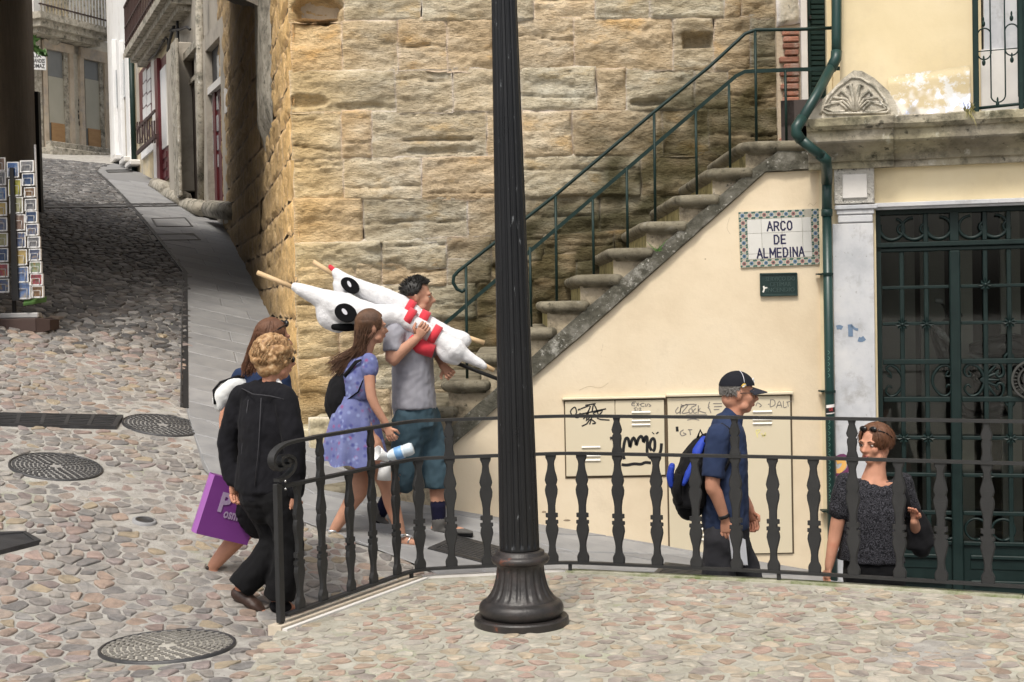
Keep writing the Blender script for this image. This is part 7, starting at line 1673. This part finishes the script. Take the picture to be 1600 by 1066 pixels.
mb = MB(); limb(mb, [j(643, 502), j(642, 515), j(643, 550), j(646, 600), j(647, 638)], [(.10, .07), (.19, .105), (.21, .145), (.19, .15), (.195, .16)], 20, upv=rtv); limb(mb, [shR + V(0, 0, .01), shR.lerp(elR, .72)], [.075, .070], ends=False); limb(mb, [shL, shL.lerp(elL, .6)], [.075, .078])
crease(remesh(mb, .011, 3), .010, 8, 12).build('tee_shirt', MT['tee'], m1)
mb = MB(); limb(mb, [j(648, 634), j(652, 668)], [(.175, .145), (.18, .15)], 18, upv=rtv); limb(mb, [hipR, knR.lerp(hipR, .0), knR.lerp(anR, .12)], [.12, .112, .118], ends=False); limb(mb, [hipL, knL, knL.lerp(anL, .32)], [.13, .112, .106], ends=False)
crease(remesh(mb, .011, 3), .012, 8, 14).build('shorts', MT['shorts'], m1)
for k_, a_, t_, mm in ((knL, anL, toL, 'sock'), (knR, anR, toR, 'sock')):
    mb = MB(); limb(mb, [k_.lerp(a_, .60), a_ + V(0, 0, -.02)], [.057, .046], ends=False); mb.build('sock', MT[mm], m1)
    mb = MB(); foot(mb, a_ + V(0, 0, -.006), t_ + (t_ - a_).normalized() * .02, .050); d = (t_ - a_).normalized(); limb(mb, [a_ + V(0, 0, .015), a_ - V(0, 0, .02)], [.054, .050]); sh = remesh(mb, .009, 3).build('shoe', MT['shoe_grey'], m1)
    mb = MB(); sd_ = d.cross(V(0, 0, 1)).normalized(); nn = d.cross(sd_); nn = nn if nn.z < 0 else -nn; mb.tube([a_ - V(d.x, d.y, 0) * .065 + V(0, 0, -.062), a_.lerp(t_, .45) + nn * .048, t_ + d * .035 + nn * .016], [(.042, .010), (.046, .010), (.040, .009)], 10, upv=sd_); mb.build('sole', MT['black_fabric'], sh)
mbh, _ = cap_hair(hm, HL_SHORT, None, m1, 1.12, .008)
def short_m1(rg):
    th = rg.uniform(0, 2 * PI); a = abs(math.atan2(math.sin(th), math.cos(th))); ph = rg.uniform(0, HL_SHORT(th) * .97); q = scalp(hm, th, ph, 1.08); o = hm @ V(0, -.03, .0); n = (q - o).normalized(); t = V(rg.uniform(-1, 1), rg.uniform(-1, 1), rg.uniform(-1, 1)) * .5
    return [q, q + (n + t * .4).normalized() * .014, q + (n + t).normalized() * .028 * rg.uniform(.6, 1.1)]
strands(mbh, short_m1, 700, .0034, 8, sides=3); mbh.build('hair', MT['hair_black'], m1)

# --- the stuffed figures on sticks
MT['plush'] = M('white_plush', [(.66, .66, .68), (.76, .76, .77)], 24, 1.0, .9, 90, bdist=.008, spec=.05); MT['plush_red'] = M('red_felt', [(.55, .025, .045), (.66, .04, .06)], 14, .9, .2, 90, sheen=.2)
MT['plush_black'] = M('black_felt', [(.007, .007, .008)], 14, .95, .05, 90, spec=.1); MT['stick'] = M('pale_wood', [(.50, .34, .18), (.62, .45, .26)], 5, .6, .2, 40, stretch=(1, 1, .2))
def figure(label, dy, main, rad, sticks, disc, dr, band, tail):
    jf = J(9.95 + dy); f = thing('stuffed_figure', label, 'puppet', tuple(jf(*main[len(main) // 2])), 0, 'white stuffed figures on sticks')
    mb = MB(); limb(mb, [jf(*q) for q in main], rad, 16)
    for t in tail: limb(mb, [jf(*q) for q in t[0]], t[1], 12)
    crease(remesh(mb, .010, 4), .005, 10, dy * 10).build('stuffed_body', MT['plush'], f)
    for s in sticks: mb = MB(); mb.tube([jf(*q) for q in s], .017, 10); mb.build('stick', MT['stick'], f)
    c = jf(*disc); n = V(0, -1, .12).normalized(); x = (jf(disc[0] + 20, disc[1] + dr[2], disc[2]) - c).normalized(); x = (x - n * x.dot(n)).normalized(); z = x.cross(n)
    DM = Matrix(((x.x, n.x, z.x, c.x), (x.y, n.y, z.y, c.y), (x.z, n.z, z.z, c.z), (0, 0, 0, 1)))
    mb = MB(DM); mb.prism([(dr[0] * math.cos(2 * PI * q / 28), -.03, dr[1] * math.sin(2 * PI * q / 28)) for q in range(28)], (0, .045, 0)); e = mb.build('eye_patch', MT['plush_black'], f); mb = MB(DM @ Matrix.Rotation(-.5, 4, 'Y')); mb.prism([(-.008 + dr[0] * .34 * math.cos(2 * PI * q / 20), .0, dr[1] * .22 * math.sin(2 * PI * q / 20)) for q in range(20)], (0, .021, 0)); mb.build('eye_glint', MT['silver_felt'], e)
    for b in band:
        mb = MB(); mb.tube([jf(*q) for q in b[0]], b[1], 16, caps=True); mb.build('red_band', MT['plush_red'], f)
    return f
MT['silver_felt'] = M('pale_felt', [(.52, .52, .57), (.60, .60, .65)], 14, .8, .1)
fa = figure('nearer white stuffed figure on a pale stick with a black eye patch and red bands', -.16,
    [(462, 449), (500, 466), (536, 482), (580, 496), (616, 494), (648, 508), (690, 532), (712, 548)], [.035, .07, .115, .10, .075, .062, .06, .085],
    [[(402, 426), (470, 454)], [(748, 566, .02), (772, 579, .02)]], (540, 489, -.135), (.076, .062, 8), [([(634, 494), (645, 500)], .071), ([(674, 520), (685, 526)], .070), ([(640, 528, -.02), (655, 541, -.02), (678, 549, -.02)], [.035, .055, .05])],
    [([(508, 478), (512, 498), (530, 508)], [.07, .07, .06]), ([(712, 545), (735, 560), (756, 572)], [.06, .042, .026]), ([(690, 545), (700, 556), (712, 563)], [.05, .055, .04])])
mb = MB(); jf = J(9.79); limb(mb, [jf(522, 511, -.06), jf(540, 512, -.08), jf(560, 511, -.05)], [.022, .028, .022]); mb.build('black_mouth', MT['plush_black'], fa)
fb = figure('farther white stuffed figure with a tilted black eye patch and red collar', -.06,
    [(524, 426), (540, 440), (565, 452), (600, 466), (630, 480), (660, 500), (700, 524), (722, 532)], [.035, .055, .065, .075, .075, .06, .065, .065],
    [[(489, 409), (526, 432)], [(726, 526, .02), (757, 536, .02)]], (547, 446, -.085), (.070, .048, 14), [([(633, 482), (644, 488)], .080), ([(655, 496, -.02), (668, 502, -.02)], .066)], [([(530, 446), (534, 462)], [.05, .05])])
mb = MB(); limb(mb, [J(9.89)(516, 417), J(9.89)(522, 423)], [.016, .02]); mb.build('red_tip', MT['plush_red'], fb)
bp_ = thing('black_stick', 'thin black stick held low in front of the man with the figures', 'stick', tuple(P(740, 575, 9.9))); mb = MB(); mb.tube([P(694, 560, 9.9), P(782, 594, 9.9)], .014, 8); mb.build('stick', MT['black'], bp_)

# --- man with the cap
j = J(9.1)
m2 = person('grey haired man in navy polo shirt and black baseball cap with a rucksack', (P(1150, 990, 9.1).x, 9.1, -.44))
hm = headframe(j(1154, 615), 86, -6, 0, 1.10); lump = MB(); fing = MB(); head_lumps(lump, hm, False, 1.0); limb(lump, [j(1152, 630), j(1143, 662)], [.056, .062])
shR, elR, wrR = j(1122, 682, -.19), j(1113, 755, -.22), j(1133, 812, -.20); shL, elL, wrL = j(1140, 682, .19), j(1150, 750, .22), j(1172, 796, .18)
hipR, knR, anR, toR = j(1128, 840, -.09), j(1118, 925, -.09), j(1090, 1005, -.08), j(1120, 1030, -.08)
hipL, knL, anL, toL = j(1142, 840, .09), j(1170, 920, .09), j(1178, 1005, .09), j(1228, 1018, .09); rtv = V(.07, -1, 0)
limb(lump, [j(1134, 676), j(1134, 725), j(1134, 780), j(1135, 835)], [(.15, .09), (.18, .125), (.16, .125), (.16, .12)], upv=rtv)
limb(lump, [shR, elR, elR.lerp(wrR, .3), wrR], [.055, .048, .045, .03]); limb(lump, [shL, elL, wrL], [.055, .046, .03])
for h_, k_, a_, t_ in ((hipR, knR, anR, toR), (hipL, knL, anL, toL)): limb(lump, [h_, k_, a_], [.09, .062, .042])
hand(lump, fing, wrR, j(1137, 846, -.2), (.3, .9, 0), .55, 1, 1.08); hand(lump, fing, wrL, j(1182, 830, .16), (-.6, -.6, 0), .45, -1, 1.08)
skin_body(m2, MT['skin_c'], lump, fing); face(m2, hm, True); brows(m2, hm, MT['hair_grey'])
mb = MB(); limb(mb, [j(1142, 653), j(1137, 668), j(1133, 715), j(1133, 775), j(1134, 824)], [(.10, .075), (.19, .105), (.21, .145), (.20, .15), (.20, .148)], 20, upv=rtv); limb(mb, [shR + V(0, 0, .01), shR.lerp(elR, .88)], [.076, .070], ends=False); limb(mb, [shL, shL.lerp(elL, .85)], [.075, .068], ends=False)
crease(remesh(mb, .011, 3), .009, 8, 21).build('polo_shirt', MT['polo'], m2)
mb = MB(); 
def collar(u, v):
    a = lerp(-2.7, 2.7, u); c = j(1146, 644).lerp(j(1140, 660), v); r = .066 + .016 * v; return c + V(.07, -1, 0) * (math.sin(a) * r) + V(1, .07, 0) * (math.cos(a) * -r * -1 if False else math.cos(a + PI) * r) * 1.0 + V(0, 0, -.012 * (1 + math.cos(a + PI)))
mb.grid(collar, 24, 2); mb.build('collar', MT['polo'], m2)
mb = MB(); limb(mb, [j(1134, 815), j(1136, 855)], [(.175, .14), (.185, .15)], 18, upv=rtv); limb(mb, [hipR, knR, anR], [.12, .105, .085], ends=False); limb(mb, [hipL, knL, anL], [.12, .105, .085], ends=False); crease(remesh(mb, .011, 3), .010, 8, 31).build('trousers', MT['slacks'], m2)
for a_, t_ in ((anR, toR), (anL, toL)): mb = MB(); foot(mb, a_, t_, .05); remesh(mb, .009, 3).build('shoe', MT['black_fabric'], m2)
HL_G = lambda th: 1.45 + .55 * smooth(1.0, 1.7, abs(math.atan2(math.sin(th), math.cos(th))))
mbh = MB(); 
def short_g(rg):
    th = rg.choice((-1, 1)) * rg.uniform(1.55, PI); ph = rg.uniform(1.15, 2.0); q = scalp(hm, th, ph, 1.02); o = hm @ V(0, -.03, .0); n = (q - o).normalized(); return [q, q + n * .006 + V(0, 0, -.008), q + n * .006 + V(0, 0, -.018)]
strands(mbh, short_g, 700, .0034, 8, sides=3); 
mb2 = MB(); mb2.grid(lambda u, v: scalp(hm, lerp(1.6, 2 * PI - 1.6, u), lerp(1.0, 1.98, v), 1.035 - .03 * smooth(.8, 1, v)), 24, 8); merge(mbh, mb2); mbh.build('hair', MT['hair_grey'], m2)
MT['cap'] = cloth('black_cap', [(.010, .011, .016), (.016, .017, .023)], 20); MT['brim'] = cloth('cap_brim', [(.022, .024, .034), (.03, .032, .042)], 20)
cp = thing('baseball_cap', 'black baseball cap with white and yellow emblems on the walking man', 'cap', tuple(j(1156, 600)))
mb = MB(); mb.grid(lambda u, v: scalp(hm, 2 * PI * u, max(.002, (1.42 + .10 * math.cos(2 * PI * u + PI)) * v), 1.13 - .03 * v), 40, 14); mb.build('crown', MT['cap'], cp)
def brim(u, v, dz=0):
    a = lerp(-.95, .95, u); r0, r1 = .094, .094 + .085 * math.cos(a) ** .8; r = lerp(r0, r1, v); x = math.sin(a) * (.080 + .012 * v); y = -.008 + math.cos(a) * r
    return hm @ V(x, y, .044 - .020 * v - .022 * (abs(a) ** 2) + dz)
mb = MB(); mb.grid(brim, 20, 8); mb.grid(lambda u, v: brim(1 - u, v, -.004), 20, 8); mb.grid(lambda u, v: brim(u, 1, -.004 * v), 20, 1); mb.build('brim', MT['brim'], cp)
mb = MB(hm); mb.tube([(.0, .080, .082), (.012, .078, .090), (.028, .070, .088)], [(.010, .004), (.012, .004), (.008, .004)], 8); mb.tube([(-.02, .080, .082), (0, .085, .076), (.02, .080, .074)], [(.008, .004)] * 3, 8); mb.build('emblem', MT['white_paint'], cp)
MT['gold'] = M('gold_thread', [(.55, .36, .06)], 20, .6, 0)
mb = MB(hm); mb.tube([(.085, .018, .055), (.087, .006, .052), (.087, -.006, .046)], [(.011, .003), (.013, .003), (.006, .003)], 8); mb.build('side_emblem', MT['gold'], cp); mb = MB(hm); mb.tube([(.088, .012, .049), (.090, -.002, .043)], [(.004, .003)] * 2, 6); mb.tube([(.087, .02, .056), (.090, .004, .054)], [(.0025, .003)] * 2, 6); mb.build('side_emblem', MT['white_paint'], cp)
mb = MB(); mb.tube([scalp(hm, PI / 2 * .86, ph, 1.155) for ph in [.1 * k for k in range(1, 13)]], .0022, 5); mb.build('piping', MT['silver_felt'], cp)
mb = MB(hm); mb.tube([(.026, .098, .010), (.052, .094, .010), (.076, .06, .012), (.082, -.01, .006)], .0022, 5); mb.tube([(.026, .098, .010), (.024, .098, -.012), (.046, .094, -.014), (.054, .090, .008)], .0018, 5); mb.build('glasses', MT['black'], m2)
MT['royal'] = M('royal_blue_fabric', [(.008, .035, .32), (.012, .05, .42)], 20, .7, .2)
bk = backpack('black rucksack with bright blue panels on the back of the man in the cap', j, [(1106, 690, 0), (1090, 715, 0), (1079, 755, 0), (1077, 790, 0)], [(.12, .06), (.17, .095), (.18, .115), (.16, .10)], rtv, MT['black_fabric'], 5)
mb = MB(); limb(mb, [j(1062, 740, -.06), j(1056, 765, -.06), j(1062, 785, -.06)], [(.09, .02), (.10, .03), (.08, .025)], 12, upv=rtv); mb.build('front_pocket', MT['black_fabric'], bk)
for q, r in (([(1100, 686, -.115), (1090, 704, -.155), (1086, 722, -.165)], [(.022, .02), (.034, .02), (.02, .02)]), ([(1083, 722, -.165), (1076, 740, -.175), (1068, 757, -.172)], [(.014, .02), (.024, .02), (.012, .02)]), ([(1050, 728, -.06), (1047, 745, -.06), (1049, 760, -.05)], [(.02, .03), (.024, .03), (.016, .03)])):
    mb = MB(); limb(mb, [j(*p) for p in q], r, 10, upv=(1, 0, .3)); mb.build('blue_panel', MT['royal'], bk)
mb = MB(); mb.tube([j(1100, 690, -.12), j(1112, 672, -.16), j(1128, 664, -.17), j(1142, 672, -.17), j(1148, 690, -.19), j(1140, 720, -.22), j(1120, 760, -.20)], [(.028, .010)] * 7, 8, upv=(0, -1, 0)); mb.build('strap', MT['black_fabric'], bk)
mb = MB(); mb.tube([j(1100, 684), j(1094, 672), j(1090, 684)], .008, 6); mb.build('carry_loop', MT['black_fabric'], bk)
mb = MB(); m_, L_ = axm(wrR + (elR - wrR).normalized() * .035, wrR + (elR - wrR).normalized() * .012); mb.mx = m_; mb.lathe([(.034, 0), (.037, .003), (.037, L_ - .003), (.034, L_)], n=16, cap=False); wt = mb.build('wristwatch', MT['black'], m2)
pp2 = thing('folded_leaflet', 'folded white leaflet held low in the hand of the man in the cap', 'leaflet', tuple(j(1152, 880, -.2))); MT['paper_w'] = M('leaflet_paper', [(.66, .67, .72), (.72, .73, .77)], 4, .7, .05)
a, b, c, d = j(1139, 836, -.215), j(1161, 842, -.17), j(1165, 884, -.17), j(1144, 880, -.215); mb = MB(); mb.prism([a, b, c, d], (.004, .014, 0)); mb.build('sheet', MT['paper_w'], pp2); mb = MB(); mb.prism([a + V(.01, -.012, 0), b + V(.01, -.03, 0), c + V(.01, -.03, .008), d + V(.01, -.012, .01)], (.0, .004, 0)); mb.build('fold', MT['paper_w'], pp2)

# --- woman on the right
j = J(8.95)
w4 = person('woman with short brown hair in black swirl print top looking left by the door', (P(1365, 1040, 8.95).x, 8.95, -.62))
hm = headframe(j(1367, 695), 230, -2, 0, 1.09); lump = MB(); fing = MB(); head_lumps(lump, hm, True); limb(lump, [j(1373, 706), j(1369, 728), j(1366, 750, .01)], [.055, .060, .085])
shR, elR, wrR = j(1320, 757, -.02), j(1306, 830, -.02), j(1295, 886, -.05); shL, elL, wrL = j(1411, 756, .02), j(1430, 832, .06), j(1429, 815, -.08)
rtv = V(-1, .1, 0)
limb(lump, [j(1366, 752), j(1365, 800), j(1365, 850), j(1365, 895)], [(.13, .08), (.16, .11), (.15, .11), (.17, .12)], upv=rtv)
limb(lump, [shR, elR, elR.lerp(wrR, .3), wrR], [.052, .044, .041, .028]); limb(lump, [shL, elL, wrL], [.052, .044, .028])
hips = [(j(1345, 900), j(1345, 980), j(1345, 1042), j(1343, 1050, -.14)), (j(1387, 900), j(1390, 980), j(1390, 1042), j(1390, 1050, -.14))]
for h_, k_, a_, t_ in hips: limb(lump, [h_, k_, a_], [.09, .06, .04])
hand(lump, fing, wrR, j(1288, 925, -.05), (.8, .3, 0), .7, -1); hand(lump, fing, wrL, j(1428, 790, -.10), (-.6, -.5, 0), 1.5, 1, .9)
skin_body(w4, MT['skin_c'], lump, fing); face(w4, hm, True); brows(w4, hm, MT['hair_brown'])
mb = MB(); limb(mb, [j(1366, 750, .01), j(1365, 766, .01), j(1364, 800), j(1362, 845), j(1361, 877)], [(.165, .07), (.205, .115), (.20, .14), (.20, .145), (.215, .155)], 20, upv=rtv, ends=False); limb(mb, [shR + V(0, 0, .01), shR.lerp(elR, .55)], [.068, .072]); limb(mb, [shL + V(0, 0, .01), shL.lerp(elL, .55)], [.068, .072])
crease(remesh(mb, .011, 3), .009, 9, 44).build('printed_top', MT['paisley'], w4)
mb = MB(); limb(mb, [j(1363, 868), j(1365, 910)], [(.185, .14), (.19, .15)], 18, upv=rtv)
for h_, k_, a_, t_ in hips: limb(mb, [h_, k_, a_], [.11, .085, .075])
crease(remesh(mb, .012, 3), .008, 9, 46).build('trousers', MT['trouser_black'], w4)
for h_, k_, a_, t_ in hips: mb = MB(); foot(mb, a_, t_); remesh(mb, .009, 3).build('shoe', MT['black_fabric'], w4)
mbh, _ = cap_hair(hm, lambda th: .82 + 1.25 * smooth(.75, 1.5, abs(math.atan2(math.sin(th), math.cos(th)))), None, w4, 1.11, .008)
def hair_w4(rg):
    th = rg.uniform(.55, 2 * PI - .55); ph = rg.uniform(.05, 1.5); q = [scalp(hm, th, min(2.15, ph + .28 * i), 1.12 + .02 * (i > 3)) for i in range(5)]; d = V(rg.uniform(-.01, .02), rg.uniform(-.01, .02), 0); return [p + d * (i / 4) for i, p in enumerate(q)]
strands(mbh, hair_w4, 800, .0030, 10); mbh.build('hair', MT['hair_red'], w4)
mb = MB(hm)
for s in (-1, 1): mb.ball((s * .034, .060, .098), (.027, .012, .018), 10, 7)
mb.tube([(.06, .05, .095), (.086, .0, .07), (.088, -.05, .04)], .004, 5); mb.tube([(-.06, .05, .095), (-.086, .0, .07), (-.088, -.05, .04)], .004, 5); mb.build('sunglasses', MT['lens'], w4)
hbg = thing('handbag', 'black handbag on the shoulder of the woman in the swirl print top', 'bag', tuple(j(1440, 866, .02))); mb = MB(); limb(mb, [j(1428, 800, .02), j(1434, 825, .02), j(1440, 855, .02)], [(.05, .05), (.09, .065), (.10, .07)], 14, upv=(1, 0, 0)); crease(remesh(mb, .010, 3), .006, 12).build('pouch', MT['black_fabric'], hbg)
mb = MB(); mb.tube([j(1422, 805, -.06), j(1418, 780, -.08), j(1410, 750, -.07), j(1408, 744, 0), j(1414, 760, .07), j(1424, 805, .06)], [(.016, .006)] * 6, 8, upv=(1, 0, 0)); mb.build('strap', MT['black_fabric'], hbg)
# ------------------------------------------------------------ postcard racks on the left
RY = 14.2
MT['wire'] = M('white_wire', [(.5, .5, .5)], 5, .4, 0, metal=.3); MT['rack_black'] = MT['black']; MT['card_edge'] = M('card_white', [(.76, .77, .78), (.82, .82, .82)], 4, .5, .0)
MT['crate_brown'] = M('brown_board', [(.045, .028, .024), (.07, .042, .036)], 5, .7, .2, 30)
def rk(px, py, dy=0): return P(px * 1.07 if px > 0 else px, py, RY + dy)
g0 = gp(35, 520); rack = thing('postcard_rack', 'revolving postcard rack on a brown box base beside the dark gate', 'rack', tuple(rk(25, 505)))
mb = MB(); a = rk(-40, 521); b = rk(58, 521); zt_ = rk(20, 498).z; mb.box((a.x, RY - .1, a.z), (b.x, RY + .42, zt_), .008); mb.build('base_box', MT['crate_brown'], rack)
mb = MB(); c_ = rk(66, 521, -.05); mb.prism([V(b.x + .002, RY - .1, b.z), V(b.x + .11, RY - .02, b.z + .03), V(b.x + .11, RY - .02, zt_ - .02), V(b.x + .002, RY - .1, zt_)], (0, .3, 0)); mb.build('base_flap', MT['crate_brown'], rack)
mb = MB(); mb.box((rk(-20, 495).x, RY + .02, zt_ + .002), (rk(55, 495).x, RY + .14, rk(30, 489).z), .01); mb.build('foot_bar', MT['wire'], rack)
mb = MB(); mb.tube([rk(21, 497, .08), rk(17, 260, .08)], .022, 10); mb.build('pole', MT['rack_black'], rack)
mb = MB(); mb.prism([rk(14, 262, -.03), rk(19, 262, -.03), rk(27, 470, -.03), rk(17, 470, -.03)], (0, .05, 0)); mb.build('spine', MT['rack_black'], rack)
COLS = [[(.04, .10, .28), (.30, .36, .42), (.05, .09, .18)], [(.36, .33, .05), (.10, .13, .03), (.45, .40, .14)], [(.30, .29, .16), (.12, .11, .05), (.38, .37, .30)], [(.20, .13, .10), (.38, .30, .25), (.12, .08, .07)], [(.06, .10, .22), (.20, .18, .14), (.45, .28, .03)], [(.42, .30, .10), (.25, .22, .14), (.50, .44, .30)], [(.10, .18, .38), (.30, .26, .20), (.12, .10, .08)], [(.05, .08, .16), (.12, .14, .18), (.03, .06, .12)],
        [(.16, .16, .17), (.30, .30, .30), (.10, .11, .13)], [(.20, .12, .07), (.32, .26, .18), (.10, .06, .04)], [(.10, .13, .22), (.34, .24, .12), (.08, .06, .06)], [(.24, .30, .20), (.34, .20, .06), (.10, .12, .06)], [(.30, .06, .10), (.36, .22, .05), (.08, .10, .05)]]
NMC = ['navy and white', 'yellow green', 'olive castle', 'brown tower', 'blue with orange flowers', 'golden', 'pale blue', 'dark blue', 'grey street', 'brown doorway', 'blue and orange', 'green and orange', 'pink flowered']
def cardmat(i):
    k = 'card%d' % i
    if k not in MT: MT[k] = M('card_picture', [COLS[i][1], COLS[i][0], COLS[i][2]], 16 + i, .25, 0, stretch=(1, 1, .8))
    return MT[k]
def stack(x0, y0, x1, y1, i, sl, where, dy=0):
    """a pocket's pile of cards leaning back; corners in the photograph"""
    a = rk(x0, y1 , dy); b = rk(x1, y1 - sl * .3, dy); h = rk(x0, y0, dy).z - a.z; u = V(b.x - a.x, .0 - .02 * sl, 0); w = u.length; u.normalize(); n = V(u.y, -u.x, 0)
    mx = Matrix(((u.x, -n.x, 0, a.x), (u.y, -n.y, 0, a.y), (0, 0, 1, a.z), (0, 0, 0, 1))) @ Matrix.Rotation(-.06, 4, 'X')
    t = thing('postcard_pile', where, 'postcards', tuple(a), 0, 'piles of postcards in the rack')
    mb = MB(mx); mb.box((0, 0, .0), (w, .028, h)); mb.build('cards', MT['card_edge'], t); mb = MB(mx); e = .010; mb.box((e, -.0015, e), (w - e, -.0005, h - e)); mb.build('picture', cardmat(i), t)
    mb = MB(mx @ Matrix.Translation((0, -.014, -.006)))
    for fx in (.2, .8): mb.tube([(w * fx, 0, 0), (w * fx, 0, h * .62)], .0035, 5)
    mb.tube([(w * .2, 0, h * .62), (w * .8, 0, h * .62)], .0035, 5); mb.tube([(0, 0, 0), (w, 0, 0)], .004, 5); mb.tube([(0, 0, 0), (0, .034, 0)], .004, 5); mb.build('wire_pocket', MT['wire'], rack)
col1 = [(10, 253, 27, 277, 0), (12, 280, 31, 306, 1), (14, 308, 33, 333, 2), (16, 335, 36, 360, 3), (17, 363, 37, 387, 4), (19, 390, 39, 414, 5), (21, 417, 41, 441, 6), (23, 441, 44, 467, 6)]
col2 = [(29, 251, 50, 269, 8), (32, 271, 51, 290, 7), (35, 293, 52, 308, 9), (36, 311, 54, 329, 8), (37, 330, 55, 348, 7), (38, 350, 57, 368, 10), (40, 370, 59, 387, 8), (42, 389, 60, 407, 10), (43, 409, 61, 427, 11), (44, 428, 63, 446, 12), (46, 447, 64, 465, 9)]
ORD = ['top', 'second', 'third', 'fourth', 'fifth', 'sixth', 'seventh', 'eighth', 'ninth', 'tenth', 'bottom']
for k, (x0, y0, x1, y1, i) in enumerate(col1): stack(x0, y0, x1, y1, i, -.5, '%s postcards, left front rack column, %s pocket' % (NMC[i], ORD[k] if k < 7 else 'bottom'))
for k, (x0, y0, x1, y1, i) in enumerate(col2): stack(x0, y0, x1, y1, i, 1.0, '%s postcards, right rack column, %s pocket' % (NMC[i], ORD[k]), -.03)
for k, y in enumerate((246, 268, 292, 316, 340, 364, 388, 412, 436)):
    i = (k * 5 + 3) % 13; stack(-14 + k * .6, y, 7 + k * .7, y + 21, i, -.8, '%s postcards in the cut off edge column, %s from top' % (NMC[i], ORD[k]), .04)
fl = thing('leaflet_stack', 'dark green leaflet lying flat under the postcard rack', 'leaflet', tuple(rk(50, 476))); mb = MB(); mb.prism([rk(34, 478, -.05), rk(68, 472, .1), rk(68, 466, .12), rk(36, 470, .1)], (0, 0, .02)); mb.build('sheet', MT['leaf'], fl)
tp_ = thing('tall_pole', 'thin pale pole standing behind the postcard rack', 'pole', tuple(rk(55, 330, .4))); mb = MB(); mb.tube([rk(51, 226, .5), rk(57, 400, .5)], .012, 6); mb.build('pole', MT['wire'], tp_)
